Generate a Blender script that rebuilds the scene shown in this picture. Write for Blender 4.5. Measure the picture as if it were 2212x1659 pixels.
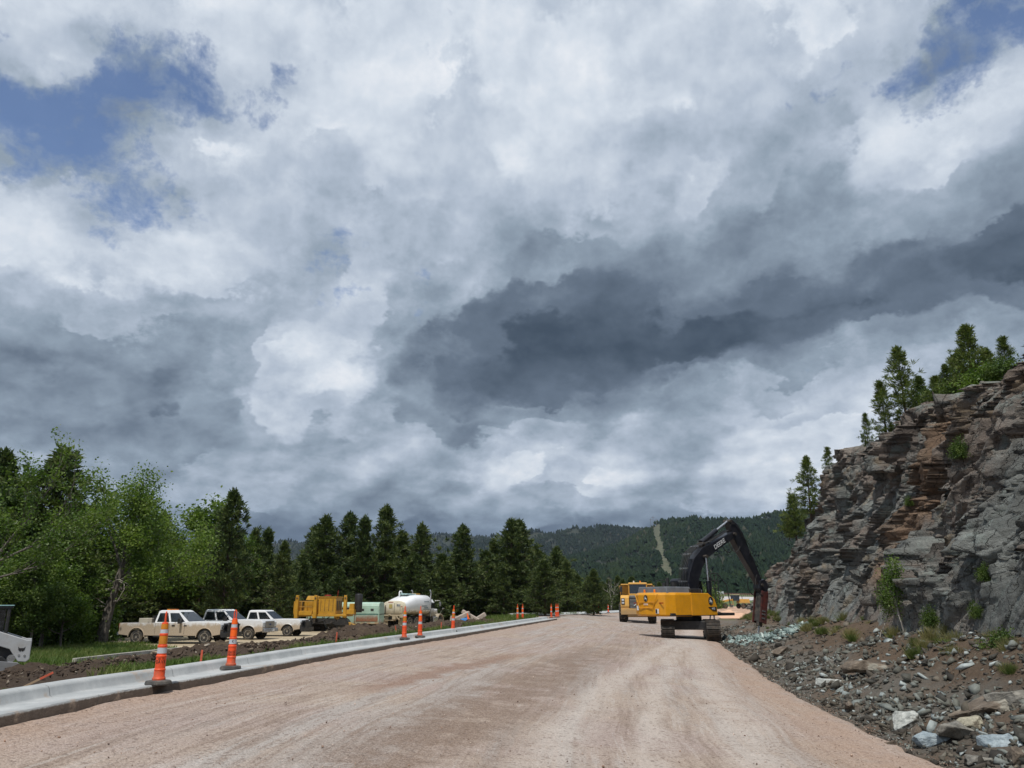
import bpy, bmesh, math, random
import numpy as np
from mathutils import Vector, Matrix
R_ = math.radians
scene = bpy.context.scene
for o in list(bpy.data.objects): bpy.data.objects.remove(o)

# ------------------------------------------------------------------ camera
PITCH = 15.8
cam_d = bpy.data.cameras.new('camera'); cam = bpy.data.objects.new('camera', cam_d)
scene.collection.objects.link(cam)
cam.location = (0, 0, 1.45); cam.rotation_euler = (R_(90+PITCH), 0, 0)
cam_d.sensor_width = 36; cam_d.lens = 27.05; cam_d.clip_start = .1; cam_d.clip_end = 20000
scene.camera = cam
scene.render.resolution_x = 1024; scene.render.resolution_y = 768
scene.view_settings.view_transform = 'Standard'; scene.view_settings.look = 'None'
scene.view_settings.exposure = 0.0; scene.view_settings.gamma = 1
scene.cycles.max_bounces = 6; scene.cycles.transparent_max_bounces = 8
scene.cycles.sample_clamp_indirect = 6
SP, CP = math.sin(R_(PITCH)), math.cos(R_(PITCH))
def ray(u, v):                      # direction through a point of the 2211 x 1659 sheet the measurements were taken on
    yy = (829-v)/1661
    return Vector(((u-1105)/1661, CP-yy*SP, SP+yy*CP))
def at_z(u, v, z):
    d = ray(u, v); t = (z-1.45)/d.z
    return Vector((d.x*t, d.y*t, z))
def at_t(u, v, t):
    d = ray(u, v); return Vector((d.x*t, d.y*t, 1.45+d.z*t))

# ------------------------------------------------------------------ sun
SUN_EL, SUN_AZ = 65, -165           # azimuth clockwise from +Y
sun_d = bpy.data.lights.new('sun', 'SUN'); sun_d.energy = 3.6; sun_d.angle = R_(.5); sun_d.color = (1, .955, .89)
sun = bpy.data.objects.new('sun', sun_d); scene.collection.objects.link(sun)
_sd = Vector((math.sin(R_(SUN_AZ))*math.cos(R_(SUN_EL)), math.cos(R_(SUN_AZ))*math.cos(R_(SUN_EL)), math.sin(R_(SUN_EL))))
sun.rotation_euler = _sd.to_track_quat('Z', 'Y').to_euler()

# ------------------------------------------------------------------ node helper
class NT:
    def __init__(s, nt): s.nt = nt; nt.nodes.clear()
    def n(s, typ, **kw):
        nd = s.nt.nodes.new(typ); ins = kw.pop('ins', {})
        for k, v in kw.items(): setattr(nd, k, v)
        for k, v in ins.items(): s.put(nd.inputs[k], v)
        return nd
    def put(s, sock, v):
        if isinstance(v, bpy.types.NodeSocket): s.nt.links.new(v, sock)
        elif isinstance(v, bpy.types.Node): s.nt.links.new(v.outputs[0], sock)
        else:
            if hasattr(sock.default_value, '__len__') and len(sock.default_value) == 4 and len(v) == 3: v = (*v, 1)
            sock.default_value = v
    def m(s, op, a, b=0, c=0, clamp=False):
        nd = s.nt.nodes.new('ShaderNodeMath'); nd.operation = op; nd.use_clamp = clamp
        s.put(nd.inputs[0], a); s.put(nd.inputs[1], b); s.put(nd.inputs[2], c); return nd.outputs[0]
    def vm(s, op, a, b=(0, 0, 0), scale=None):
        nd = s.nt.nodes.new('ShaderNodeVectorMath'); nd.operation = op
        s.put(nd.inputs[0], a); s.put(nd.inputs[1], b)
        if scale is not None: s.put(nd.inputs['Scale'], scale)
        return nd.outputs['Value'] if op in ('LENGTH', 'DOT_PRODUCT', 'DISTANCE') else nd.outputs[0]
    def xyz(s, x, y, z=0): return s.n('ShaderNodeCombineXYZ', ins={0: x, 1: y, 2: z}).outputs[0]
    def sep(s, v): return s.n('ShaderNodeSeparateXYZ', ins={0: v}).outputs
    def noise(s, vec, scale, detail=4, rough=.55, dist=0, col=False):
        nd = s.n('ShaderNodeTexNoise', ins={'Vector': vec, 'Scale': scale, 'Detail': detail, 'Roughness': rough, 'Distortion': dist})
        return nd.outputs['Color' if col else 'Fac']
    def voro(s, vec, scale, feature='F1', out='Distance', rand=1):
        nd = s.n('ShaderNodeTexVoronoi', feature=feature, ins={'Vector': vec, 'Scale': scale, 'Randomness': rand}); return nd.outputs[out]
    def rng(s, v, a, b, c=0, d=1, smooth=True):
        nd = s.n('ShaderNodeMapRange', interpolation_type='SMOOTHSTEP' if smooth else 'LINEAR', ins={0: v, 1: a, 2: b, 3: c, 4: d}); return nd.outputs[0]
    def mix(s, f, a, b, mode='MIX'):
        nd = s.nt.nodes.new('ShaderNodeMix'); nd.data_type = 'RGBA'; nd.blend_type = mode
        s.put(nd.inputs[0], f); s.put(nd.inputs[6], a); s.put(nd.inputs[7], b); return nd.outputs[2]
    def ramp(s, f, stops, interp='LINEAR'):
        nd = s.nt.nodes.new('ShaderNodeValToRGB'); cr = nd.color_ramp; cr.interpolation = interp
        while len(cr.elements) < len(stops): cr.elements.new(.5)
        for i, (p, c) in enumerate(stops):
            cr.elements[i].position = p
        for i, (p, c) in enumerate(stops):
            cr.elements[i].color = (*c, 1) if len(c) == 3 else c
        s.put(nd.inputs[0], f); return nd.outputs[0]
def lin(r, g, b):
    return tuple(((c/255+.055)/1.055)**2.4 if c > 10 else c/255/12.92 for c in (r, g, b))

# ------------------------------------------------------------------ sky: broken cloud deck over a Nishita sky
# brightness of the cloud deck (0-99) and openness to the blue (0-9) every 100 x 75 units
SKY_L = """74 76 76 78 76 80 76 76 76 76 78 80 80 78 74 76 76 78 78 76 74 60 58
72 70 58 62 68 80 74 78 76 78 76 80 80 80 74 72 70 72 76 72 62 54 50
52 72 70 50 60 80 66 74 80 86 80 80 80 86 72 70 70 74 66 60 54 50 84
48 48 54 52 56 62 62 82 86 78 70 76 82 84 74 74 64 68 58 76 57 91 68
68 54 48 66 66 76 84 74 68 72 78 76 78 78 62 62 66 66 64 84 91 77 56
54 58 62 66 66 78 70 64 66 76 72 74 76 76 68 78 62 54 54 72 62 54 54
82 72 56 56 60 68 62 58 62 68 74 66 68 66 60 60 52 54 58 56 56 54 46
86 86 58 82 78 74 68 60 66 66 68 50 50 56 58 52 44 50 52 46 42 38 34
64 72 78 76 72 72 68 64 74 58 56 43 53 41 43 49 49 49 47 41 35 35 37
56 62 66 62 58 58 66 66 68 60 50 39 32 34 36 39 36 33 33 35 47 53 49
47 45 47 49 50 54 80 78 66 42 40 34 29 31 28 28 30 46 64 68 60 58 54
46 47 49 49 49 64 66 84 80 44 38 32 32 35 42 54 64 54 56 62 60 56 50
53 49 47 47 47 56 78 58 62 52 44 52 56 58 62 56 66 60 78 90 88 76 62
57 54 47 44 48 53 53 53 59 63 61 71 75 65 63 59 85 93 91 81 75 69 65
63 69 67 61 75 71 71 61 65 63 71 87 63 87 77 63 75 81 73 71 69 69 67
47 47 45 45 45 47 45 41 41 39 43 43 39 41 45 47 49 55 55 53 51 51 51
40 40 38 38 38 38 38 37 37 37 37 38 38 38 39 40 42 44 46 46 46 46 46"""
SKY_B = """0 0 1 1 1 0 1 0 1 1 0 0 0 0 0 0 0 0 0 0 1 5 6
0 1 5 4 5 0 1 0 1 0 1 0 0 0 0 0 0 0 0 1 5 7 7
8 0 1 9 5 0 5 1 0 0 0 0 0 0 0 0 0 0 3 5 6 8 0
9 9 8 8 6 4 5 0 0 0 0 0 0 0 0 0 0 0 4 1 8 0 0
0 8 9 3 3 0 0 0 0 0 0 0 0 0 0 0 0 0 1 0 0 0 0
6 5 3 2 3 0 0 0 0 0 0 0 0 0 0 0 0 0 0 0 0 0 0
0 1 7 7 5 1 0 2 0 0 0 0 0 0 0 0 0 0 0 0 0 0 0
0 0 5 0 0 0 0 5 2 1 0 0 0 0 0 0 0 0 0 0 0 0 0
0 0 0 0 0 0 3 3 0 4 1 0 0 0 0 0 0 0 0 0 0 0 0
0 0 0 0 0 0 0 1 2 4 0 0 0 0 0 0 0 0 0 0 1 0 0
0 0 0 0 0 0 0 1 0 0 0 0 0 0 0 0 0 0 1 1 0 0 0
0 0 0 0 0 0 0 0 0 0 0 0 0 0 0 0 0 0 0 0 0 0 0
0 0 0 0 0 0 0 0 0 0 0 0 0 0 0 0 0 0 0 0 0 0 0
0 0 0 0 0 0 0 0 0 0 0 0 0 0 0 0 0 0 0 0 0 0 0
0 0 0 0 0 0 0 0 0 0 0 0 0 0 0 0 0 0 0 0 0 0 0
1 1 1 1 1 1 1 1 1 1 1 1 1 1 1 1 1 1 1 1 1 1 1
1 1 1 1 1 1 1 1 1 1 1 1 1 1 1 1 1 1 1 1 1 1 1"""
_SL = np.array([[float(c) for c in r.split()] for r in SKY_L.split('\n')])/99
_SB = np.array([[float(c) for c in r.split()] for r in SKY_B.split('\n')])/9
def _bil(A, u, v):
    x = min(max(u/100, 0), A.shape[1]-1.001); y = min(max(v/75, 0), A.shape[0]-1.001)
    i, j = int(y), int(x); fy, fx = y-i, x-j
    return (A[i, j]*(1-fx)+A[i, j+1]*fx)*(1-fy)+(A[i+1, j]*(1-fx)+A[i+1, j+1]*fx)*fy
AZ0, AZ1, NAZ, EL0, EL1, NEL = -38, 38, 30, 0, 44, 21
def build_sky():
    w = bpy.data.worlds.new('World'); scene.world = w; w.use_nodes = True
    T = NT(w.node_tree)
    d = T.n('ShaderNodeTexCoord').outputs['Generated']
    x, y, z = T.sep(d)[0:3]
    deg = 180/math.pi
    az = T.m('MULTIPLY', T.m('ARCTAN2', x, y), deg)
    el = T.m('MULTIPLY', T.m('ARCSINE', z), deg)
    # billowing: the deck is seen at a slant, so its forms flatten towards the horizon
    ely = T.m('MULTIPLY', T.m('LOGARITHM', T.m('MULTIPLY_ADD', T.m('MAXIMUM', el, -5), 1/7, 1), math.e), 12)
    ely = T.m('MULTIPLY_ADD', el, .9, ely)
    q = T.xyz(az, ely, 3.7)
    wn = T.noise(q, .19, 9, .60, col=True)
    wv = T.vm('SUBTRACT', wn, (.5, .5, .5))
    amp = T.rng(el, 0, 22, .30, 1, smooth=False)
    wx, wy = T.sep(wv)[0:2]
    az2 = T.m('MULTIPLY_ADD', wx, 6.5, az)
    el2 = T.m('MULTIPLY_ADD', T.m('MULTIPLY', wy, amp), 5.5, el)
    fx = T.rng(az2, AZ0, AZ1, 0, 1, smooth=False)
    res = None
    for r in range(NEL):
        e = EL0+(EL1-EL0)*r/(NEL-1)
        stops = []
        for c in range(NAZ):
            a = AZ0+(AZ1-AZ0)*c/(NAZ-1)
            dd = Vector((math.sin(R_(a))*math.cos(R_(e)), math.cos(R_(a))*math.cos(R_(e)), math.sin(R_(e))))
            f = dd.y*CP+dd.z*SP; up = -dd.y*SP+dd.z*CP
            u, v = 1105+1661*dd.x/f, 829-1661*up/f
            stops.append((c/(NAZ-1), (_bil(_SL, u, v), _bil(_SB, u, v), 0)))
        rc = T.ramp(fx, stops, 'CARDINAL')
        if res is None: res = rc
        else:
            e0 = EL0+(EL1-EL0)*(r-1)/(NEL-1)
            res = T.mix(T.rng(el2, e0, e, smooth=False), res, rc)
    L, B = T.sep(res)[0:2]
    # away from this stretch of sky: even, softly broken cloud
    side = T.m('MULTIPLY', T.rng(T.m('ABSOLUTE', az), 40, 52, 1, 0), T.rng(el, 42, 50, 1, 0))
    L = T.m('ADD', T.m('MULTIPLY', L, side), T.m('MULTIPLY', T.m('SUBTRACT', 1, side), .64))
    B = T.m('ADD', T.m('MULTIPLY', B, side), T.m('MULTIPLY', T.m('SUBTRACT', 1, side), .18))
    # overlapping decks: billowing outlines where one bank of cloud stands against the next
    acc = 0.0; rim = 0.0
    for k, (t, sd) in enumerate(((.37, 11.0), (.47, 23.0), (.565, 37.0), (.665, 51.0), (.77, 65.0))):
        nk = T.noise(T.vm('ADD', q, (sd, sd*.7, 0)), .17, 9, .60)
        soft = T.m('MULTIPLY', T.rng(T.noise(T.vm('ADD', q, (0, sd, 5)), .12, 2, .5), .38, .60, .012, .095), T.rng(el, 16, 34, 1, 1.5))
        v = T.m('SUBTRACT', T.m('ADD', L, T.m('MULTIPLY', T.m('SUBTRACT', nk, .5), (.20, .26, .40, .42, .42)[k])), t)
        s_ = T.n('ShaderNodeMapRange', interpolation_type='SMOOTHSTEP', ins={0: v, 1: T.m('MULTIPLY', soft, -1), 2: soft, 3: 0, 4: 1}).outputs[0]
        acc = T.m('ADD', acc, s_)
        rim = T.m('ADD', rim, T.m('MULTIPLY', s_, T.rng(v, .0, .10, 1, 0)))
    Lc = T.m('MULTIPLY_ADD', acc, .105, .315)
    L = T.m('ADD', T.m('ADD', T.m('MULTIPLY', L, .44), T.m('MULTIPLY', Lc, .57)), T.m('MULTIPLY', rim, .04))
    # relief: same noise read a little way towards the light gives lit and shaded flanks
    n1 = T.noise(q, .13, 8, .52)
    n2 = T.noise(T.vm('ADD', q, (-.9, 1.5, 0)), .13, 8, .52)
    rel = T.m('SUBTRACT', n1, n2)
    n3 = T.noise(q, .42, 7, .6)
    relamp = T.rng(L, .3, .75, .18, .38)
    L = T.m('ADD', L, T.m('MULTIPLY', T.m('MULTIPLY', rel, relamp), T.rng(el, 4, 20, 2.0, 1)))
    L = T.m('ADD', L, T.m('MULTIPLY', T.m('SUBTRACT', n3, .5), .07))
    vq = T.vm('ADD', q, T.vm('SCALE', wv, scale=9.0))
    vo = T.n('ShaderNodeTexVoronoi', feature='F1', normalize=True, ins={'Vector': vq, 'Scale': .17, 'Detail': 2.6, 'Roughness': .52, 'Lacunarity': 2.3}).outputs['Distance']
    vo2 = T.n('ShaderNodeTexVoronoi', feature='F1', normalize=True, ins={'Vector': T.vm('ADD', vq, (-.5, .9, 0)), 'Scale': .17, 'Detail': 2.6, 'Roughness': .52, 'Lacunarity': 2.3}).outputs['Distance']
    L = T.m('ADD', L, T.m('MULTIPLY', T.m('SUBTRACT', vo2, vo), T.m('MULTIPLY', T.rng(L, .25, .75, .08, .30), T.rng(el, 16, 34, 1, .5))))
    nb = T.noise(q, .26, 9, .66, .15)
    B2 = T.m('ADD', B, T.m('MULTIPLY', T.m('SUBTRACT', nb, .5), 1.9))
    Bm = T.m('MULTIPLY', T.m('ADD', T.m('MULTIPLY', T.rng(B2, .34, .58), .5), T.m('MULTIPLY', T.rng(B2, .52, .80), .42)), 1.0)
    col = T.ramp(L, [(.0, lin(36, 47, 60)), (.30, lin(62, 76, 92)), (.45, lin(100, 114, 131)), (.60, lin(146, 161, 177)),
                     (.72, lin(180, 192, 208)), (.84, lin(212, 221, 232)), (.95, lin(240, 243, 248))])
    low = T.rng(el, .5, 8, .48, 0)
    col = T.mix(low, col, T.mix(1, col, (.80, .97, 1.22), 'MULTIPLY'))
    sky = T.n('ShaderNodeTexSky', sky_type='NISHITA', sun_disc=False, sun_elevation=R_(SUN_EL), sun_rotation=R_(SUN_AZ), altitude=1500, air_density=1.0, dust_density=.6)
    blue = T.mix(1, sky.outputs[0], (1.25, 1.28, 1.38), 'MULTIPLY')
    cl = T.vm('SCALE', col, scale=10.0)
    fin = T.mix(Bm, cl, blue)
    ground = T.rng(z, -.03, 0)
    bg = T.n('ShaderNodeBackground', ins={'Color': fin, 'Strength': .1})
    out = T.n('ShaderNodeOutputWorld', ins={0: bg.outputs[0]})
    w.cycles.sampling_method = 'MANUAL'; w.cycles.sample_map_resolution = 512
build_sky()
# ------------------------------------------------------------------ object helpers
COL = scene.collection
def tag(o, label=None, cat=None, group=None, kind=None):
    if label: o['label'] = label
    if cat: o['category'] = cat
    if group: o['group'] = group
    if kind: o['kind'] = kind
    return o
def empty(name, loc=(0, 0, 0), rz=0, label=None, cat=None, group=None):
    o = bpy.data.objects.new(name, None); COL.objects.link(o); o.location = loc; o.rotation_euler = (0, 0, rz)
    o.empty_display_size = .2
    return tag(o, label, cat, group)
def link(name, me, mat=None, parent=None):
    o = bpy.data.objects.new(name, me); COL.objects.link(o)
    if mat is not None and len(me.materials) == 0: me.materials.append(mat)
    if parent is not None: o.parent = parent
    return o
def copy_tree(o, parent=None):
    c = o.copy(); COL.objects.link(c); c.parent = parent
    for ch in list(o.children): copy_tree(ch, c)
    return c
def np_mesh(name, V, F, smooth=False, uv=None):
    """V (n,3), F (m,k) all faces with k corners"""
    V = np.asarray(V, np.float32); F = np.asarray(F, np.int32); k = F.shape[1]
    me = bpy.data.meshes.new(name)
    me.vertices.add(len(V)); me.vertices.foreach_set('co', V.ravel())
    me.loops.add(F.size); me.loops.foreach_set('vertex_index', F.ravel())
    me.polygons.add(len(F)); me.polygons.foreach_set('loop_start', np.arange(0, F.size, k, dtype=np.int32))
    me.polygons.foreach_set('loop_total', np.full(len(F), k, np.int32))
    if smooth: me.polygons.foreach_set('use_smooth', np.ones(len(F), bool))
    if uv is not None:
        ul = me.uv_layers.new(name='UVMap'); ul.data.foreach_set('uv', np.asarray(uv, np.float32)[F.ravel()].ravel())
    me.update(calc_edges=True); return me
def grid_faces(nu, nv):
    i = np.arange(nu-1)[:, None]*nv+np.arange(nv-1)[None, :]
    return np.stack([i, i+nv, i+nv+1, i+1], -1).reshape(-1, 4)
class MB:
    """collects closed shapes for one mesh"""
    def __init__(s, M=None): s.v = []; s.f = []; s.M = M or Matrix()
    def add(s, vs, fs, M=None):
        b = len(s.v); A = s.M @ M if M is not None else s.M
        s.v += [A @ Vector(v) for v in vs]; s.f += [tuple(b+i for i in f) for f in fs]; return s
    def box(s, c, d, M=None, taper=(1, 1), shift=(0, 0)):
        x, y, z = d[0]/2, d[1]/2, d[2]/2; tx, ty = taper; sx, sy = shift
        vs = [(c[0]+a*x, c[1]+b*y, c[2]-z) for a, b in ((-1, -1), (1, -1), (1, 1), (-1, 1))]
        vs += [(c[0]+a*x*tx+sx, c[1]+b*y*ty+sy, c[2]+z) for a, b in ((-1, -1), (1, -1), (1, 1), (-1, 1))]
        return s.add(vs, [(3, 2, 1, 0), (4, 5, 6, 7), (0, 1, 5, 4), (1, 2, 6, 5), (2, 3, 7, 6), (3, 0, 4, 7)], M)
    def prism(s, pts, y0, y1, M=None, pts1=None):
        """profile in x,z extruded along y"""
        n = len(pts); p1 = pts1 or pts
        vs = [(p[0], y0, p[1]) for p in pts]+[(p[0], y1, p[1]) for p in p1]
        fs = [tuple(range(n)), tuple(range(2*n-1, n-1, -1))]+[(i, n+i, n+(i+1) % n, (i+1) % n) for i in range(n)]
        return s.add(vs, fs, M)
    def tube(s, pts, r, n=8, cap=True, M=None):
        pts = [Vector(p) for p in pts]; m = len(pts); rs = r if isinstance(r, (list, tuple)) else [r]*m
        vs = []; up = None
        for i, p in enumerate(pts):
            t = (pts[min(i+1, m-1)]-pts[max(i-1, 0)]); t = t.normalized() if t.length > 1e-9 else Vector((0, 0, 1))
            if up is None: up = Vector((0, 0, 1)) if abs(t.z) < .9 else Vector((1, 0, 0))
            a = up.cross(t)
            if a.length < 1e-4: a = Vector((1, 0, 0)).cross(t)
            a.normalize(); b = t.cross(a); up = b if abs(b.dot(t)) < .5 else up
            for k in range(n):
                an = 2*math.pi*k/n; vs.append(p+(a*math.cos(an)+b*math.sin(an))*rs[i])
        fs = [(i*n+k, i*n+(k+1) % n, (i+1)*n+(k+1) % n, (i+1)*n+k) for i in range(m-1) for k in range(n)]
        if cap: fs += [tuple(range(n-1, -1, -1)), tuple((m-1)*n+k for k in range(n))]
        return s.add(vs, fs, M)
    def cyl(s, a, b, r, n=16, r2=None, M=None): return s.tube([a, b], [r, r if r2 is None else r2], n, True, M)
    def lathe(s, prof, n=20, M=None):
        """profile of (r,z) turned round z"""
        m = len(prof); vs = [(r*math.cos(2*math.pi*k/n), r*math.sin(2*math.pi*k/n), z) for r, z in prof for k in range(n)]
        fs = [(i*n+k, i*n+(k+1) % n, (i+1)*n+(k+1) % n, (i+1)*n+k) for i in range(m-1) for k in range(n)]
        fs += [tuple(range(n-1, -1, -1)), tuple((m-1)*n+k for k in range(n))]
        return s.add(vs, fs, M)
    def loft(s, rings, cap=True, M=None):
        n = len(rings[0]); m = len(rings); vs = [p for r in rings for p in r]
        fs = [(i*n+k, i*n+(k+1) % n, (i+1)*n+(k+1) % n, (i+1)*n+k) for i in range(m-1) for k in range(n)]
        if cap: fs += [tuple(range(n-1, -1, -1)), tuple((m-1)*n+k for k in range(n))]
        return s.add(vs, fs, M)
    def build(s, name, mat, parent=None, bevel=0, smooth=False, seg=2):
        me = bpy.data.meshes.new(name); me.from_pydata([tuple(v) for v in s.v], [], s.f)
        bm = bmesh.new(); bm.from_mesh(me); bmesh.ops.recalc_face_normals(bm, faces=bm.faces); bm.to_mesh(me); bm.free()
        if smooth: me.polygons.foreach_set('use_smooth', [True]*len(me.polygons)); me.set_sharp_from_angle(angle=R_(38))
        o = link(name, me, mat, parent)
        if bevel:
            md = o.modifiers.new('bevel', 'BEVEL'); md.width = bevel; md.segments = seg; md.limit_method = 'ANGLE'; md.angle_limit = R_(40)
        return o
def text(body, name, mat, size, M, parent, depth=.004, align='CENTER'):
    c = bpy.data.curves.new(name, 'FONT'); c.body = body; c.size = size; c.extrude = depth; c.align_x = align; c.align_y = 'CENTER'
    t = bpy.data.objects.new(name, c); COL.objects.link(t); dg = bpy.context.evaluated_depsgraph_get()
    me = bpy.data.meshes.new_from_object(t.evaluated_get(dg)); bpy.data.objects.remove(t)
    me.transform(M); o = link(name, me, None, parent); me.materials.clear(); me.materials.append(mat); return o
def plane_M(origin, xdir, up):
    x = Vector(xdir).normalized(); u = Vector(up).normalized(); n = x.cross(u).normalized(); u = n.cross(x)
    return Matrix(((x.x, u.x, n.x, origin[0]), (x.y, u.y, n.y, origin[1]), (x.z, u.z, n.z, origin[2]), (0, 0, 0, 1)))

# ------------------------------------------------------------------ numpy noise
def _h(ix, iy, seed):
    h = (ix.astype(np.int64)*73856093) ^ (iy.astype(np.int64)*19349663) ^ (seed*83492791+12345)
    h = (h ^ (h >> 13))*1274126177 & 0xffffffff; h = (h ^ (h >> 16))*2246822519 & 0xffffffff
    return ((h ^ (h >> 15)) & 0xffffff)/float(0xffffff)
def vnoise(x, y, seed=0):
    ix, iy = np.floor(x), np.floor(y); fx, fy = x-ix, y-iy; fx = fx*fx*(3-2*fx); fy = fy*fy*(3-2*fy)
    a, b, c, d = _h(ix, iy, seed), _h(ix+1, iy, seed), _h(ix, iy+1, seed), _h(ix+1, iy+1, seed)
    return (a*(1-fx)+b*fx)*(1-fy)+(c*(1-fx)+d*fx)*fy-.5
def fbm(x, y, oct=4, seed=0, gain=.5):
    r = 0; a = 1
    for i in range(oct): r = r+a*vnoise(x, y, seed+i*17); x = x*2.03+5.1; y = y*2.03+1.7; a *= gain
    return r
def facets(x, y, seed=0, slope=1.0, jit=.9):
    """blocky relief: each cell of a jittered grid is a tilted plane"""
    ix, iy = np.floor(x), np.floor(y); best = np.full(x.shape, 9e9); out = np.zeros(x.shape)
    for dx in (-1, 0, 1):
        for dy in (-1, 0, 1):
            cx, cy = ix+dx, iy+dy
            px = cx+.5+(_h(cx, cy, seed)-.5)*jit; py = cy+.5+(_h(cx, cy, seed+1)-.5)*jit
            ex, ey = x-px, y-py; d = np.abs(ex)+np.abs(ey)*.9+.35*np.sqrt(ex*ex+ey*ey)
            v = (_h(cx, cy, seed+2)-.5)+slope*(ex*(_h(cx, cy, seed+3)-.5)+ey*(_h(cx, cy, seed+4)-.5))*2
            m = d < best; best = np.where(m, d, best); out = np.where(m, v, out)
    return out

# ------------------------------------------------------------------ materials
MATS = {}
def new_mat(name):
    m = bpy.data.materials.new(name); m.use_nodes = True; MATS[name] = m
    T = NT(m.node_tree); b = T.n('ShaderNodeBsdfPrincipled'); T.n('ShaderNodeOutputMaterial', ins={0: b.outputs[0]})
    return m, T, b
def bump(T, b, h, strength=.5, dist=.02):
    T.put(b.inputs['Normal'], T.n('ShaderNodeBump', ins={'Strength': strength, 'Distance': dist, 'Height': h}).outputs[0])
def paint(name, c, rough=.45, metal=0, dirt=None, dz=None, var=.12, wear=0, spec=.5, bumps=0):
    """plain coat with uneven tone, optional dust below height dz (and thinly all over)"""
    if name in MATS: return MATS[name]
    m, T, b = new_mat(name); P = T.n('ShaderNodeTexCoord').outputs['Object']
    n = T.noise(P, 2.3, 6, .65); c0 = tuple(k*(1-var) for k in c); c1 = tuple(min(1, k*(1+var)) for k in c)
    col = T.mix(T.rng(n, .35, .65), c0, c1)
    if dirt is not None:
        z = T.sep(P)[2]; n2 = T.noise(P, 3.5, 7, .7); n4 = T.noise(P, 22, 4, .6)
        if dz is not None:
            f = T.rng(T.m('ADD', z, T.m('MULTIPLY', T.m('SUBTRACT', n2, .5), .9)), dz[0], dz[1], 1, 0)
        else: f = 0.0
        f = T.m('MAXIMUM', f, T.m('MULTIPLY', T.rng(n2, .45, .75), wear))
        f = T.m('MULTIPLY', f, T.rng(n4, .2, .6, .75, 1)); col = T.mix(f, col, dirt)
        T.put(b.inputs['Roughness'], T.m('MULTIPLY_ADD', f, .9-rough, rough))
    else: b.inputs['Roughness'].default_value = rough
    T.put(b.inputs['Base Color'], col); b.inputs['Metallic'].default_value = metal; b.inputs['Specular IOR Level'].default_value = spec
    if bumps: bump(T, b, T.noise(P, 30, 4, .6), .5, bumps)
    return m
DUST = (.42, .33, .23)
M_white = paint('white_paint', (.78, .79, .80), .25, dirt=DUST, dz=(1.0, 1.32), wear=.05, var=.03)
M_white2 = paint('white_paint_less_dusty', (.78, .79, .80), .25, dirt=DUST, dz=(.70, 1.12), wear=.04, var=.03)
M_glass = paint('dark_glass', (.012, .016, .02), .06, var=.1, spec=.8, dirt=(.25, .22, .18), wear=.12)
M_tyre = paint('tyre_rubber', (.025, .024, .023), .85, dirt=(.26, .21, .15), wear=.9, var=.2, bumps=.01)
M_rim = paint('rim_metal', (.42, .38, .32), .45, .5, dirt=(.3, .24, .17), wear=.6)
M_black = paint('black_plastic', (.02, .02, .021), .5, dirt=(.16, .13, .1), wear=.3)
M_chrome = paint('bright_steel', (.55, .55, .56), .25, .9, dirt=(.3, .27, .22), wear=.3)
M_lamp = paint('lamp_lens', (.62, .64, .66), .12, .2, var=.15)
M_red = paint('red_lens', (.30, .02, .015), .25, var=.1)
M_amber = paint('amber_lens', (.75, .22, .02), .25, var=.1)
M_yel = paint('machine_yellow', (.66, .29, .008), .35, dirt=(.34, .22, .09), dz=(.55, 1.2), wear=.22, var=.06)
M_yel2 = paint('dusty_yellow', (.66, .35, .06), .5, dirt=(.36, .24, .12), dz=(.8, 1.9), wear=.4, var=.1)
M_ochre = paint('ochre_paint', (.50, .265, .025), .45, dirt=(.16, .1, .05), dz=(.3, .9), wear=.3, var=.12)
M_jet = paint('glossy_black_paint', (.012, .013, .019), .28, dirt=(.13, .12, .11), wear=.18, var=.2)
M_steel = paint('worn_dark_steel', (.07, .062, .055), .55, .5, dirt=(.27, .21, .15), wear=.6, var=.3, bumps=.01)
M_orange = paint('safety_orange', (.80, .085, .018), .42, dirt=(.25, .12, .07), dz=(-.05, .22), wear=.22, var=.08)
M_orange2 = paint('bright_orange_sheeting', (1.0, .14, .01), .35, dirt=(.4, .15, .06), wear=.1, var=.04)
M_amb = paint('faded_amber_sheeting', (.60, .22, .012), .4, dirt=(.3, .13, .05), wear=.3, var=.12)
M_refl = paint('silver_sheeting', (.50, .53, .56), .35, dirt=(.3, .27, .24), wear=.3, var=.06)
M_rubber = paint('recycled_rubber', (.055, .053, .05), .85, dirt=(.2, .17, .14), wear=.7, var=.3, bumps=.01)
M_ink = paint('black_ink', (.02, .018, .018), .6, var=.3)
M_decal = paint('white_decal', (.75, .76, .76), .4, var=.05)
# ------------------------------------------------------------------ lie of the land (metres; road runs +Y and bends right)
_LX = ([-40, -12, 4, 9.84, 12.46, 14.8, 21.1, 28.4, 34.7, 50, 66], [-6.4, -6.35, -6.25, -6.1, -5.93, -5.5, -4.7, -3.35, -2.1, .75, 3.75])
def XL(y):  # road side foot of the gutter, to where the near kerb ends
    return np.interp(y, *_LX)
_LX2 = ([-40, 66, 72, 84, 88, 92.6, 98.4, 112, 135, 195, 260], [-6.4, 3.75, 3.0, 1.8, 5, 8.3, 11.2, 16, 25.5, 47, 72])
def XL2(y): return np.where(np.asarray(y) <= 66, XL(y), np.interp(y, *_LX2))
_RX = ([-40, 4, 10.8, 15.8, 19, 23.3, 31, 38.9, 46, 60, 80, 112, 135, 195, 260], [5.3, 5.6, 5.9, 6.35, 6.75, 7.4, 8.8, 10.2, 11.7, 14.8, 19.6, 29, 40, 64, 92])
def XR(y): return np.interp(y, *_RX)
def sst(a, b, x): t = np.clip((x-a)/(b-a), 0, 1); return t*t*(3-2*t)
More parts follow.
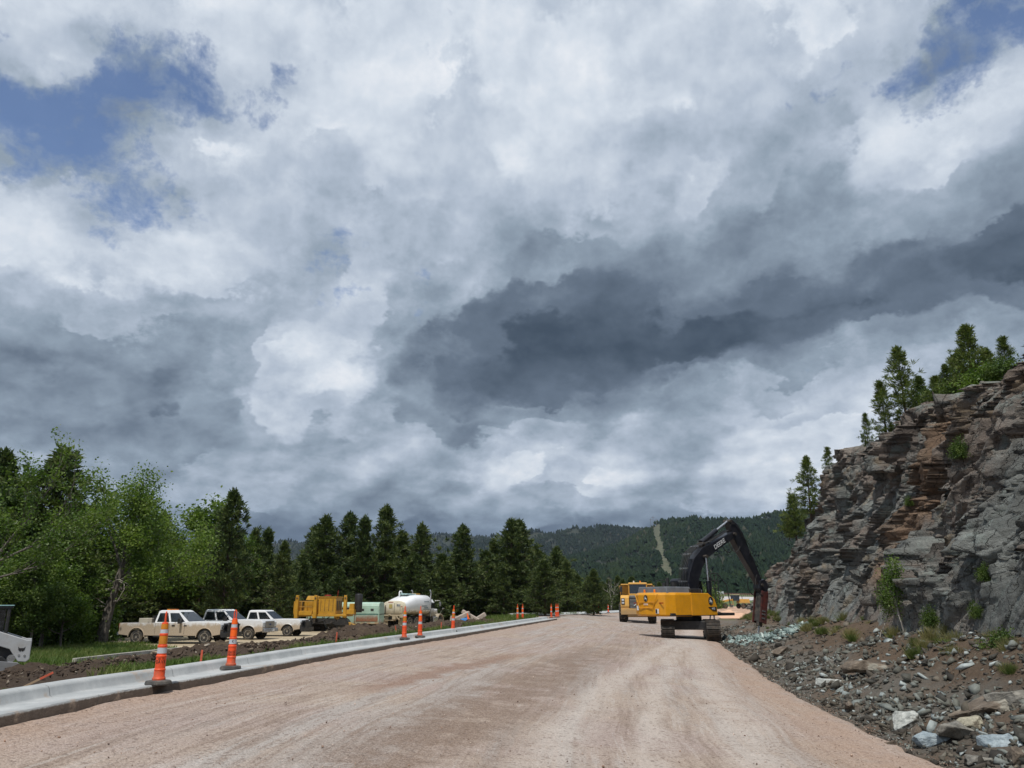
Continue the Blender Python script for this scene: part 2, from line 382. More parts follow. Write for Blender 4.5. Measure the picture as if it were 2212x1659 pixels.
def road_z(x, y):
    base = -.062*np.clip(x-np.where(y < 66, XL(y), np.interp(y, [66, 84, 112, 260], [3.75, 6, 16, 72])), 0, 13)
    return base*(1-.55*sst(80, 130, y))
def H(x, y):  # ground everywhere
    x = np.asarray(x, float); y = np.asarray(y, float)
    xl, xr = XL2(y), XR(y)
    d = xl-.9-x                                           # left of the kerb
    d2 = xl-x
    e = x-xr                                              # right of the road
    flat = np.interp(d, [-.6, 0, .3, .8, 3, 6, 11, 28, 34, 60, 110, 260], [-.3, -.3, .13, .13, -.06, -.42, -1.0, -1.05, -1.35, -3.5, -8, -22])
    farl = np.interp(d2, [0, 1.5, 8, 40, 200], [-.1, .05, -.6, -3.5, -14])
    k = sst(70, 92, y); left = flat*(1-k)+farl*k
    mid = road_z(x, y)-.10
    zr = road_z(xr, y)
    es = e-2.6*np.exp(-((y-51)/7.5)**4)*sst(0, .5, e)*np.clip(e/3, 0, 1); es = np.where(e > 0, np.maximum(es, np.minimum(e, .02)), e)
    rise = np.interp(es, [-1, 0, .8, 2, 4.2, 6.5, 12], [-.15, -.12, .02, .30, 1.10, 1.8, 2.6])
    kr = 1-sst(72, 92, y)
    right = zr+rise*kr+(1-kr)*np.interp(e, [0, 5, 30, 120], [-.15, -.5, 0, 4])
    z = np.where(d2 > 0, left, np.where(e > 0, right, mid))
    w = np.clip(-e/.6, 0, 1); z = np.where((e <= 0) & (d2 <= 0), mid*w+(zr-.12)*(1-w), z)
    far = np.hypot(x, y)
    fl = -20+6*fbm(x/140, y/140, 3, 5)
    f = sst(200, 420, far)
    hw = np.exp(-((y-330)/110)**2)*sst(30, 110, x)         # the embankment the far highway climbs over
    z = z*(1-f)+fl*f
    z = z*(1-hw*sst(200, 250, y))+np.interp(y, [200, 300, 400], [-.4, 1.2, 3.0])*hw*sst(200, 250, y)
    return z
def Hs(x, y): return float(H(np.array([x]), np.array([y]))[0])

def g_axis(lo, mid0, mid1, hi, step, grow=1.09):
    a = list(np.arange(mid0, mid1+step/2, step)); s = step
    while a[-1] < hi: s *= grow; a.append(a[-1]+s)
    s = step
    while a[0] > lo: s *= grow; a.insert(0, a[0]-s)
    return np.array(a)
def rough(x, y):
    d = XL2(y)-.9-x; e = x-XR(y)
    a = np.where(d > .6, .05+.05*sst(1, 6, d)*(1-sst(10, 14, d)), np.where(e > 0, .16*sst(0, 1.5, e)+.03, 0))
    return a*fbm(x*1.6, y*1.6, 4, 3)+np.where(e > 0, .42*sst(.3, 3, e)*fbm(x*.45, y*.45, 3, 33), 0)
def build_ground():
    ax = np.clip(g_axis(-5800, -36, 30, 5800, .4), -5800, 5800); ay = np.clip(g_axis(-600, -4, 100, 6300, .4), -600, 6300)
    X, Y = np.meshgrid(ax, ay, indexing='ij'); Z = H(X, Y)+rough(X, Y)
    V = np.stack([X, Y, Z], -1).reshape(-1, 3)
    m, T, b = new_mat('verge_soil_and_grass'); P = T.n('ShaderNodeNewGeometry').outputs['Position']
    n = T.noise(P, .35, 6, .65); n2 = T.noise(P, 6, 5, .7); n3 = T.noise(P, 1.7, 5, .7)
    x, y, z = T.sep(P)[0:3]
    grass = T.mix(n2, (.055, .085, .02), (.12, .15, .045)); soil = T.mix(n2, (.10, .075, .052), (.21, .16, .115))
    rub = T.mix(n2, (.09, .083, .07), (.20, .18, .155)); rub = T.mix(T.rng(n, .45, .62), rub, (.15, .11, .08))
    rub = T.mix(T.m('MULTIPLY', T.rng(T.m('MULTIPLY_ADD', T.m('SUBTRACT', n3, .5), .9, z), -.35, .1), .85), rub, T.mix(n2, lin(62, 50, 41), lin(122, 104, 86)))
    # right of the road the ground is crushed rock, left of it soil under grass
    side = T.rng(T.m('SUBTRACT', x, T.m('MULTIPLY', y, .2)), -1, 3)
    side = T.m('MULTIPLY', side, T.rng(y, 95, 110, 1, 0))
    g = T.mix(T.rng(T.m('MULTIPLY_ADD', T.m('SUBTRACT', n3, .5), .5, n), .50, .62), soil, grass)
    col = T.mix(side, g, rub); T.put(b.inputs['Base Color'], col); b.inputs['Roughness'].default_value = .95
    b.inputs['Specular IOR Level'].default_value = .15
    bump(T, b, T.noise(P, 9, 7, .75), .9, .12)
    o = link('ground', np_mesh('ground', V, grid_faces(len(ax), len(ay)), True), m); tag(o, kind='structure')
build_ground()

# ---- gravel road surface
def build_road():
    ys = np.concatenate([np.arange(-14, 6, .25), np.arange(6, 30, .10), np.arange(30, 66, .2), np.arange(66, 262, .6)]); L = np.linspace(0, 1, 121)
    xl, xr = XL2(ys), XR(ys)
    X = xl[:, None]+(xr-xl)[:, None]*L[None, :]; Y = np.repeat(ys[:, None], 121, 1)
    edge = sst(.965, 1, L)[None, :]*(.25*fbm(ys*1.3, ys*0, 4, 9)[:, None]+.12)
    X = X+edge
    lat = X-xl[:, None]; W = (xr-xl)[:, None]
    Z = road_z(X, Y)+.004
    # wheel-worn relief: shallow ruts, loose windrows near the edges
    Z += .012*np.exp(-((lat-.55)/.30)**2)*(1+1.6*fbm(X*2, Y*.7, 3, 4))+.03*np.exp(-((lat-.15)/.14)**2)*(.8+2*fbm(X*2.5, Y*2.5, 3, 41))
    Z += .014*fbm(lat*1.1+40, Y*.25, 4, 2)+.008*fbm(X*5, Y*5, 3, 8)
    Z -= .10*(edge > 0)*sst(.985, 1, L)[None, :]
    V = np.stack([X, Y, Z], -1).reshape(-1, 3)
    uv = np.stack([np.broadcast_to(lat, X.shape), Y], -1).reshape(-1, 2)
    m, T, b = new_mat('gravel_road'); P = T.n('ShaderNodeNewGeometry').outputs['Position']
    U = T.n('ShaderNodeUVMap', uv_map='UVMap').outputs[0]; ux, uy = T.sep(U)[0:2]
    sx = T.xyz(ux, T.m('MULTIPLY', uy, .045), 1.3); st = T.noise(sx, 1.15, 6, .62, .2); st2 = T.noise(T.xyz(ux, T.m('MULTIPLY', uy, .10), 7), 3.2, 5, .6, .4)
    big = T.noise(P, .22, 4, .6); med = T.noise(P, 1.1, 6, .7)
    tan = lin(177, 161, 146); pink = lin(173, 157, 149); grey = lin(176, 171, 166); brown = lin(142, 124, 109); orange = lin(190, 146, 112)
    col = T.mix(T.rng(big, .4, .6), tan, pink)
    f = T.m('MULTIPLY', T.rng(T.m('MULTIPLY_ADD', T.m('SUBTRACT', med, .5), .25, st), .46, .60), .85)
    col = T.mix(f, col, grey)
    col = T.mix(T.m('MULTIPLY', T.rng(T.m('MULTIPLY_ADD', T.m('SUBTRACT', med, .5), .3, st2), .52, .66), .62), col, brown)
    fs = T.noise(T.xyz(ux, T.m('MULTIPLY', uy, .04), 3), 8.0, 4, .6, .3)
    col = T.mix(T.m('MULTIPLY', T.rng(T.m('MULTIPLY_ADD', T.m('SUBTRACT', med, .5), .2, fs), .52, .62), .42), col, lin(126, 106, 92))
    col = T.mix(T.m('MULTIPLY', T.rng(fs, .44, .36), .38), col, lin(206, 200, 194))
    # moist, darker compacted swath down the middle
    sw = T.m('MULTIPLY', T.rng(T.m('ABSOLUTE', T.m('SUBTRACT', ux, T.m('MULTIPLY_ADD', uy, .055, 4.4))), .3, 1.8, .9, 0), T.rng(med, .3, .6))
    sw = T.m('MULTIPLY', sw, T.rng(uy, 28, 40, 1, .3))
    col = T.mix(sw, col, lin(128, 107, 90))
    pt = T.m('MULTIPLY', T.rng(T.m('ABSOLUTE', T.m('ADD', T.m('SUBTRACT', ux, T.m('MULTIPLY_ADD', uy, .10, 1.1)), T.m('MULTIPLY', T.m('SUBTRACT', med, .5), 1.6))), .12, .55, 1, 0), T.m('MULTIPLY', T.rng(uy, 14, 17), T.rng(uy, 25, 29, 1, 0)))
    col = T.mix(T.m('MULTIPLY', pt, .75), col, lin(138, 104, 82))
    # light scoured tracks sweeping towards the digger
    for k, (a, s0, w) in enumerate(((5.6, .085, .28), (7.2, .06, .22), (9.0, .035, .35))):
        tr = T.rng(T.m('ABSOLUTE', T.m('SUBTRACT', ux, T.m('ADD', T.m('MULTIPLY_ADD', uy, s0, a), T.m('MULTIPLY', T.m('SUBTRACT', big, .5), 1.4)))), w*.2, w*2.2, .7, 0)
        col = T.mix(T.m('MULTIPLY', tr, T.rng(med, .25, .55)), col, lin(206, 197, 188))
    ed = T.m('MAXIMUM', T.rng(ux, .1, 1.6, .8, 0), T.rng(T.m('MULTIPLY_ADD', uy, -.012, ux), 9.3, 11.0, 0, .85))
    col = T.mix(T.m('MULTIPLY', ed, T.rng(med, .3, .6, .4, 1)), col, lin(176, 150, 130))
    far = T.rng(uy, 100, 120); col = T.mix(T.m('MULTIPLY', far, .8), col, T.mix(T.rng(T.noise(T.xyz(ux, T.m('MULTIPLY', uy, .15)), .35, 4, .6), .45, .55), orange, lin(222, 184, 150)))
    g1 = T.voro(P, 55, 'F1', 'Color'); gr = T.sep(g1)[0]; g2 = T.voro(P, 24, 'F1', 'Color'); gr2 = T.sep(g2)[1]
    col = T.mix(.30, col, T.ramp(gr, [(0, (.10, .085, .075)), (.35, (.34, .29, .26)), (.8, (.50, .44, .41)), (1, (.72, .66, .62))], 'CONSTANT'), 'MIX')
    col = T.mix(T.rng(gr2, .90, .94, 0, .55), col, (.16, .12, .10)); 
    T.put(b.inputs['Base Color'], T.mix(1, col, (.955, .935, .92), 'MULTIPLY')); b.inputs['Roughness'].default_value = .92; b.inputs['Specular IOR Level'].default_value = .2
    h = T.m('ADD', T.voro(P, 55), T.m('MULTIPLY', T.voro(P, 24), 1.2)); h = T.m('ADD', T.m('MULTIPLY', h, -.6), T.m('MULTIPLY', T.noise(P, 5, 7, .7), 1.6))
    bump(T, b, h, .8, .022)
    o = link('road', np_mesh('road', V, grid_faces(len(ys), 121), True, uv), m); tag(o, kind='structure')
build_road()

# ---- concrete kerb and gutter
def mat_concrete():
    m, T, b = new_mat('fresh_concrete'); P = T.n('ShaderNodeNewGeometry').outputs['Position']; U = T.n('ShaderNodeUVMap', uv_map='UVMap').outputs[0]
    ux, uy = T.sep(U)[0:2]; n = T.noise(P, 1.5, 6, .65); n2 = T.noise(P, 14, 5, .7)
    c = T.mix(T.rng(n, .3, .7), lin(168, 172, 172), lin(196, 198, 196)); c = T.mix(T.rng(n2, .3, .8, 0, .25), c, lin(140, 142, 140))
    rough = T.rng(T.m('MULTIPLY_ADD', T.m('SUBTRACT', n2, .5), .05, ux), .27, .30, 1, 0)                 # the cut face towards the road: rough, earth-stained
    stain = T.mix(T.noise(P, 7, 6, .75), lin(70, 60, 52), lin(122, 106, 92)); c = T.mix(rough, c, stain)
    c = T.mix(T.m('MULTIPLY', T.rng(T.noise(P, .9, 5, .7), .58, .66), .55), c, lin(176, 154, 132))
    jt = T.m('ABSOLUTE', T.m('SUBTRACT', T.m('FRACT', T.m('DIVIDE', uy, 3.05)), .5)); j = T.rng(jt, .0, .0035, 1, 0)
    c = T.mix(T.m('MULTIPLY', j, .7), c, lin(95, 95, 92))
    T.put(b.inputs['Base Color'], T.mix(1, c, (.86, .86, .87), 'MULTIPLY')); b.inputs['Roughness'].default_value = .85
    h = T.m('ADD', T.m('MULTIPLY', T.noise(P, 60, 4, .6), .15), T.m('MULTIPLY', T.m('MULTIPLY', rough, T.noise(P, 9, 7, .75)), 4)); h = T.m('SUBTRACT', h, T.m('MULTIPLY', j, 1.5))
    bump(T, b, h, .7, .012); return m
M_conc = mat_concrete()
def kerb(name, ys, fx, fz, prof):
    P = np.stack([fx(ys), ys], -1); t = np.gradient(P, axis=0); t /= np.linalg.norm(t, axis=1)[:, None]; nrm = np.stack([-t[:, 1], t[:, 0]], -1)
    s = np.concatenate([[0], np.cumsum(np.linalg.norm(np.diff(P, axis=0), axis=1))])
    pl = np.array(prof); arc = np.concatenate([[0], np.cumsum(np.hypot(*np.diff(pl, axis=0).T))])
    xy = P[:, None, :]+nrm[:, None, :]*pl[None, :, 0:1]
    wob = .006*fbm(ys[:, None]*1.5+np.zeros((1, len(pl))), np.arange(len(pl))[None, :]*.7+0*ys[:, None], 3, 21)
    z = fz(ys)[:, None]+pl[None, :, 1]+wob
    V = np.concatenate([xy, z[..., None]], -1).reshape(-1, 3); uv = np.stack([np.broadcast_to(arc, z.shape), np.broadcast_to(s[:, None], z.shape)], -1).reshape(-1, 2)
    n = len(pl); F = grid_faces(len(ys), n)[:, ::-1]
    me = np_mesh(name, V, F, False, uv)
    bm = bmesh.new(); bm.from_mesh(me); bm.verts.ensure_lookup_table()
    bm.faces.new([bm.verts[i] for i in range(n)]); bm.faces.new([bm.verts[(len(ys)-1)*n+i] for i in range(n)][::-1])
    bmesh.ops.recalc_face_normals(bm, faces=bm.faces); bm.to_mesh(me); bm.free()
    return tag(link(name, me, M_conc), kind='structure')
PROF = [(0, -.15), (0, .150), (.012, .16), (.45, .13), (.70, .12), (.735, .14), (.765, .24), (.785, .268), (.83, .285), (1.02, .285), (1.045, .265), (1.05, -.1)]
kerb('kerb_and_gutter', np.concatenate([np.arange(-14, 40, .25), np.arange(40, 65.6, .5)]), XL, lambda y: 0*y, PROF)
_k2 = ([1.6, 5, 8.3, 11.2, 16, 25.5], [84, 88, 92.6, 98.4, 112, 135])
def kerb2():
    xs = np.linspace(1.2, 25, 60); ys = np.interp(xs, *_k2)+(-1.5*(xs < 1.6))
    o = kerb('far_kerb_and_gutter', ys, lambda y: np.interp(y, [83.5, 84, 88, 92.6, 98.4, 112, 135], [1.2, 1.6, 5, 8.3, 11.2, 16, 25.5]), lambda y: 0*y+.0, [(0, -.2), (0, .13), (1.3, .13), (1.5, .28), (1.7, .28), (1.72, -.1)])
kerb2()

# ---- parking lot beyond the verge, and the old thin kerb line along its edge
def sheet(name, poly_fn, xs, ys, mat, lift=.006, kind='structure'):
    X, Y = np.meshgrid(xs, ys, indexing='ij'); X2, Y2 = poly_fn(X, Y); Z = H(X2, Y2)+lift
    o = link(name, np_mesh(name, np.stack([X2, Y2, Z], -1).reshape(-1, 3), grid_faces(len(xs), len(ys)), True), mat); return tag(o, kind=kind)
def mat_lot():
    m, T, b = new_mat('dusty_asphalt'); P = T.n('ShaderNodeNewGeometry').outputs['Position']
    n = T.noise(P, .5, 6, .7); n2 = T.noise(P, 6, 5, .7)
    c = T.mix(T.rng(n, .38, .62), lin(150, 136, 112), lin(186, 170, 142)); c = T.mix(T.rng(n2, .4, .8, 0, .4), c, lin(120, 108, 92))
    T.put(b.inputs['Base Color'], c); b.inputs['Roughness'].default_value = .9; bump(T, b, n2, .4, .02); return m
def lot():
    ys = np.arange(39, 84, .8)
    def f(X, Y):
        x0 = np.interp(Y, [39, 43, 47, 50, 60, 84], [-17.5, -19, -21.5, -25, -28, -26]); x1 = XL2(Y)-.9-10.6+np.interp(Y, [39, 44, 70, 84], [-3, 0, .5, 6])
        return x0+(x1-x0)*X+.35*fbm(Y*.6, X*4, 3, 6), Y
    sheet('parking_lot', f, np.linspace(0, 1, 26), ys, mat_lot(), .085)
lot()
# ------------------------------------------------------------------ rock cut on the right
def toe_x(y): return XR(y)+np.interp(y, [0, 15, 22, 30, 50, 70, 84, 100], [4.9, 4.6, 4.5, 4.7, 4.9, 4.4, 3.6, 2.5])
CREST = ([-12, 12, 20, 25, 28, 32, 36, 42, 47, 53, 58, 63, 66, 70, 74, 78, 81, 84], [11.5, 11.0, 9.9, 8.8, 9.2, 9.5, 9.9, 10.1, 10.4, 10.9, 10.5, 10.1, 9.1, 7.9, 6.6, 4.9, 2.9, .5])
def crest_z(y): return np.interp(y, *CREST)
def cliff_pt(Y, t):
    """t 0..1 the face, 1..2 the ground above it"""
    g = np.gradient(toe_x(Y[:, 0]), Y[:, 0]); n = np.stack([np.ones_like(g), -g], -1); n /= np.linalg.norm(n, axis=1)[:, None]   # away from the road
    X0 = toe_x(Y); z0 = H(X0, Y)-.25
    zc = crest_z(Y); tf = np.clip(t, 0, 1); tb = np.clip(t-1, 0, 1)
    set_ = 5.2*(.72*tf**.85+.10*tf**3+.18*sst(.0, 1, tf))*np.clip((zc+.5)/10, .25, 1.1)
    back = set_+tb*16
    z = z0+(zc-z0)*tf+tb*np.interp(Y, [0, 60, 84], [2.6, 1.8, 1.2])*2
    return X0, z0, zc, n, back, z
def build_cliff():
    ys = np.concatenate([np.arange(1, 14, .25), np.arange(14, 40, .075), np.arange(40, 64, .09), np.arange(64, 84.4, .12)])
    ts = np.concatenate([np.linspace(0, .97, 190), np.linspace(.975, 1.06, 18), np.linspace(1.08, 2, 26)])
    Y, Tt = np.meshgrid(ys, ts, indexing='ij')
    X0, z0, zc, n, back, z = cliff_pt(Y, Tt)
    s = Y; h = z
    # joints lean with height; beds dip gently: work in sheared coordinates
    a = s*.9+h*.42; b = h*.95-s*.35
    w1 = .6*fbm(s*.35, h*.35, 3, 31); w2 = .6*fbm(s*.35+9, h*.35, 3, 32)
    a = a+w1; b = b+w2
    loose = sst(-.05, .12, fbm(s*.13+3, h*.16, 3, 77))     # some stretches are broken into small blocks, some are slabs
    D = 1.7*fbm(s*.11, h*.10, 3, 11)+.1
    D = D+.80*facets(a/3.2, b/6.5, 1, 1.3)+.7*sst(50, 62, s)
    D = D+.55*facets(a/1.5+.3, b/4.6, 2, 1.5)
    D = D+.30*facets(a/1.0+.7, b/1.9, 12, 2.0)
    D = D+(.17+.16*loose)*facets(a/.55, b/1.5+.2, 3, 2.2)
    D = D+(.07+.09*loose)*facets(a/.32, b/.75, 4, 2.4)
    D = D+(.025+.04*loose)*facets(a/.18, b/.3, 6, 2.4)+.05*fbm(s*2.5, h*2.5, 4, 5)
    # clefts
    cl = np.abs(fbm(a*.28+7, b*.07, 3, 14)); D = D+1.2*np.exp(-(cl/.018)**2)
    fade = sst(.0, .30, Tt)*(1-.55*sst(1.0, 1.12, Tt))
    dd = D*fade
    lift = .5*facets(a/1.7, b/2.4, 21, 1.0)*sst(.8, 1.0, Tt)*(1-sst(1.15, 1.6, Tt))+.25*facets(a/.6, back/.6, 22, 1.)*sst(.9, 1.0, Tt)+.5*fbm(s*.3, back*.3, 3, 23)*sst(.95, 1.1, Tt)
    r = back+dd
    X = X0+n[:, None, 0]*r; Yw = Y+n[:, None, 1]*r*.9; Z = z+lift+.12*facets(a/1.0+5, b/1.8, 8, 1.5)*fade
    V = np.stack([X, Yw, Z], -1).reshape(-1, 3)
    m, T, bs = new_mat('quartzite_face'); P = T.n('ShaderNodeNewGeometry').outputs['Position']
    x, y, zz = T.sep(P)[0:3]
    Q = T.xyz(T.m('MULTIPLY_ADD', zz, .45, y), T.m('MULTIPLY_ADD', y, -.35, zz), x)
    n1 = T.noise(Q, .22, 6, .62); n2 = T.noise(Q, 1.3, 6, .7); n3 = T.noise(T.vm('MULTIPLY', Q, (1.6, .8, 1)), 1.1, 5, .7); n5 = T.noise(P, 5, 5, .7)
    grey = T.mix(n2, lin(84, 87, 87), lin(160, 162, 156)); blue = T.mix(n2, lin(104, 116, 114), lin(172, 180, 172)); mauve = T.mix(n2, lin(96, 86, 80), lin(160, 146, 134))
    tanc = T.mix(n2, lin(122, 96, 64), lin(172, 146, 104)); dark = lin(44, 44, 45)
    c = T.mix(T.rng(n1, .42, .58), grey, mauve)
    c = T.mix(T.m('MULTIPLY', T.rng(n3, .52, .66), .7), c, blue)
    n4 = T.noise(Q, .55, 5, .6); c = T.mix(T.m('MULTIPLY', T.rng(n4, .57, .68), .38), c, tanc)
    # rusty seam running up the face
    seam = T.m('ABSOLUTE', T.m('ADD', T.m('SUBTRACT', y, T.m('MULTIPLY_ADD', zz, .0, 29.8)), T.m('MULTIPLY', T.m('SUBTRACT', n1, .5), 4)))
    sm = T.m('MULTIPLY', T.rng(T.m('MULTIPLY_ADD', T.m('SUBTRACT', n2, .5), 1.6, seam), 1.3, 2.1, 1, 0), T.m('MULTIPLY', T.rng(zz, 1.4, 2.6), T.rng(zz, 8.5, 9.5, 1, 0)))
    c = T.mix(T.m('MULTIPLY', sm, .75), c, T.mix(n2, lin(98, 77, 60), lin(160, 128, 100)))
    cell = T.sep(T.voro(T.vm('MULTIPLY', Q, (1.6, .9, 1)), 1.0, 'F1', 'Color'))[0]
    c = T.mix(1, c, T.mix(cell, (.74, .74, .74), (1.25, 1.25, 1.25)), 'MULTIPLY')
    c = T.mix(T.rng(n5, .56, .8, 0, .6), c, dark)
    crk = T.voro(T.vm('ADD', T.vm('MULTIPLY', Q, (1.9, 1.2, 1.2)), T.vm('SCALE', T.noise(Q, 2.2, 4, .6, col=True), scale=.8)), 1.0, 'DISTANCE_TO_EDGE'); ck = T.rng(crk, .0, .03, 1, 0)
    c = T.mix(T.m('MULTIPLY', ck, .4), c, dark)
    # soil and litter lying on whatever faces up on top
    nz = T.sep(T.n('ShaderNodeNewGeometry').outputs['True Normal'])[2]
    top = T.m('MULTIPLY', T.rng(nz, .80, .93), T.rng(zz, 5, 8))
    c = T.mix(T.m('MULTIPLY', top, .6), c, T.mix(n2, lin(88, 84, 58), lin(136, 122, 92)))
    T.put(bs.inputs['Base Color'], T.mix(1, c, (.80, .81, .81), 'MULTIPLY')); bs.inputs['Roughness'].default_value = .8; bs.inputs['Specular IOR Level'].default_value = .3
    hh = T.m('ADD', T.m('MULTIPLY', T.noise(Q, 4, 8, .72), 1.2), T.m('MULTIPLY', ck, -.5)); bump(T, bs, hh, 1, .16)
    tag(link('rock_cliff', np_mesh('rock_cliff', V, grid_faces(len(ys), len(ts))[:, ::-1], False), m), kind='structure')
build_cliff()

# ---- angular stones: hull prototypes scattered as one heap of rubble, and the bigger blocks one by one
def rock_proto(seed, flat=.6, npt=7):
    rr = random.Random(seed); bm = bmesh.new()
    for i in range(npt):
        v = Vector((rr.gauss(0, 1), rr.gauss(0, 1), rr.gauss(0, 1))).normalized()*rr.uniform(.75, 1)
        bm.verts.new((v.x, v.y*rr.uniform(.6, .9), v.z*flat))
    r = bmesh.ops.convex_hull(bm, input=bm.verts[:]); bmesh.ops.delete(bm, geom=[g for g in r['geom_interior'] if isinstance(g, bmesh.types.BMVert)], context='VERTS')
    bmesh.ops.recalc_face_normals(bm, faces=bm.faces); bm.verts.ensure_lookup_table(); bm.verts.index_update()
    V = np.array([v.co[:] for v in bm.verts]); F = np.array([[v.index for v in f.verts] for f in bm.faces]); bm.free(); return V, F
ROCKS = [rock_proto(s, f) for s, f in ((1, .6), (2, .35), (3, .8), (14, .3), (25, .5), (6, .7), (17, .4), (8, .5))]
def scatter(name, pts, sizes, mat, seed=0, protos=None, kind='stuff', tilt=1.0):
    rg = np.random.default_rng(seed); protos = protos or ROCKS; Vs = []; Fs = []; off = 0
    ids = rg.integers(0, len(protos), len(pts))
    for k, (pv, pf) in enumerate(protos):
        idx = np.nonzero(ids == k)[0]
        if not len(idx): continue
        n = len(idx); a = rg.uniform(0, 6.283, n); ax = rg.normal(0, .5*tilt, n); ay = rg.normal(0, .5*tilt, n)
        ca, sa = np.cos(a), np.sin(a); v = np.repeat(pv[None], n, 0)*sizes[idx][:, None, None]*rg.uniform(.75, 1.25, (n, 1, 3))
        x, y, z = v[..., 0], v[..., 1], v[..., 2]
        y, z = y*np.cos(ax)[:, None]-z*np.sin(ax)[:, None], y*np.sin(ax)[:, None]+z*np.cos(ax)[:, None]
        x, z = x*np.cos(ay)[:, None]+z*np.sin(ay)[:, None], -x*np.sin(ay)[:, None]+z*np.cos(ay)[:, None]
        x, y = x*ca[:, None]-y*sa[:, None], x*sa[:, None]+y*ca[:, None]
        v = np.stack([x, y, z], -1)+pts[idx][:, None, :]
        f = pf[None]+(np.arange(n)*len(pv))[:, None, None]+off
        Vs.append(v.reshape(-1, 3)); Fs.append(f.reshape(-1, 3)); off += n*len(pv)
    return tag(link(name, np_mesh(name, np.concatenate(Vs), np.concatenate(Fs)), mat), kind=kind)
def mat_stone(name, stops, rough=.8, scale=6, bstr=.03):
    m, T, b = new_mat(name); G = T.n('ShaderNodeNewGeometry'); P = G.outputs['Position']; r = G.outputs['Random Per Island']
    c = T.ramp(r, stops, 'LINEAR'); n = T.noise(P, scale, 6, .7); c = T.mix(1, c, T.mix(n, (.55, .55, .55), (1.4, 1.4, 1.4)), 'MULTIPLY')
    T.put(b.inputs['Base Color'], c); b.inputs['Roughness'].default_value = rough; b.inputs['Specular IOR Level'].default_value = .3; bump(T, b, n, .8, bstr); return m
M_rub = mat_stone('crushed_rock', [(0, lin(52, 49, 44)), (.4, lin(78, 72, 64)), (.65, lin(92, 87, 77)), (.85, lin(112, 104, 92)), (.95, lin(118, 124, 118)), (1, lin(160, 168, 164))])
M_teal = mat_stone('fresh_broken_rock', [(0, lin(70, 80, 78)), (.4, lin(112, 130, 127)), (.8, lin(150, 168, 163)), (1, lin(196, 206, 200))])
def rubble():
    rg = np.random.default_rng(4)
    n = 26000; y = 5+62*rg.random(n)**1.9; e = rg.random(n)**1.25*6.2-.12; x = XR(y)+e
    size = np.exp(rg.normal(-2.95, .66, n))*np.clip(.75+y*.012, 0, 1.5)*np.where(e < 1.8, .85, 1.0); size = np.clip(size, .02, .42); size[(e < .3)] = np.minimum(size[e < .3], .09); kp = (e < 2.0) | (rg.random(n) < .5); x, y, e, size = x[kp], y[kp], e[kp], size[kp]*np.where(e[kp] > 2, .8, 1)
    z = H(x, y)+rough(x, y)+size*.12
    scatter('rubble', np.stack([x, y, z], -1), size, M_rub, 1)
    n = 2600; y = 8+20*rg.random(n)**1.3; e = .25+rg.random(n)**1.4*4.5; x = XR(y)+e; size = np.clip(np.exp(rg.normal(-2.35, .42, n)), .05, .26)*np.clip(e, .35, 1)
    M_mid = mat_stone('grey_green_chunks', [(0, lin(60, 58, 53)), (.4, lin(92, 92, 85)), (.7, lin(112, 114, 106)), (.88, lin(134, 142, 140)), (1, lin(178, 186, 184))], .8, 9)
    scatter('rock_chunks', np.stack([x, y, H(x, y)+rough(x, y)+size*.18], -1), size, M_mid, 8)
    n = 2600; a = rg.random(n)*6.283; r = rg.random(n)**.6; x = 14.6+r*np.cos(a)*2.3; y = 46.5+r*np.sin(a)*9; x += (y-47)*.22
    size = np.clip(np.exp(rg.normal(-2.2, .5, n)), .03, .38); z = H(x, y)+(1-r)**.8*.32*rg.random(n)**.4
    scatter('broken_rock_spoil', np.stack([x, y, z], -1), size, M_teal, 2)
    # loose crumbs on the road by the camera and along the edges
    n = 9000; y = 5+26*rg.random(n)**1.7; l = rg.random(n); x = XL(y)+.1+(XR(y)-XL(y))*np.where(rg.random(n) < .45, np.where(rg.random(n) < .35, l**3*.35, 1-l**3*.3), l)
    size = np.clip(np.exp(rg.normal(-4.6, .42, n)), .005, .035); z = road_z(x, y)+size*.25+.006
    M_peb = mat_stone('road_pebbles', [(0, lin(90, 70, 60)), (.5, lin(170, 140, 120)), (1, lin(214, 196, 182))])
    scatter('gravel', np.stack([x, y, z], -1), size, M_peb, 3)
rubble()
def stone_mat(name, c0, c1, c2=None):
    m, T, b = new_mat(name); P = T.n('ShaderNodeTexCoord').outputs['Object']; n = T.noise(P, 2.2, 7, .7); n2 = T.noise(P, 11, 5, .7)
    c = T.mix(T.rng(n, .35, .65), c0, c1); c = T.mix(T.rng(n2, .45, .8, 0, .5), c, tuple(k*.45 for k in c0))
    if c2: c = T.mix(T.rng(T.noise(P, 1.2, 4, .6), .55, .62), c, c2)
    T.put(b.inputs['Base Color'], c); b.inputs['Roughness'].default_value = .75; bump(T, b, T.m('ADD', n, T.m('MULTIPLY', n2, .4)), .9, .05); return m
S_blue = stone_mat('pale_blue_grey_stone', lin(128, 142, 150), lin(172, 184, 188)); S_pale = stone_mat('cream_streaked_stone', lin(140, 134, 116), lin(188, 182, 160), lin(120, 112, 96))
S_grey = stone_mat('grey_stone', lin(98, 96, 90), lin(146, 142, 132)); S_brown = stone_mat('brown_stone', lin(88, 78, 67), lin(128, 115, 100), lin(150, 146, 134)); S_white = stone_mat('chalky_white_stone', lin(150, 154, 150), lin(206, 208, 202), lin(110, 108, 100))
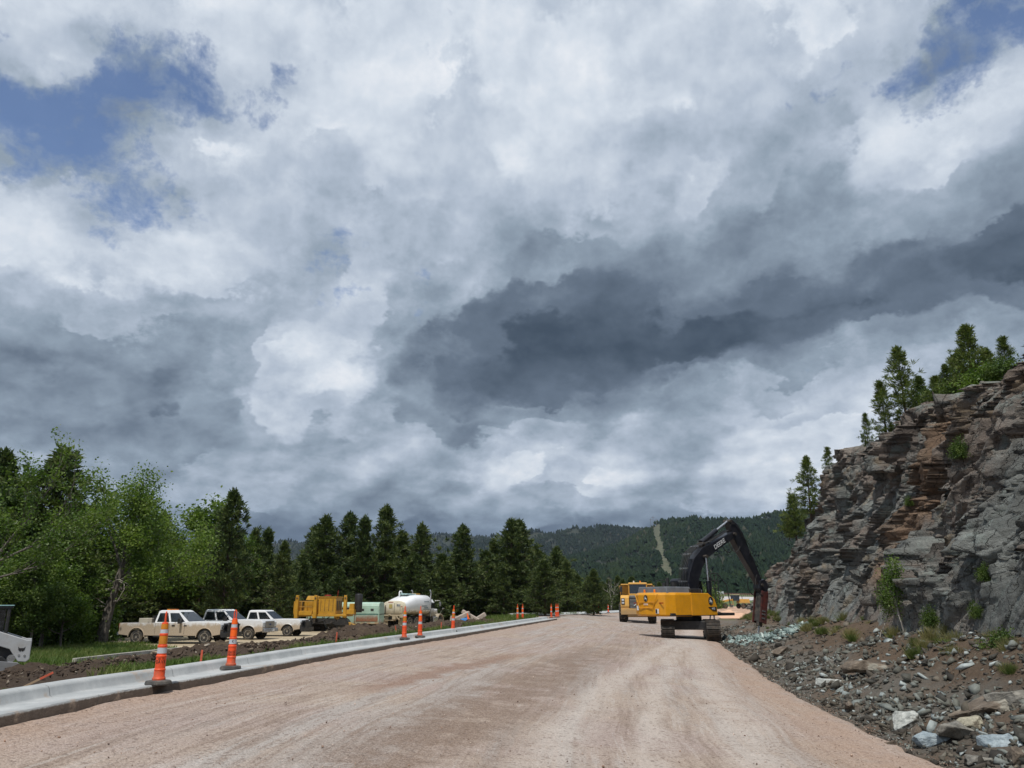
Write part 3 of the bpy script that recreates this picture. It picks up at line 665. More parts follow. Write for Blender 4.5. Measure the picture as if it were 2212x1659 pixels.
def boulder(u, v, size, mat, seed, label, flat=.6, rz=0, sink=.2, npt=14, sub=2):
    lo = at_t(u, v, 9)                                   # solve where this line of sight meets the slope
    for t in np.arange(6, 90, .1):
        p = at_t(u, v, t)
        if p.z <= Hs(p.x, p.y)+.02: break
    V, F = rock_proto(seed, flat, npt); bm = bmesh.new(); vs = [bm.verts.new(tuple(q)) for q in V]; [bm.faces.new([vs[i] for i in f]) for f in F]
    bmesh.ops.dissolve_limit(bm, angle_limit=R_(14), verts=bm.verts[:], edges=bm.edges[:])
    me = bpy.data.meshes.new('boulder'); bm.to_mesh(me); bm.free()
    o = link('boulder', me, mat); o.location = (p.x, p.y, Hs(p.x, p.y)+size[2]*(.55-sink)*.8); o.scale = (size[0], size[1], size[2]/flat*.8); o.rotation_euler = (0, 0, R_(rz))
    b = o.modifiers.new('bevel', 'BEVEL'); b.width = .03; b.segments = 1
    tex = bpy.data.textures.get('chip') or bpy.data.textures.new('chip', 'CLOUDS'); tex.noise_scale = .35; tex.noise_depth = 3
    s = o.modifiers.new('subd', 'SUBSURF'); s.subdivision_type = 'SIMPLE'; s.levels = s.render_levels = 3
    d = o.modifiers.new('chips', 'DISPLACE'); d.texture = tex; d.strength = .16; d.mid_level = .5; d.texture_coords = 'LOCAL'
    return tag(o, label, 'boulder', 'boulders lying in the rubble')
B = boulder
B(1960, 1572, (.42, .30, .34), S_white, 41, 'chalky white rock with a dark undercut, highest of the pale rocks in the right corner', .8, 20)
B(1985, 1598, (.26, .2, .26), S_brown, 42, 'small tan block wedged right under the chalky white rock', .8, 50)
B(2012, 1612, (.36, .26, .24), S_blue, 43, 'smooth pale blue rock leaning on the big grey split slab', .7, -20)
B(2062, 1606, (.46, .34, .40), S_grey, 44, 'big grey split slab with a sharp ridge, between the blue rock and the cream rock', .9, 30)
B(2092, 1578, (.34, .28, .30), S_pale, 45, 'cream streaked rock behind the big grey split slab', .8, 0)
B(2160, 1612, (.40, .26, .22), S_blue, 46, 'flat slate blue slab tilted towards the road, farthest right of the loose rocks', .5, -35)
B(2142, 1580, (.22, .16, .16), S_blue, 47, 'small bluish stone just above the flat slate blue slab', .7, 10)
B(1925, 1618, (.26, .2, .18), S_brown, 48, 'brown square rock at the very edge of the gravel road', .7, 30)
B(1835, 1534, (.30, .24, .22), S_brown, 49, 'brown block with a pale stone tucked under it, above the road edge', .8, 60)
B(1868, 1450, (.78, .5, .34), S_brown, 50, 'long brown boulder with a dark hollow under it and a white patch on top', .5, -5)
B(1800, 1434, (.34, .26, .2), S_grey, 51, 'rounded grey stone left of the long brown boulder', .7, 15)
B(1690, 1412, (.55, .4, .34), S_brown, 52, 'ochre brown boulder at the road edge nearest the rock breaker', .8, 25)
B(1790, 1476, (.4, .3, .2), S_white, 53, 'pale jagged slab lying flat in the dark rubble below the long brown boulder', .45, 0)
B(2135, 1540, (1.0, .7, .42), S_brown, 54, 'wide brown and grey bedrock hump rising from the soil at the right edge', .6, -8, .35)
B(2200, 1522, (.7, .55, .42), S_grey, 55, 'grey bedrock shoulder touching the right edge of the picture', .7, 12, .35)
B(2110, 1650, (.34, .25, .14), S_grey, 56, 'flat greenish grey slab below the big split slab', .4, 10)
B(2190, 1640, (.3, .22, .2), S_brown, 57, 'tan rock in the bottom right corner', .8, 40)
# ------------------------------------------------------------------ far hills under pine forest
def tree_field(name, pts, hs, mat, seed=0, rings=2, n=5, wid=.22):
    rg = np.random.default_rng(seed); N = len(pts)
    prof = [(0.10, 1.0), (.72, .62), (.9, .2)] if rings == 2 else [(0.08, 1.0), (.55, .76), (.95, .45), (.9, .12)]
    V = []
    for k, (r, z) in enumerate(prof):
        a = np.arange(n)*2*np.pi/n; rr = r*wid*hs[:, None]*rg.uniform(.5, 1.5, (N, n)); aa = a[None]+rg.uniform(0, 6, (N, 1))
        V.append(np.stack([pts[:, None, 0]+rr*np.cos(aa), pts[:, None, 1]+rr*np.sin(aa), pts[:, None, 2]+hs[:, None]*z*rg.uniform(.94, 1.03, (N, n))], -1))
    V = np.stack(V, 1); m = len(prof)
    base = (np.arange(N)*m*n)[:, None, None]
    F = np.array([[i*n+k, (i+1)*n+k, (i+1)*n+(k+1) % n, i*n+(k+1) % n] for i in range(m-1) for k in range(n)])[None]+base
    return link(name, np_mesh(name, V.reshape(-1, 3), F.reshape(-1, 4)), mat)
def mat_forest(name, c0, c1, c2):
    m, T, b = new_mat(name); G = T.n('ShaderNodeNewGeometry'); r = G.outputs['Random Per Island']; P = G.outputs['Position']
    c = T.mix(r, c0, c1); c = T.mix(T.rng(T.noise(P, .006, 5, .65), .46, .62), c, c2); c = T.mix(T.rng(r, .975, .98, 0, .5), c, (.10, .09, .07))
    T.put(b.inputs['Base Color'], c); b.inputs['Roughness'].default_value = .95; b.inputs['Specular IOR Level'].default_value = .05; return m
M_f1 = mat_forest('pine_forest', (.013, .025, .016), (.021, .036, .020), (.027, .042, .020))  # greens darkened so the colour carries the cloud shade over the hills
M_f2 = mat_forest('far_pine_forest', (.012, .022, .020), (.024, .036, .027), (.028, .040, .028))  # cloud shade and blue of distance mixed into the colour
STRIP = (at_t(1416, 1150, 1640), at_t(1444, 1246, 820))
def mat_hill():
    m, T, b = new_mat('hill_floor'); P = T.n('ShaderNodeNewGeometry').outputs['Position']; n = T.noise(P, .02, 6, .7); n2 = T.noise(P, .15, 4, .7)
    c = T.mix(T.rng(n, .4, .6), (.012, .020, .012), (.024, .030, .018)); c = T.mix(T.rng(n2, .55, .75, 0, .4), c, (.06, .06, .04))
    p, r = STRIP; L2 = (r.x-p.x)**2+(r.y-p.y)**2; L = math.sqrt(L2); x, y = T.sep(P)[0:2]
    px, py = T.m('SUBTRACT', x, p.x), T.m('SUBTRACT', y, p.y)
    cr = T.m('ABSOLUTE', T.m('DIVIDE', T.m('SUBTRACT', T.m('MULTIPLY', px, r.y-p.y), T.m('MULTIPLY', py, r.x-p.x)), L))
    c = T.mix(T.rng(cr, 7, 10, 1, 0), c, T.mix(T.rng(n2, .35, .65), (.05, .065, .032), (.115, .11, .07)))
    T.put(b.inputs['Base Color'], c); b.inputs['Roughness'].default_value = .95; return m
M_hill = mat_hill()
STRIP = (at_t(1416, 1150, 1640), at_t(1444, 1246, 820))
def hill(name, sil, d_crest, d_base, z_base, seed, spacing, th, mat, powr=1.0, back=500, jitter=.3, strip=False, fname='forest', detail=2, wid=.33):
    us = np.linspace(sil[0][0], sil[-1][0], 150); vs = np.interp(us, [s[0] for s in sil], [s[1] for s in sil])
    yy = (829-vs)/1661; dx = (us-1105)/1661; dy = CP-yy*SP; dz = SP+yy*CP; az = np.arctan2(dx, dy); slope = dz/np.hypot(dx, dy)
    def zf(a, d):
        sl = np.interp(a, az, slope); dc = d_crest*(1+.06*np.sin(a*31+seed)); zc = 1.45+sl*dc-th*.75
        t = np.clip((d-d_base)/(dc-d_base), 0, 1); tb = np.clip((d-dc)/back, 0, 1)
        rid = fbm(a*26+seed, d/420, 3, seed)*.20*np.sin(np.pi*t)
        tt = t**powr; prof = tt+rid; z = z_base+(zc-z_base)*prof
        return np.where(d > dc, zc-(zc-z_base)*.6*tb**1.2, np.minimum(z, 1.45+(sl*d)-th*.75+2*0))
    A, Dd = np.meshgrid(np.linspace(az[0], az[-1], 150), np.concatenate([np.linspace(d_base, d_crest*1.06, 60), d_crest*1.06+np.linspace(20, back, 8)]), indexing='ij')
    Z = zf(A, Dd); V = np.stack([Dd*np.sin(A), Dd*np.cos(A), Z], -1)
    tag(link(name, np_mesh(name, V.reshape(-1, 3), grid_faces(*A.shape), True), M_hill), kind='structure')
    rg = np.random.default_rng(seed); pts = []; d = d_base; rows = []
    while d < d_crest*1.08:
        w = d*(az[-1]-az[0]); k = int(w/spacing); a = az[0]+(np.arange(k)+rg.random(k))*(w/k)/d; dj = d+rg.uniform(-.5, .5, k)*spacing
        rows.append(np.stack([a, dj], -1)); d += spacing
    q = np.concatenate(rows); x, y = q[:, 1]*np.sin(q[:, 0]), q[:, 1]*np.cos(q[:, 0]); z = zf(q[:, 0], q[:, 1])
    keep = rg.random(len(q)) > .12; keep &= fbm(x/60, y/60, 3, seed+3) > -.21
    if strip:
        p, r = STRIP; s = ((x-p.x)*(r.x-p.x)+(y-p.y)*(r.y-p.y))/((r.x-p.x)**2+(r.y-p.y)**2); px, py = p.x+s*(r.x-p.x), p.y+s*(r.y-p.y); dd = np.hypot(x-px, y-py)
        keep &= ~((s > -.03) & (s < 1.1) & (dd < 8-4*np.clip(s, 0, 1)+2*fbm(s*12, s*0, 2, 3)))
    hs = th*rg.uniform(.5, 1.15, len(q))*(1+.5*fbm(x/35, y/35, 2, seed+9))
    o = tree_field(fname, np.stack([x, y, z], -1)[keep], hs[keep], mat, seed, detail, 5, wid); tag(o, kind='stuff'); return zf
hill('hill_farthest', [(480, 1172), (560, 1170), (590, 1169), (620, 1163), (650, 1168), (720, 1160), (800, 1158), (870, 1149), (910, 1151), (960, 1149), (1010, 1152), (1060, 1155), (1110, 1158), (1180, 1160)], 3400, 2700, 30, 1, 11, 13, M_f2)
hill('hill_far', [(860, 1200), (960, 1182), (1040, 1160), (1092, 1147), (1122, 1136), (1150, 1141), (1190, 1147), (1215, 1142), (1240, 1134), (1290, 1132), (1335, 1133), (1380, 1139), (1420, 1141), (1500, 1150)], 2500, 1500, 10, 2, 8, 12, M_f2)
ZC = hill('hill_wooded', [(900, 1262), (1000, 1246), (1100, 1226), (1200, 1205), (1300, 1181), (1360, 1158), (1398, 1138), (1406, 1139), (1412, 1124), (1450, 1117), (1500, 1116), (1560, 1118), (1620, 1110), (1700, 1103), (1800, 1095), (1950, 1090)], 1650, 560, -16, 3, 6.6, 11.5, M_f1, 1.15, strip=True)
hill('valley_side', [(820, 1285), (1000, 1268), (1150, 1262), (1260, 1250), (1350, 1246), (1450, 1240), (1560, 1236), (1700, 1228), (1800, 1224)], 560, 330, -14, 4, 4.2, 8.5, M_f1, 1.0, 120, detail=3)
# power poles standing in the notch where the cleared strip crosses the ridge
M_pole = paint('weathered_pole', (.16, .13, .10), .9)
for k, (u, v, t) in enumerate(((1404, 1119, 1640), (1409, 1114, 1650), (1416, 1120, 1630))):
    top = at_t(u, v, t); b = MB(); b.cyl((0, 0, 0), (0, 0, 30), .5, 6, .35); r = empty('power_pole', (top.x, top.y, top.z-30), 0, ['left pole in the notch of the wooded ridge', 'tallest pole in the notch of the wooded ridge', 'right pole in the notch of the wooded ridge'][k], 'power pole', 'power poles on the far ridge')
    b.build('pole', M_pole, r); c = MB(); c.box((0, 0, 27), (7, .5, .5)); c.build('crossarm', M_pole, r)
# ------------------------------------------------------------------ trees
def mat_leaf(name, c0, c1, c2, trans=.25, rough=.6, scale=.7):
    m = bpy.data.materials.new(name); m.use_nodes = True; T = NT(m.node_tree); G = T.n('ShaderNodeNewGeometry'); r = G.outputs['Random Per Island']
    oi = T.n('ShaderNodeObjectInfo').outputs['Random']; P = T.n('ShaderNodeTexCoord').outputs['Object']
    n = T.noise(P, scale, 4, .6); c = T.mix(r, c0, c1); c = T.mix(T.rng(n, .45, .62, 0, .8), c, c2); c = T.mix(1, c, T.mix(oi, (.8, .84, .8), (1.2, 1.14, 1.1)), 'MULTIPLY')
    p = T.n('ShaderNodeBsdfPrincipled', ins={'Base Color': c, 'Roughness': rough, 'Specular IOR Level': .25}); t = T.n('ShaderNodeBsdfTranslucent', ins={0: T.mix(1, c, (1.1, 1.3, .6), 'MULTIPLY')})
    x = T.n('ShaderNodeMixShader', ins={0: trans, 1: p.outputs[0], 2: t.outputs[0]}); T.n('ShaderNodeOutputMaterial', ins={0: x.outputs[0]}); return m
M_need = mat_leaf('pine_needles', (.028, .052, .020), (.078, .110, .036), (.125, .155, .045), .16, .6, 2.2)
M_need2 = mat_leaf('painted_lit_pine_needles', (.036, .066, .022), (.11, .15, .042), (.16, .19, .05), .22, .6, 2.2)  # brighter copy of the needles, sunlight put into the colour
M_leaf = mat_leaf('cottonwood_leaves', (.05, .10, .018), (.13, .20, .042), (.17, .235, .045), .35, .42)
M_leaf2 = mat_leaf('undergrowth_leaves', (.035, .070, .016), (.10, .155, .035), (.14, .19, .045), .3, .55)
def mat_bark(name, c0, c1):
    m, T, b = new_mat(name); P = T.n('ShaderNodeTexCoord').outputs['Object']; n = T.noise(T.vm('MULTIPLY', P, (5, 5, 1)), 2.5, 6, .7)
    T.put(b.inputs['Base Color'], T.mix(T.rng(n, .35, .65), c0, c1)); b.inputs['Roughness'].default_value = .9; bump(T, b, n, 1, .06); return m
M_bark = mat_bark('grey_bark', (.06, .052, .042), (.22, .195, .165)); M_pbark = mat_bark('pine_bark', (.035, .024, .018), (.11, .075, .05)); M_dead = mat_bark('bleached_wood', (.22, .20, .17), (.45, .42, .37))
def spray(cent, dirs, n_per, ln, wd, rg, cone=1.0):
    """bursts of thin leaf blades: every centre gets n_per blades fanning about its direction"""
    C = np.repeat(cent, n_per, 0); D = np.repeat(dirs, n_per, 0); N = len(C)
    d = D+rg.normal(0, .75*cone, (N, 3)); d /= np.linalg.norm(d, axis=1)[:, None]+1e-9
    L = ln*rg.uniform(.6, 1.2, N)[:, None]; side = np.cross(d, rg.normal(0, 1, (N, 3))); side /= np.linalg.norm(side, axis=1)[:, None]+1e-9
    o = C+rg.normal(0, ln*.18, (N, 3)); w = wd*rg.uniform(.7, 1.3, N)[:, None]
    V = np.stack([o, o+d*L*.6+side*w, o+d*L, o+d*L*.6-side*w], 1).reshape(-1, 3); F = np.arange(N*4).reshape(-1, 4); return V, F
def pine_meshes(seed, r=.24, gap=.10, dens=1.0, open_=0.0, tuft=.42):
    """pine 10 m tall: (crown mesh, trunk mesh)"""
    rg = np.random.default_rng(seed); cs = []; ds = []; tb = MB(); z = 10*gap; lean = rg.uniform(-.02, .02, 2)
    tb.tube([(0, 0, -1.2), (0, 0, 1), (lean[0]*5, lean[1]*5, 5), (lean[0]*9.8, lean[1]*9.8, 9.8)], [.20, .16, .09, .015], 7)
    k = 0
    while z < 9.85:
        h = z/10; R = 10*r*(min(1, (1.015-h)*1.38)**1.05)*(.55+.45*min(1, (h-gap)*6+.25))*rg.uniform(.72, 1.12); nb = int(rg.integers(4, 7)*(1.15-open_*.3)); a0 = rg.uniform(0, 6.28)
        for b in range(nb):
            a = a0+b*6.283/nb+rg.uniform(-.35, .35); Rb = R*rg.uniform(.55, 1.2)*(1+.22*math.sin(z*1.5+seed*2)+.20*math.sin(a*2+z*.8+seed)); rise = rg.uniform(-.05, .30)+h*.35
            if open_ and rg.random() < open_*.35: continue
            dx, dy = math.cos(a), math.sin(a); base = np.array([lean[0]*z, lean[1]*z, z]); tip = base+np.array([dx*Rb, dy*Rb, Rb*rise])
            tb.tube([tuple(base), tuple(tip)], [.045*(1.1-h), .012], 4, False)
            nc = max(2, int(Rb/.42*dens))
            for c in range(nc):
                f = (c+.8)/nc; f = f**.75; sp = .14+.16*Rb*f*.5
                p = base+(tip-base)*f+rg.normal(0, sp, 3)*np.array([1, 1, .55])
                cs.append(p); ds.append((dx*.7, dy*.7, .75))
        z += rg.uniform(.26, .40)*(1.0+open_*.5)*(1-.35*h)
    for i in range(8): cs.append(np.array([lean[0]*9.7, lean[1]*9.7, 9.3+.11*i])); ds.append((0, 0, 1))
    V, F = spray(np.array(cs), np.array(ds, float), 22, tuft, .045, rg, .8)
    cm = np_mesh('crown', V, F); o = tb.build('trunk', M_pbark); tm = o.data; bpy.data.objects.remove(o); return cm, tm
PINES = [pine_meshes(1, .26), pine_meshes(2, .30, .06), pine_meshes(3, .23, .14, .9, .25), pine_meshes(4, .31, .05), pine_meshes(5, .25, .08, .9, .2)]
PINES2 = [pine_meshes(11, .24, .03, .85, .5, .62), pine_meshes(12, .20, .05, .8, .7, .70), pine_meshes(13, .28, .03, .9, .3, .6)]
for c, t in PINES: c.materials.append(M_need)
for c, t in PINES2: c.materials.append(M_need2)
_pr = random.Random(5)
def pine(x, y, h, kind, label, group, wide=1.0, z=None, protos=None):
    cm, tm = (protos or PINES)[kind % len(protos or PINES)]
    r = empty('pine_tree', (x, y, (Hs(x, y) if z is None else z)), _pr.uniform(0, 6.28), label, 'tree', group); s = h/10
    for nm, me in (('crown', cm), ('trunk', tm)):
        o = link(nm, me, None, r); o.scale = (s*wide, s*wide, s)
    return r
def pine_uv(u, v, t, kind, label, group='pines along the parking lot', wide=1.0):
    p = at_t(u, v, t); g = Hs(p.x, p.y); return pine(p.x, p.y, p.z-g, kind, label, group, wide)
G1 = 'pines along the parking lot'
for a in [
    (134, 975, 52, 1, 'tall dark pine rising behind the left cottonwood branches', 1.35), (15, 985, 56, 3, 'dark pine cut by the left edge of the picture, behind bare twigs', 1.2),
    (357, 1112, 70, 2, 'pine whose tip alone shows between the two cottonwoods', 1.0), (503, 1064, 63, 0, 'tall slim pine with a narrow dark spire behind the second white pickup', .95),
    (552, 1146, 72, 1, 'pine with a blunt top just right of the tall slim spire', 1.0), (583, 1146, 76, 2, 'narrow pine in the dip above the third white pickup', 1.0), (612, 1172, 70, 4, 'low yellow green pine left of the broad twin pines, above the yellow paver', 1.1),
    (686, 1140, 84, 3, 'left shoulder pine of the broad dark clump above the paver', 1.0), (709, 1118, 82, 1, 'broad rounded pine above the yellow paver', 1.15), (753, 1114, 86, 0, 'second of the close row of pines above the green trailer, with a full top', 1.1),
    (792, 1121, 84, 2, 'slim pine with a gappy top over the middle of the green trailer', 1.0), (837, 1098, 86, 0, 'tallest pine of the middle row with a layered spire, above the tanker rear', 1.1), (864, 1150, 90, 1, 'shorter pine tucked behind the tallest spire of the middle row', 1.2),
    (914, 1136, 88, 4, 'pointed pine standing apart above the tanker cab', 1.15), (998, 1139, 92, 0, 'pointed pine against the far hills above the broken concrete pile', 1.25), (1064, 1170, 96, 2, 'smaller pine between the pointed pine and the double-topped pine', 1.2),
    (1101, 1126, 92, 3, 'massive pine with its left of two tops, above the pair of cones', 1.2), (1121, 1128, 95, 1, 'massive pine with the right of two tops, above the pair of cones', 1.25), (1176, 1198, 104, 4, 'short pine filling the slope right of the double-topped pines', 1.2), (1204, 1183, 108, 1, 'last tall pine of the row before the pale poplar', 1.25),
    (60, 1120, 60, 0, 'pine in shade behind the skid steer', 1.3), (250, 1180, 62, 1, 'dark pine in shade right behind the leaning cottonwood trunk', 1.4), (430, 1190, 68, 3, 'pine in shade above the first white pickup cab', 1.4), (660, 1215, 74, 2, 'shaded pine low behind the yellow paver', 1.5), (735, 1230, 76, 4, 'shaded pine low behind the green trailer', 1.5),
    (890, 1205, 82, 1, 'shaded pine right behind the tanker top', 1.5), (960, 1215, 86, 3, 'shaded pine low behind the tanker cab', 1.5)]:
    pine_uv(a[0], a[1], a[2], a[3], a[4], G1, a[5])
rr = random.Random(8)
for k in range(62):     # the wall of lower trees behind them
    u = -60+k*22+rr.uniform(-9, 9); t = rr.uniform(80, 108) if u > 450 else rr.uniform(62, 84); v = rr.uniform(1175, 1240)+max(0, (u-1150))*.25
    pine_uv(u, v, t, k, 'dark pine filling the tree wall behind the parked machines', 'shaded pines filling the tree wall', rr.uniform(1.25, 1.7))
for k in range(30):
    u = 1215+k*8.2+rr.uniform(-5, 5); t = rr.uniform(118, 165); v = rr.uniform(1226, 1262)+(u-1215)*.09
    pine_uv(u, v, t, k, 'young pine on the slope below the far kerb', 'young pines beyond the far kerb', rr.uniform(1.1, 1.6))

# ---- broadleaf trees grown branch by branch
def grow(seed, start, d0, L, r0, levels=4, spread=.55, split=3, up=.12, leaf_from=2, bend=.12):
    rg = random.Random(seed); segs = []; tips = []
    def go(p, d, L, r, lv):
        pts = [p]; rs = [r]; n = 4; q = p; dd = d
        for i in range(n):
            dd = (dd+Vector((rg.gauss(0, bend), rg.gauss(0, bend), rg.gauss(0, bend)+up*.3))).normalized(); q = q+dd*(L/n); pts.append(q); rs.append(r*(1-.42*(i+1)/n))
            if lv >= leaf_from: tips.append((q, dd, lv))
        segs.append((pts, rs))
        if lv >= levels: return
        for k in range(split+(lv == 0)):
            ax = Vector((rg.gauss(0, 1), rg.gauss(0, 1), rg.gauss(0, .6))); nd = (dd+ax.normalized()*spread*rg.uniform(.7, 1.4)+Vector((0, 0, up))).normalized()
            st = pts[-1] if k == 0 else pts[rg.choice((2, 3, 4))]
            go(st, nd, L*rg.uniform(.58, .82), rs[-1]*(.9 if k == 0 else .65), lv+1)
    go(Vector(start), Vector(d0).normalized(), L, r0, 0); return segs, tips
def leaf_mass(tips, n_per, ls, rg, spread=.22, keep=1.0):
    T_ = [t for t in tips if rg.random() < keep]; c = np.array([t[0][:] for t in T_]); C = np.repeat(c, n_per, 0)+rg.normal(0, spread, (len(c)*n_per, 3)); N = len(C)
    nrm = rg.normal(0, 1, (N, 3))+np.array([0, 0, .7]); nrm /= np.linalg.norm(nrm, axis=1)[:, None]; a = np.cross(nrm, rg.normal(0, 1, (N, 3))); a /= np.linalg.norm(a, axis=1)[:, None]; b = np.cross(nrm, a); s = ls*rg.uniform(.6, 1.3, N)[:, None]
    V = np.stack([C-a*s, C-b*s*.75, C+a*s, C+b*s*.75], 1).reshape(-1, 3); return V, np.arange(N*4).reshape(-1, 4)
def broadleaf(name, x, y, segs, tips, mleaf, mbark, n_per, ls, label, cat, group=None, spread=.22, keep=1, seed=0, z=None, dead=None, ztop=None):
    r = empty(name, (x, y, Hs(x, y) if z is None else z), 0, label, cat, group); b = MB()
    for pts, rs in segs: b.tube(pts, rs, 7 if rs[0] > .06 else 4, False)
    if ztop is not None: sc = (ztop-r.location.z)/(max(t[0].z for t in tips)+.15); r.scale = (sc, sc, sc)
    b.build('trunk', mbark, r, smooth=True)
    if n_per: V, F = leaf_mass(tips, n_per, ls, np.random.default_rng(seed), spread, keep); o = link('crown', np_mesh('crown', V, F), mleaf, r)
    if dead:
        d = MB()
        for pts, rs in dead: d.tube(pts, rs, 4, False)
        d.build('dead_branch', M_dead, r)
    return r
def dead_sticks(seed, z0, z1, n, rr0, L=1.2, cx=0, cy=0):
    rg = random.Random(seed); out = []
    for k in range(n):
        a = rg.uniform(0, 6.28); z = rg.uniform(z0, z1); p = Vector((cx+math.cos(a)*rr0, cy+math.sin(a)*rr0, z)); pts = [p]; d = Vector((math.cos(a), math.sin(a), rg.uniform(-.3, .5)))
        for i in range(4): d = (d+Vector((rg.gauss(0, .35), rg.gauss(0, .35), rg.gauss(0, .3)))).normalized(); p = p+d*L*rg.uniform(.15, .35); pts.append(p)
        out.append((pts, [.035, .028, .02, .014, .006]))
    return out
# leaning cottonwood behind the first pickup: one bare bole, then wide limbs
def cottonwoods():
    p = at_t(216, 1393, 47.5); x, y = p.x, p.y; segs = []; tips = []
    bole = [Vector((0, 0, -.5)), Vector((.08, 0, .8)), Vector((.2, .1, 2.0)), Vector((.38, .1, 3.2)), Vector((.6, .2, 4.6))]; segs.append((bole, [.48, .36, .32, .27, .20]))
    bole = [b*1.1 for b in bole]; segs[0] = (bole, segs[0][1])
    for k, (sx, d, L, r) in enumerate((((.38, .1, 3.2), (1, .1, .30), 2.9, .13), ((.6, .2, 4.6), (.35, -.2, 1), 2.5, .12), ((.6, .2, 4.6), (-.8, .2, .75), 2.5, .11), ((.5, .1, 3.6), (-1, .4, .25), 2.6, .10), ((.3, .1, 2.5), (.9, -.6, .1), 1.9, .07), ((.6, .1, 4.0), (.4, .9, .5), 2.2, .08), ((.6, .2, 4.6), (.9, .1, .9), 2.3, .10))):
        s, t = grow(100+k, Vector(sx)*1.1, d, L*1.12, r, 3, .6, 3, .14, 1, .14); segs += s; tips += t
    broadleaf('cottonwood_tree', x, y, segs, tips, M_leaf, M_bark, 17, .088, 'leafy cottonwood with a leaning grey trunk left of the first pickup', 'tree', None, .36, 1, 1, None, dead_sticks(3, 2.4, 4.4, 16, .25, 2.2, .4, .1), at_t(200, 992, 47.5).z)
    p = at_t(-70, 1380, 38); segs = []; tips = []
    s0 = [Vector((0, 0, -.3)), Vector((.1, 0, 2.2)), Vector((.5, 0, 4.5)), Vector((1.1, 0, 5.9))]; segs.append((s0, [.28, .22, .16, .11]))
    for k, (sx, d, L, r) in enumerate((((1.1, 0, 5.9), (.62, 0, 1), 2.8, .08), ((.8, 0, 5.1), (1, .1, .42), 2.8, .075), ((.4, 0, 4.2), (1, .2, .15), 2.8, .07), ((.3, 0, 3.5), (.7, -.6, .2), 2.4, .06))):
        s, t = grow(140+k, sx, d, L, r, 3, .5, 3, .12, 1, .10); segs += s; tips += t
    broadleaf('cottonwood_tree', p.x, p.y, segs, tips, M_leaf, M_bark, 10, .08, 'cottonwood reaching in from the left edge with sparse leafy shoots against the cloud', 'tree', None, .2, .7, 2, None, None, at_t(95, 888, 38).z)
    p = at_t(-30, 1370, 44); s, t = grow(177, (0, 0, 0), (.25, 0, 1), 4.6, .16, 4, .5, 2, .1, 9, .12)
    broadleaf('bare_tree', p.x, p.y, s, t, None, M_bark, 0, 0, 'leafless tree with thin twigs at the top left of the tree line', 'tree')
    p = at_z(395, 1385, -1.05); p = at_t(398, 1380, 66); segs = []; tips = []
    segs.append(([Vector((0, 0, -.3)), Vector((.2, 0, 3)), Vector((.3, 0, 6.4))], [.2, .15, .1]))
    for k, (sx, d, L, r) in enumerate((((.3, 0, 6.4), (.15, 0, 1), 3.0, .09), ((.25, 0, 5.2), (.9, 0, .6), 2.8, .08), ((.2, 0, 4.4), (-.9, 0, .5), 2.7, .08), ((.2, 0, 3.6), (.9, -.3, .2), 2.8, .07))):
        s, t = grow(160+k, sx, d, L, r, 3, .55, 3, .14, 1, .14); segs += s; tips += t
    broadleaf('cottonwood_tree', p.x, p.y, segs, tips, M_leaf, M_bark, 26, .09, 'bright green cottonwood rising behind the cab of the first pickup', 'tree', None, .30, 1, 3, None, None, at_t(405, 1070, 66).z)
    p = at_t(1230, 1290, 116); s, t = grow(190, (0, 0, 0), (0, 0, 1), 2.4, .12, 3, .35, 3, .3, 1, .1)
    broadleaf('poplar_tree', p.x, p.y, s, t, M_leaf, M_bark, 16, .11, 'pale bright green poplar at the end of the pine row', 'tree', None, .3, 1, 4)
    p = at_t(1318, 1310, 118); s, t = grow(200, (0, 0, 0), (.05, 0, 1), 2.2, .16, 3, .75, 3, .2, 9, .16)
    broadleaf('dead_tree', p.x, p.y, s, t, None, M_dead, 0, 0, 'bleached dead tree with forking bare limbs left of the haul truck', 'tree')
cottonwoods()
# younger broadleaf trees closing the gaps at the left
def young(seed):
    segs = []; tips = []
    segs.append(([Vector((0, 0, -.5)), Vector((.1, 0, 2)), Vector((.1, .1, 4.2))], [.12, .09, .06]))
    for k, (z, d, L) in enumerate(((4.2, (.1, 0, 1), 1.8), (3.4, (.9, .2, .7), 1.7), (3.0, (-.9, -.2, .7), 1.7), (2.4, (.2, .9, .5), 1.7), (2.2, (.1, -1, .5), 1.7), (1.6, (-.9, .3, .35), 1.6), (1.4, (.9, -.3, .3), 1.6))):
        s, t = grow(seed*20+k, (.1, 0, z), d, L, .05, 2, .6, 3, .14, 1, .14); segs += s; tips += t
    b = MB(); [b.tube(p, r, 5, False) for p, r in segs]; o = b.build('trunk', M_bark); tm = o.data; bpy.data.objects.remove(o)
    V, F = leaf_mass(tips, 34, .095, np.random.default_rng(seed), .36); return np_mesh('crown', V, F), tm
YT = [young(31), young(32), young(33)]
for k, (c, t) in enumerate(YT): c.materials.append(M_leaf if k else M_leaf2)
for k, (u, v, t) in enumerate(((-40, 1120, 48), (20, 1150, 52), (75, 1140, 50), (120, 1190, 46), (165, 1150, 56), (290, 1175, 66), (380, 1200, 68), (440, 1150, 68), (10, 1220, 42), (90, 1245, 41), (150, 1260, 43), (300, 1250, 67), (420, 1250, 68), (520, 1275, 70))):
    p = at_t(u, v, t); g = Hs(p.x, p.y); r = empty('broadleaf_tree', (p.x, p.y, g), k*1.7, 'young bright green broadleaf tree in the thicket at the left', 'tree', 'young broadleaf trees in the left thicket'); sc = (p.z-g)/6.2
    for nm, me in zip(('crown', 'trunk'), YT[k % 3]): o = link(nm, me, None, r); o.scale = (sc*1.15, sc*1.15, sc)
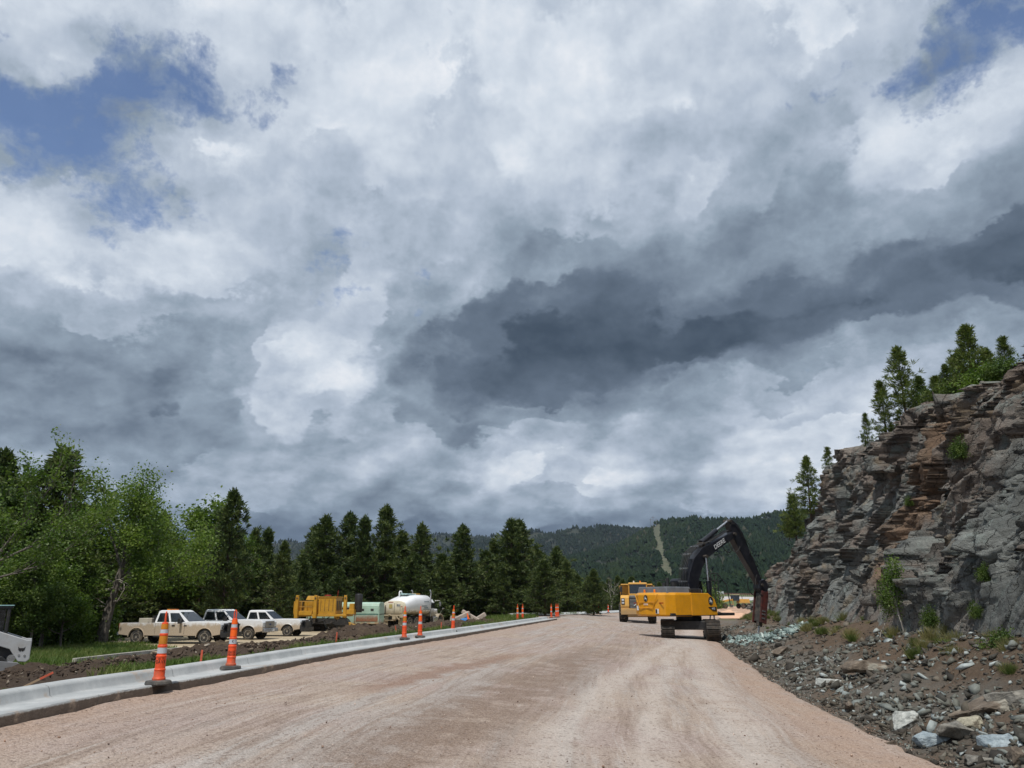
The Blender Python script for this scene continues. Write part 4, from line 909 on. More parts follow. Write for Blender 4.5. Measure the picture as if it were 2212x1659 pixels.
# ---- undergrowth: leafy bushes below the trees
def bush_mesh(seed, w=1.0, h=1.0, n=260, per=9, ls=.06):
    rg = np.random.default_rng(seed); d = rg.normal(0, 1, (n, 3)); d /= np.linalg.norm(d, axis=1)[:, None]; d[:, 2] = np.abs(d[:, 2]); rad = rg.random(n)**.45
    lob = 1+.35*np.sin(d[:, 0]*5+seed)*np.cos(d[:, 1]*4+seed*2); c = d*rad[:, None]*lob[:, None]*np.array([w, w, h]); tips = [(Vector(q), None, 0) for q in c]
    V, F = leaf_mass(tips, per, ls, rg, .13); return np_mesh('foliage', V, F)
BUSH = [bush_mesh(1, 1, 1.1), bush_mesh(2, 1.1, .8), bush_mesh(3, .8, 1.4, 300), bush_mesh(4, 1, 1)]
for b in BUSH: b.materials.append(M_leaf2)
BUSHL = [bush_mesh(11, 1, 1.1), bush_mesh(12, .9, 1.3, 300)]
for b in BUSHL: b.materials.append(M_leaf)
rb = random.Random(21)
def bush(x, y, s, me, label, group, sz=1.0, z=None, name='leafy_bush'):
    o = link(name, me); o.location = (x, y, (Hs(x, y) if z is None else z)-.1*s); o.scale = (s, s, s*sz); o.rotation_euler = (0, 0, rb.uniform(0, 6.28)); return tag(o, label, 'bush', group)
for k in range(54):
    u = -50+k*11.5+rb.uniform(-5, 5); t = rb.uniform(46, 58) if u < 215 else rb.uniform(66, 76); p = at_t(u, 1370, t)
    if p.x > XL2(p.y)-13: continue
    bush(p.x, p.y, rb.uniform(1.3, 2.6) if u < 480 else rb.uniform(.8, 1.5), (BUSHL if rb.random() < .38 else BUSH)[k % 2], 'leafy bush in the undergrowth at the foot of the trees', 'undergrowth bushes at the foot of the trees', rb.uniform(.9, 1.5))
for k in range(22):
    u = 640+k*31+rb.uniform(-9, 9); t = 80+(u-640)*.045+rb.uniform(0, 6); p = at_t(u, 1345, t); bush(p.x, p.y, rb.uniform(.8, 1.7), (BUSHL if k % 4 == 1 else BUSH)[k % 2], 'low bush in front of the middle pines', 'low bushes in front of the middle pines', rb.uniform(.7, 1.2))
# ---- pines and shrubs on the rock cut
def on_crest(u, v, Y):
    d = ray(u, v); return d.x/d.y*Y
def crest_pine(u, vt, Y, vb, kind, label, wide=1.0):
    x = on_crest(u, vb, Y); t = Y/ray(u, vb).y; zb = at_t(u, vb, t).z-.5; zt = at_t(u, vt, Y/ray(u, vt).y).z
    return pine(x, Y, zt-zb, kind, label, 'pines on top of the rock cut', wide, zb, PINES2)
for a in [(1873, 896, 49, 952, 1, 'tiny lone pine with open branches on the cliff edge', 1.0), (1957, 756, 40, 905, 0, 'tallest pine on the cliff with an open pointed crown', 1.05), (1913, 828, 41, 935, 1, 'leaning open pine left of the tallest cliff pine', 1.15), (1996, 815, 39, 890, 2, 'bushy pine right of the tallest cliff pine', 1.1),
          (2028, 815, 36, 870, 2, 'low round pine in the middle of the cliff top', 1.6), (2052, 790, 35, 860, 0, 'slender young pine in the middle of the cliff top', 1.3), (2103, 708, 33, 850, 2, 'broad dark pine high on the cliff near the right edge', 1.05), (2142, 755, 33, 830, 0, 'pine close right of the broad dark cliff pine', 1.5), (2176, 733, 31, 815, 1, 'thin young pine by the highest rock at the right edge', 1.2),
          (1749, 990, 67, 1100, 0, 'slim pine on the far low shoulder of the cliff', 1.2), (1790, 968, 62, 1020, 1, 'small pine poking over the far crest of the cliff', 1.2), (1718, 1072, 75, 1150, 2, 'low yellow green pine at the far end of the cliff', 1.3), (1703, 1115, 77, 1150, 0, 'sapling pine on the last rocks at the far end of the cliff', 1.3), (2075, 770, 36, 850, 2, 'short full pine just left of the broad dark cliff pine', 1.4)]:
    crest_pine(*a)
def crest_bush(u, v, Y, s, me, label):
    x = on_crest(u, v, Y); z = at_t(u, v, Y/ray(u, v).y).z; bush(x, Y, s, me, label, 'bushes on the rock cut', 1.0, z)
crest_bush(2118, 838, 31, .9, BUSHL[0], 'bright green bush below the broad dark cliff pine'); crest_bush(2070, 845, 34, .8, BUSH[1], 'dark bush on the middle of the cliff top'); crest_bush(2162, 803, 30, .7, BUSH[1], 'green bush beside the highest rock'); crest_bush(2020, 868, 37, .7, BUSH[0], 'small bush at the foot of the low round cliff pine')
# ------------------------------------------------------------------ vehicles
def arc(cx, cz, r, a0, a1, n): return [(cx+r*math.cos(R_(a0+(a1-a0)*i/n)), cz+r*math.sin(R_(a0+(a1-a0)*i/n))) for i in range(n+1)]
def wheel(parent, x, y, z, r, w, rim=.55, spokes=6, lugs=0, rimmat=None, side=1, name='wheel'):
    """tyre with its rim as sub-part; side: which way the dish faces (+1 = +y)"""
    M = Matrix.Translation((x, y, z)) @ Matrix.Rotation(R_(90), 4, 'X')
    b = MB(M); h = w/2
    b.lathe([(r*rim, -h*.9), (r*.80, -h), (r*.95, -h*.86), (r, -h*.55), (r, h*.55), (r*.95, h*.86), (r*.80, h), (r*rim, h*.9)], 28)
    if lugs:
        for k in range(lugs):
            a = 2*math.pi*k/lugs
            b.box((0, 0, 0), (r*.10, .05+r*.03, h*1.7), Matrix.Rotation(a, 4, 'Z') @ Matrix.Translation((r, 0, 0)))
    t = b.build('wheel' if name == 'wheel' else name, M_tyre, parent, smooth=True)
    c = MB(M); s = -side
    c.lathe([(r*rim*1.0, s*h*.30), (r*rim*1.02, s*h*.93), (r*rim*.92, s*h*.93), (r*rim*.86, s*h*.45)], 24)
    for k in range(spokes):
        a = 2*math.pi*k/spokes; c.box((r*rim*.48, 0, s*h*.62), (r*rim*.85, r*.105, .045), Matrix.Rotation(a, 4, 'Z'))
    c.cyl((0, 0, s*h*.3), (0, 0, s*h*.95), r*rim*.26, 12)
    c.build('rim', rimmat or M_rim, t, smooth=True)
    return t
def quad_slab(mb, pts, th=.012):
    p = [Vector(q) for q in pts]; n = (p[1]-p[0]).cross(p[2]-p[0]).normalized()*th
    k = len(p); vs = p+[q+n for q in p]; mb.add(vs, [tuple(range(k-1, -1, -1)), tuple(range(k, 2*k))]+[(i, (i+1) % k, k+(i+1) % k, k+i) for i in range(k)])

def pickup(loc, rz, label, L=6.35, wb=4.1, bed=2.05, cab=2.0, guard=False, chrome_grille=False, toolbox=True, beacon=False, stretch=1.0):
    """crew-cab pickup, nose to +x, origin on the ground at the middle"""
    T0 = empty('pickup_truck', loc, rz, label, 'pickup truck', 'pickup trucks parked in the lot')
    xr, xf = -wb/2-.15, wb/2-.15; R = .40; zb = .50; belt = 1.22; hood = 1.30; rear = xr-1.18; nose = xf+.98
    ca = rear+bed; cf = ca+cab                                # back of cab, foot of windscreen
    # outer skin, one profile with both arches cut
    prof = [(rear, .62), (rear+.02, belt-.02)] + [(ca-.03, belt+.0), (ca, belt), (cf+.1, belt), (cf+.14, belt+.05), (nose-.16, hood-.06), (nose-.03, hood-.14), (nose, .95), (nose, .58)]
    prof += [(xf+.50, .50)]+arc(xf, R+.02, .50, 8, 172, 12)+[(xf-.52, zb), (xr+.52, zb)]+arc(xr, R+.02, .50, 8, 172, 12)+[(rear+.06, zb+.06)]
    b = MB()
    for s in (1, -1): b.prism(prof, s*.95, s*1.0, None)
    b.box(((ca+cf)/2, 0, .85), (cab+.2, 1.9, .68)); b.box(((rear+ca)/2, 0, .84), (bed, 1.9, .10)); b.box((rear+.03, 0, .92), (.05, 1.9, .56))
    hd = [(cf-.15, .7), (cf-.15, belt+.03), (cf+.12, hood-.01), (nose-.45, hood-.02), (nose-.10, hood-.06), (nose-.02, hood-.2), (nose-.02, .62), (xf+.52, .6), (xf+.4, .9), (xf-.4, .9), (xf-.5, .7)]
    b.prism(hd, -.96, .96)
    # cab shell: pillars and roof, narrower towards the top
    top = 1.93; x1, x2 = ca+.12, cf-.62
    for z0, z1, sc in ((belt, top-.06, 1),):
        pass
    ring0 = [(ca+.02, -.97, belt), (cf+.22, -.95, belt), (cf+.22, .95, belt), (ca+.02, .97, belt)]; ring1 = [(x1, -.78, top-.05), (x2, -.76, top-.05), (x2, .76, top-.05), (x1, .78, top-.05)]; ring2 = [(x1+.08, -.66, top), (x2-.1, -.64, top), (x2-.1, .64, top), (x1+.08, .66, top)]
    b.loft([ring0, ring1, ring2])
    # wheel-arch lips and sill
    for s in (1, -1):
        for xx in (xf, xr): b.tube([(p[0], s*1.01, p[1]) for p in arc(xx, R+.02, .52, 0, 180, 14)], .028, 6)
    b.build('body', M_white if toolbox else M_white2, T0, .055, seg=3)
    ln = MB()
    for s in (1, -1):
        for xx in (xf, xr): ln.prism(arc(xx, R+.02, .49, 0, 180, 12), s*.55, s*.93)
    ln.box((0, 0, .52), (wb+.6, 1.1, .14)); ln.build('underbody', M_black, T0)
    # side glass on the sloping flanks
    def flank(f, z, s, out=.004):   # point on the side shell, f along base, z up
        t = (z-belt)/(top-.05-belt); y0 = .97+(.95-.97)*f; y1 = .78-.02*f; xa = (ca+.02)+(cf+.2-ca)*f; xb = x1+(x2-x1)*f
        return Vector((xa+(xb-xa)*t, s*((y0+(y1-y0)*t)+out), belt+(z-belt)))
    for s in (-1, 1):
        for f0, f1, g0, g1 in ((.06, .43, .05, .44), (.49, .90, .50, .93)):
            g = MB(); q = [flank(f0, belt+.05, s), flank(f1, belt+.05, s), flank(g1, top-.16, s), flank(g0+.03, top-.16, s)]
            if s > 0: q = q[::-1]
            quad_slab(g, q, .008); g.build('window', M_glass, T0)
    g = MB(); fx0, fz0, fx1, fz1 = cf+.2, belt+.05, x2+.03, top-.1
    quad_slab(g, [(fx0-.02+.03, -.86, fz0), (fx0-.02+.03, .86, fz0), (fx1+.03, .72, fz1), (fx1+.03, -.72, fz1)], .008); g.build('windshield', M_glass, T0)
    g = MB(); quad_slab(g, [(ca+.0, .8, belt+.08), (ca+.0, -.8, belt+.08), (x1-.035, -.68, top-.16), (x1-.035, .68, top-.16)], .008); g.build('rear_window', M_glass, T0)
    # doors: shut lines and handles, running board
    for s in (-1, 1):
        for dx in (.0,):
            pass
        d = MB()
        for xx in (ca+.10, ca+cab*.5, cf-.02): d.box((xx, s*1.001, .88), (.012, .008, .62))
        d.build('door_gap', M_black, T0)
        for xx in (ca+cab*.5-.18, ca+cab*.5+cab*.13): 
            h = MB(); h.box((xx, s*1.02, 1.08), (.20, .035, .055)); h.build('door_handle', M_black, T0, .01)
        m = MB(); m.box((cf-.28, s*1.13, 1.33), (.14, .24, .30)); m.cyl((cf-.25, s*.95, 1.28), (cf-.25, s*1.08, 1.30), .03, 8); m.build('mirror', M_black, T0, .03)
        st = MB(); st.box((ca+cab*.5, s*.99, .44), (cab*.95, .12, .06)); st.build('running_board', M_black, T0, .01)
        hl = MB(); hl.box((nose-.05, s*.82, .98), (.16, .30, .30)); hl.build('headlight', M_lamp, T0, .03)
        tl = MB(); tl.box((rear+.0, s*.93, 1.02), (.05, .12, .30)); tl.build('taillight', M_red, T0, .01)
    gr = MB(); gm = M_chrome if chrome_grille else M_black; gr.box((nose+.01, 0, .98), (.05, 1.26, .42)); 
    for k in range(4): gr.box((nose+.04, 0, .83+k*.105), (.03, 1.24, .03))
    gr.build('grille', M_black if not chrome_grille else paint('dusty_chrome', (.32, .31, .29), .35, .6, dirt=DUST, wear=.5), T0, .008)
    e = MB(); e.lathe([(.02, -.01), (.12, -.01), (.12, .01), (.02, .01)], 20, Matrix.Translation((nose+.06, 0, .98)) @ Matrix.Rotation(R_(90), 4, 'Y') @ Matrix.Scale(.5, 4, (1, 0, 0))); e.build('oval_badge', paint('blue_badge', (.02, .05, .16), .3), T0)
    bp = MB(); bp.box((nose+.08, 0, .62), (.22, 1.94, .24), shift=(-.02, 0)); bp.build('bumper', M_chrome if chrome_grille else M_black, T0, .03)
    lp = MB(); lp.box((nose+.2, .25, .62), (.01, .30, .14)); lp.build('licence_plate', M_decal, T0)
    rb_ = MB(); rb_.box((rear-.07, 0, .60), (.16, 1.8, .18)); rb_.build('bumper', M_chrome, T0, .02)
    if guard:
        gg = MB(); gg.box((nose+.24, 0, .82), (.07, 1.25, .62))
        for s in (-1, 1): gg.tube([(nose+.26, s*.60, .55), (nose+.30, s*.62, 1.1), (nose+.24, s*.5, 1.22)], .04, 8); gg.tube([(nose+.24, s*.62, 1.12), (nose+.2, s*.92, 1.12), (nose+.1, s*.97, .95), (nose+.2, s*.92, .76), (nose+.24, s*.62, .72)], .03, 8)
        gg.tube([(nose+.26, -.5, 1.2), (nose+.26, .5, 1.2)], .04, 8); gg.box((nose+.2, 0, .55), (.3, 1.98, .26)); gg.build('grille_guard', M_black, T0, .02)
    if toolbox:
        tb = MB(); tb.box((ca-.75, 0, 1.30), (.85, 1.5, .34)); tb.build('toolbox', paint('pale_toolbox', (.50, .46, .38), .5, dirt=DUST, wear=.5), T0, .02)
        rk = MB(); rk.tube([(ca-.15, -.7, 1.2), (ca-.15, -.7, 1.62), (ca-.15, .7, 1.62), (ca-.15, .7, 1.2)], .025, 6); rk.tube([(ca-.15, -.2, 1.2), (ca-.15, -.2, 1.62)], .02, 6); rk.lathe([(.02, -.1), (.17, -.1), (.17, .1), (.02, .1)], 14, Matrix.Translation((ca-.3, -.45, 1.45)) @ Matrix.Rotation(R_(90), 4, 'X')); rk.build('headache_rack', M_black, T0)
    if beacon: bc = MB(); bc.box(((x1+x2)/2-.25, 0, top+.03), (.22, .9, .06)); bc.build('beacon', M_amber, T0, .01)
    an = MB(); an.box((cf+.02, -1.005, 1.06), (.18, .01, .06)); an.build('fender_badge', M_black, T0)
    for xx in (xf, xr):
        for s in (-1, 1): wheel(T0, xx, s*.86, R, R, .28, .62, 7, 0, None, s)
    T0.scale = (stretch, stretch, stretch); return T0
def lotz(x, y): return Hs(x, y)+.085
def put(fn, u, v, zg, off, rz, *a, **k):
    """stand the thing so that its local point off=(x,y) is over the ground point seen at u,v"""
    p = at_z(u, v, zg); c, s = math.cos(rz), math.sin(rz); x = p.x-(off[0]*c-off[1]*s); y = p.y-(off[0]*s+off[1]*c); return fn((x, y, zg), rz, *a, **k)
put(pickup, 441, 1392, -.97, (2.05, -.9), R_(-9), 'nearest white pickup, mud tan all along its side, with black grille guard and toolbox', wb=4.35, bed=2.25, guard=True, beacon=True)
put(pickup, 538, 1382.5, -.97, (1.9, -.9), R_(-9), 'middle white pickup with chrome grille and black tinted side glass', wb=3.9, bed=1.75, chrome_grille=True, toolbox=False)
put(pickup, 623, 1375, -.97, (1.95, -.9), R_(-7), 'farthest white pickup of the three, with a flat faced nose behind a black guard', wb=4.1, bed=1.95, guard=True, toolbox=False, stretch=.95)

# ---- curb paving machine: yellow housing on four tall legs, black water tank, sloping conveyor
def paver(loc, rz, label):
    T0 = empty('curb_paver', loc, rz, label, 'paving machine')
    Y = M_ochre
    f = MB(); f.box((0, 0, 1.32), (4.6, 1.7, .18)); f.box((-1.5, 0, 1.5), (1.6, 1.8, .35)); f.build('frame', Y, T0, .02)
    e = MB(); e.box((.55, 0, 2.08), (1.55, 1.5, 1.35)); e.box((.55, 0, 2.79), (1.65, 1.6, .07)); e.build('engine_housing', Y, T0, .03)
    d = MB()
    for k in range(4): d.box((.0+k*.36, -.76, 2.15), (.025, .02, .95))
    for k in range(3): d.box((1.335, -.4+k*.4, 2.1), (.02, .22, .8))
    d.build('housing_slot', M_steel, T0)
    c = MB(); c.box((-1.0, 0, 2.0), (1.0, 1.3, .9)); c.box((-1.0, 0, 2.72), (.9, 1.2, .35), taper=(.7, .8)); c.box((-1.6, .3, 2.05), (.3, .7, .6)); c.build('control_console', Y, T0, .03)
    r = MB()
    for x in (-2.2, -1.7, -1.2, -.7): r.tube([(x, -.85, 1.5), (x, -.85, 2.45)], .035, 6)
    r.tube([(-2.2, -.85, 2.45), (-.7, -.85, 2.45)], .035, 6); r.tube([(-2.2, -.85, 2.0), (-.7, -.85, 2.0)], .03, 6); r.tube([(-2.2, -.85, 2.45), (-2.2, .85, 2.45), (-2.2, .85, 1.5)], .035, 6); r.build('guard_rail', Y, T0)
    p = MB(); p.box((-2.25, -.2, 1.95), (.28, 1.2, 1.0)); p.build('hydraulic_cabinet', Y, T0, .02)
    for x, y in ((-2.0, -1.0), (-.35, -1.05), (2.1, -.6)):
        g = MB(); g.box((x, y, 1.95), (.30, .30, 1.7), taper=(.8, .8)); g.box((x, y, 2.85), (.22, .22, .2)); g.build('leg', Y, T0, .02)
        h = MB(); h.cyl((x+.02, y-.165, 2.72), (x+.02, y-.13, 2.72), .07, 12); h.cyl((x, y, .7), (x, y, 1.3), .1, 10); h.build('leg_cylinder', M_steel, T0)
    for x, y in ((-1.3, -1.0), (-.7, .9), (2.05, -.45)):
        k = MB(); k.prism([(x-.72, .22), (x-.55, .02), (x+.55, .02), (x+.72, .22), (x+.5, .62), (x-.5, .62)], y-.2, y+.2)
        for i in range(9): k.box((x-.52+i*.13, y, .015), (.06, .42, .05))
        k.build('crawler_track', M_black, T0, .02)
        w = MB(); [w.cyl((x+dx, y-.22, .30), (x+dx, y+.22, .30), .17, 12) for dx in (-.4, 0, .4)]; w.build('track_roller', M_steel, T0)
    m = MB(); m.box((.2, -.2, .85), (2.4, 1.1, .45)); m.box((.9, .1, .6), (.9, .8, .4)); m.tube([(-1, -.5, 1.2), (-.5, -.75, .7), (.3, -.8, .9), (.8, -.6, 1.2)], .04, 6); m.tube([(.2, -.7, 1.2), (.5, -.85, .6), (1.2, -.8, .8)], .035, 6); m.build('undercarriage', M_black, T0, .01)
    cv = MB(); cv.add([(1.2, -.7, 1.35), (1.2, -.2, 1.35), (3.5, -.2, .35), (3.5, -.7, .35), (1.2, -.7, 1.10), (1.2, -.2, 1.10), (3.5, -.2, .12), (3.5, -.7, .12)], [(0, 1, 2, 3), (7, 6, 5, 4), (0, 3, 7, 4), (1, 5, 6, 2), (0, 4, 5, 1), (3, 2, 6, 7)]); cv.build('conveyor', Y, T0, .02)
    cr = MB()
    for k in range(5): cr.box((1.5+k*.42, -.71, 1.12-k*.182), (.05, .03, .22))
    cr.build('conveyor_rib', M_steel, T0)
    s = MB(); s.box((2.55, -.35, 1.6), (.7, .6, .35)); s.box((2.65, -.45, 2.0), (.42, .3, .55), taper=(.9, .9)); s.build('operator_seat_post', Y, T0, .02)
    t = MB(); t.lathe([(.02, 1.55), (.30, 1.55), (.32, 1.6), (.32, 2.95), (.28, 3.05), (.08, 3.08)], 18, Matrix.Translation((3.0, .1, 0))); t.build('water_tank', M_black, T0, smooth=True)
    b = MB(); b.prism(arc(1.95, .55, .6, 0, 180, 10), -.75, -.15); b.build('track_cover', M_black, T0)
    x = MB(); x.lathe([(.02, 1.55), (.09, 1.55), (.09, 1.98), (.03, 2.05)], 10, Matrix.Translation((-.42, -.82, 0))); x.build('fire_extinguisher', M_red, T0)
    w = MB(); w.box((-.42, -.83, 2.12), (.2, .04, .14)); w.box((-.42, -.915, 1.78), (.10, .01, .14)); w.build('extinguisher_label', M_decal, T0)
    n = MB(); n.cyl((1.15, 0, 2.8), (1.18, 0, 3.35), .02, 6); n.lathe([(.02, 2.9), (.3, 2.92), (.28, 2.97), (.02, 3.0)], 12, Matrix.Translation((.2, .2, 0))); n.build('whip_mast', M_red, T0)
    text('CURB KING', 'lettering', M_ink, .16, plane_M((-1.2, -.905, 1.5), (1, 0, 0), (0, 0, 1)), T0) if False else None
    return T0
put(paver, 690, 1364, -.97, (.0, -.6), R_(-9), 'yellow curb paving machine with black upright tank and sloping conveyor, beside third pickup')

# ---- stock trailer
def trailer(loc, rz, label):
    T0 = empty('stock_trailer', loc, rz, label, 'trailer'); L = 6.4; 
    MT = paint('mint_green_paint', (.36, .52, .42), .5, dirt=(.34, .20, .10), dz=(.5, .95), wear=.22, var=.08); MR = paint('rusty_mint_panel', (.36, .50, .42), .6, dirt=(.26, .10, .045), dz=(.9, 1.55), wear=.55, var=.12)
    b = MB()
    def sec(y): return None
    prof = [(-1.0, .55), (1.0, .55), (1.0, 2.05), (.9, 2.28), (.6, 2.38), (-.6, 2.38), (-.9, 2.28), (-1.0, 2.05)]
    M = Matrix.Rotation(R_(90), 4, 'Z')
    b.prism([(p[0], p[1]) for p in prof], -L/2, L/2, M)      # closed shell along x
    b.build('body', MT, T0, .03)
    r = MB(); r.box((1.0, -1.01, 1.96), (0.01, .01, .01))
    for k in range(2):
        sl = MB()
        for (x0, x1) in ((-2.9, -1.7), (-1.55, -.4), (-.25, 1.0)): sl.box(((x0+x1)/2, -1.006, 1.86-k*.36), (x1-x0, .012, .16 if k == 0 else .09))
        sl.build('slat_opening', M_ink, T0)
    ps = MB()
    for x in (-3.1, -1.62, -.32, 1.08): ps.box((x, -1.02, 1.3), (.06, .04, 1.5))
    ps.box((-.9, -1.02, 1.37), (4.3, .03, .04)); ps.build('side_rib', paint('rusty_rib', (.20, .11, .06), .8, var=.3), T0)
    dr = MB(); dr.box((.35, -1.015, 1.0), (1.25, .03, .75)); dr.build('side_panel', MT, T0, .01)
    q = MB(); q.box((2.15, -1.012, 1.68), (1.95, .03, .52)); q.build('upper_panel', MT, T0, .01); q = MB(); q.box((2.15, -1.012, 1.05), (1.95, .03, .55)); q.build('rusty_panel', MR, T0, .01);
    ln = MB(); ln.box((2.15, -1.02, 1.37), (2.0, .03, .05)); ln.build('panel_seam', paint('dark_green_trim', (.06, .20, .17), .5), T0)
    g = MB(); g.box((L/2+.01, 0, 1.3), (.03, 1.9, 1.4)); g.build('tail_gate', MT, T0, .02); g = MB(); g.box((L/2+.03, 0, 1.37), (.03, 1.8, .06)); g.build('gate_bar', M_steel, T0)
    for x in (1.75, 2.6): w = MB(); w.box((x, -1.03, 1.74), (.26, .02, .18)); w.build('vent', M_ink, T0)
    fd = MB(); fd.prism(arc(-.6, .62, .42, 0, 180, 8)+[(-1.6, .62)]+arc(-1.5, .62, .42, 0, 180, 8)[::-1][:0], -1.15, -.98); fd.build('fender', MT, T0)
    for x in (-.1, -1.0): [wheel(T0, x, s*.95, .36, .36, .22, .55, 5, 0, None, s) for s in (-1, 1)]
    ls = MB(); ls.box((L/2+.1, -.85, .55), (.08, .08, .9)); ls.build('gate_post', M_chrome, T0); bp = MB(); bp.box((L/2+.1, 0, .5), (.12, 2.0, .1)); bp.build('rear_sill', paint('rusty_rib', (.2, .11, .06), .8), T0)
    tg = MB(); tg.prism([(-L/2-1.2, .5), (-L/2, .45), (-L/2, .6), (-L/2-1.2, .6)], -.1, .1); tg.build('hitch_tongue', M_steel, T0); return T0
put(trailer, 816, 1362, -.97, (3.2, -1.0), R_(-4), 'mint green stock trailer with open slats and rust stains, between the paver and the tanker')

# ---- water tanker truck seen from behind
def tanker(loc, rz, label):
    T0 = empty('tanker_truck', loc, rz, label, 'tanker truck')
    MW = paint('tank_white', (.80, .81, .82), .3, dirt=(.33, .27, .18), dz=(1.35, 1.75), wear=.08, var=.02); MC = paint('dusty_cream', (.66, .60, .46), .5, dirt=(.40, .33, .22), dz=(1.2, 2.0), wear=.4, var=.05)
    def ring(x, w, zb, zt, k=24):
        out = []
        for i in range(k):
            a = 2*math.pi*i/k; ca, sa = math.cos(a), math.sin(a); e = .62; cx = math.copysign(abs(ca)**e, ca); sx = math.copysign(abs(sa)**e, sa)
            out.append((x, w*cx, (zb+zt)/2+(zt-zb)/2*sx))
        return out
    b = MB(); b.loft([ring(-3.45, 1.20, 1.30, 2.45), ring(-2.6, 1.24, 1.28, 2.75), ring(-1.6, 1.25, 1.25, 3.0), ring(-.4, 1.25, 1.22, 3.08), ring(1.2, 1.25, 1.22, 3.05), ring(1.35, 1.15, 1.3, 2.95)]); b.build('tank', MW, T0, smooth=True)
    h = MB(); h.loft([ring(-3.62, 1.02, 1.38, 2.32), ring(-3.55, 1.22, 1.26, 2.48), ring(-3.40, 1.24, 1.24, 2.52)]); h.build('rear_head', MC, T0, smooth=True)
    s = MB(); s.box((-3.64, -.12, 1.86), (.02, .02, .86)); s.box((-3.64, -.75, 1.9), (.02, .02, .6)); s.build('head_seam', M_ink, T0)
    sg = MB(); sg.box((-3.645, .28, 2.02), (.01, .34, .34)); sg.build('placard', paint('faded_yellow_placard', (.48, .38, .13), .6), T0)
    l = MB()
    for k in range(5): l.box((-3.60, .08+k*.11, 2.36), (.05, .06, .10))
    l.box((-3.57, .3, 2.30), (.05, .6, .04)); l.build('marker_light', M_red, T0)
    n = MB(); n.box((-3.65, -.55, 2.12), (.01, .34, .20)); n.build('warning_plate', M_decal, T0); n = MB(); [n.box((-3.656, -.55+dx, 2.12), (.004, .09, .12)) for dx in (-.1, 0.02, .12)]; n.build('plate_print', M_ink, T0)
    for y, z0, z1 in ((.95, 1.35, 2.05), (.80, 1.35, 2.1), (-.98, 1.35, 2.05), (-1.12, 1.3, 2.1)):
        r = MB(); r.cyl((-3.72, y, z0), (-3.72, y, z1), .035, 8); r.build('spray_pipe', MC if abs(y) > .9 else M_steel, T0)
    for s in (1, -1): r = MB(); r.cyl((-3.75, s*.97, 1.98), (-3.68, s*.97, 1.98), .06, 10); r.build('tail_lamp', M_red, T0)
    p = MB(); p.cyl((-3.8, -1.22, 1.2), (-3.8, 1.3, 1.2), .06, 10); p.lathe([(.03, -.05), (.12, -.05), (.12, .05), (.03, .05)], 12, Matrix.Translation((-3.8, .25, 1.28))); p.tube([(-3.8, -.5, 1.2), (-3.85, -.6, 1.0), (-3.75, -.8, .8)], .05, 8); p.box((-3.7, -.3, 1.0), (.5, .35, .3)); p.build('spray_bar', MC, T0)
    d = MB(); d.lathe([(.1, 0), (.34, .02), (.34, .28), (.1, .3)], 12, Matrix.Translation((-3.55, -1.02, 1.0))); d.build('hose_reel_cover', MC, T0)
    for s in (1, -1): m = MB(); m.box((-3.55, s*.88, .55), (.03, .62, .85)); m.build('mud_flap', paint('dried_mud', (.33, .27, .19), .95, var=.2), T0)
    c = MB(); c.box((-3.62, .25, .90), (.12, 1.2, .36)); c.build('rear_crossmember', paint('dried_mud', (.33, .27, .19), .95), T0, .02)
    f = MB(); f.box((-.2, 0, .95), (7.0, .9, .25)); f.box((-.1, -1.0, .8), (.9, .35, .55)); f.box((.5, 1.0, .8), (1.2, .35, .5)); f.build('chassis', M_black, T0, .02)
    for x in (-2.5, -1.25): [wheel(T0, x, s*.98, .52, .52, .50, .5, 8, 0, None, s) for s in (-1, 1)]
    for s in (-1, 1): wheel(T0, 3.35, s*1.0, .50, .50, .30, .5, 8, 0, None, s)
    g = MB(); g.tube([(-2.35, .2, 2.75), (-2.35, .2, 3.25), (-2.25, .2, 3.38), (-2.0, .2, 3.38), (-1.93, .2, 3.25), (-1.93, .2, 3.15)], .06, 10); g.build('overflow_pipe', MW, T0, smooth=True)
    g = MB(); g.box((-1.2, 0, 3.12), (1.7, .9, .09)); g.build('walkway', paint('pale_teal_hatch', (.5, .7, .68), .5), T0, .02); g = MB(); g.box((.35, 0, 3.14), (.8, .5, .12)); g.build('top_hatch', M_ochre, T0, .02)
    k = MB(); k.box((1.9, 0, 1.75), (1.0, 1.9, 1.35)); k.box((1.95, 0, 2.52), (.95, 1.75, .25), taper=(.85, .85)); k.build('cab', MW, T0, .05)
    k = MB(); k.box((3.0, 0, 1.35), (1.6, 1.25, .75), taper=(.95, .85)); k.build('hood', MW, T0, .06)
    for s in (-1, 1):
        k = MB(); k.prism(arc(3.35, .62, .66, 0, 180, 12)+[(2.85, .62)][:0]+arc(3.35, .62, .54, 180, 0, 12), s*.72, s*1.18); k.build('fender', MW, T0, .02)
        k = MB(); k.box((2.05, s*.955, 2.05), (.7, .02, .5)); k.build('window', M_glass, T0)
        k = MB(); k.cyl((1.45, s*1.05, 1.0), (1.45, s*1.05, 3.3), .075, 10); k.tube([(1.45, s*1.05, 3.25), (1.45, s*1.05, 3.4), (1.3, s*1.05, 3.5)], .07, 8); k.build('exhaust_stack', M_chrome, T0)
        k = MB(); k.tube([(2.45, s*.95, 2.5), (2.6, s*1.45, 2.55), (2.6, s*1.5, 2.0)], .022, 6); k.box((2.6, s*1.48, 2.2), (.06, .2, .4)); k.tube([(3.4, s*1.0, 1.25), (3.55, s*1.3, 1.75)], .015, 6); k.lathe([(.03, 0), (.13, .03), (.13, .1), (.03, .12)], 12, Matrix.Translation((3.55, s*1.32, 1.72))); k.build('mirror', M_chrome, T0)
        k = MB(); k.box((2.3, s*1.0, .75), (.8, .45, .5)); k.build('fuel_tank', M_chrome, T0, .05)
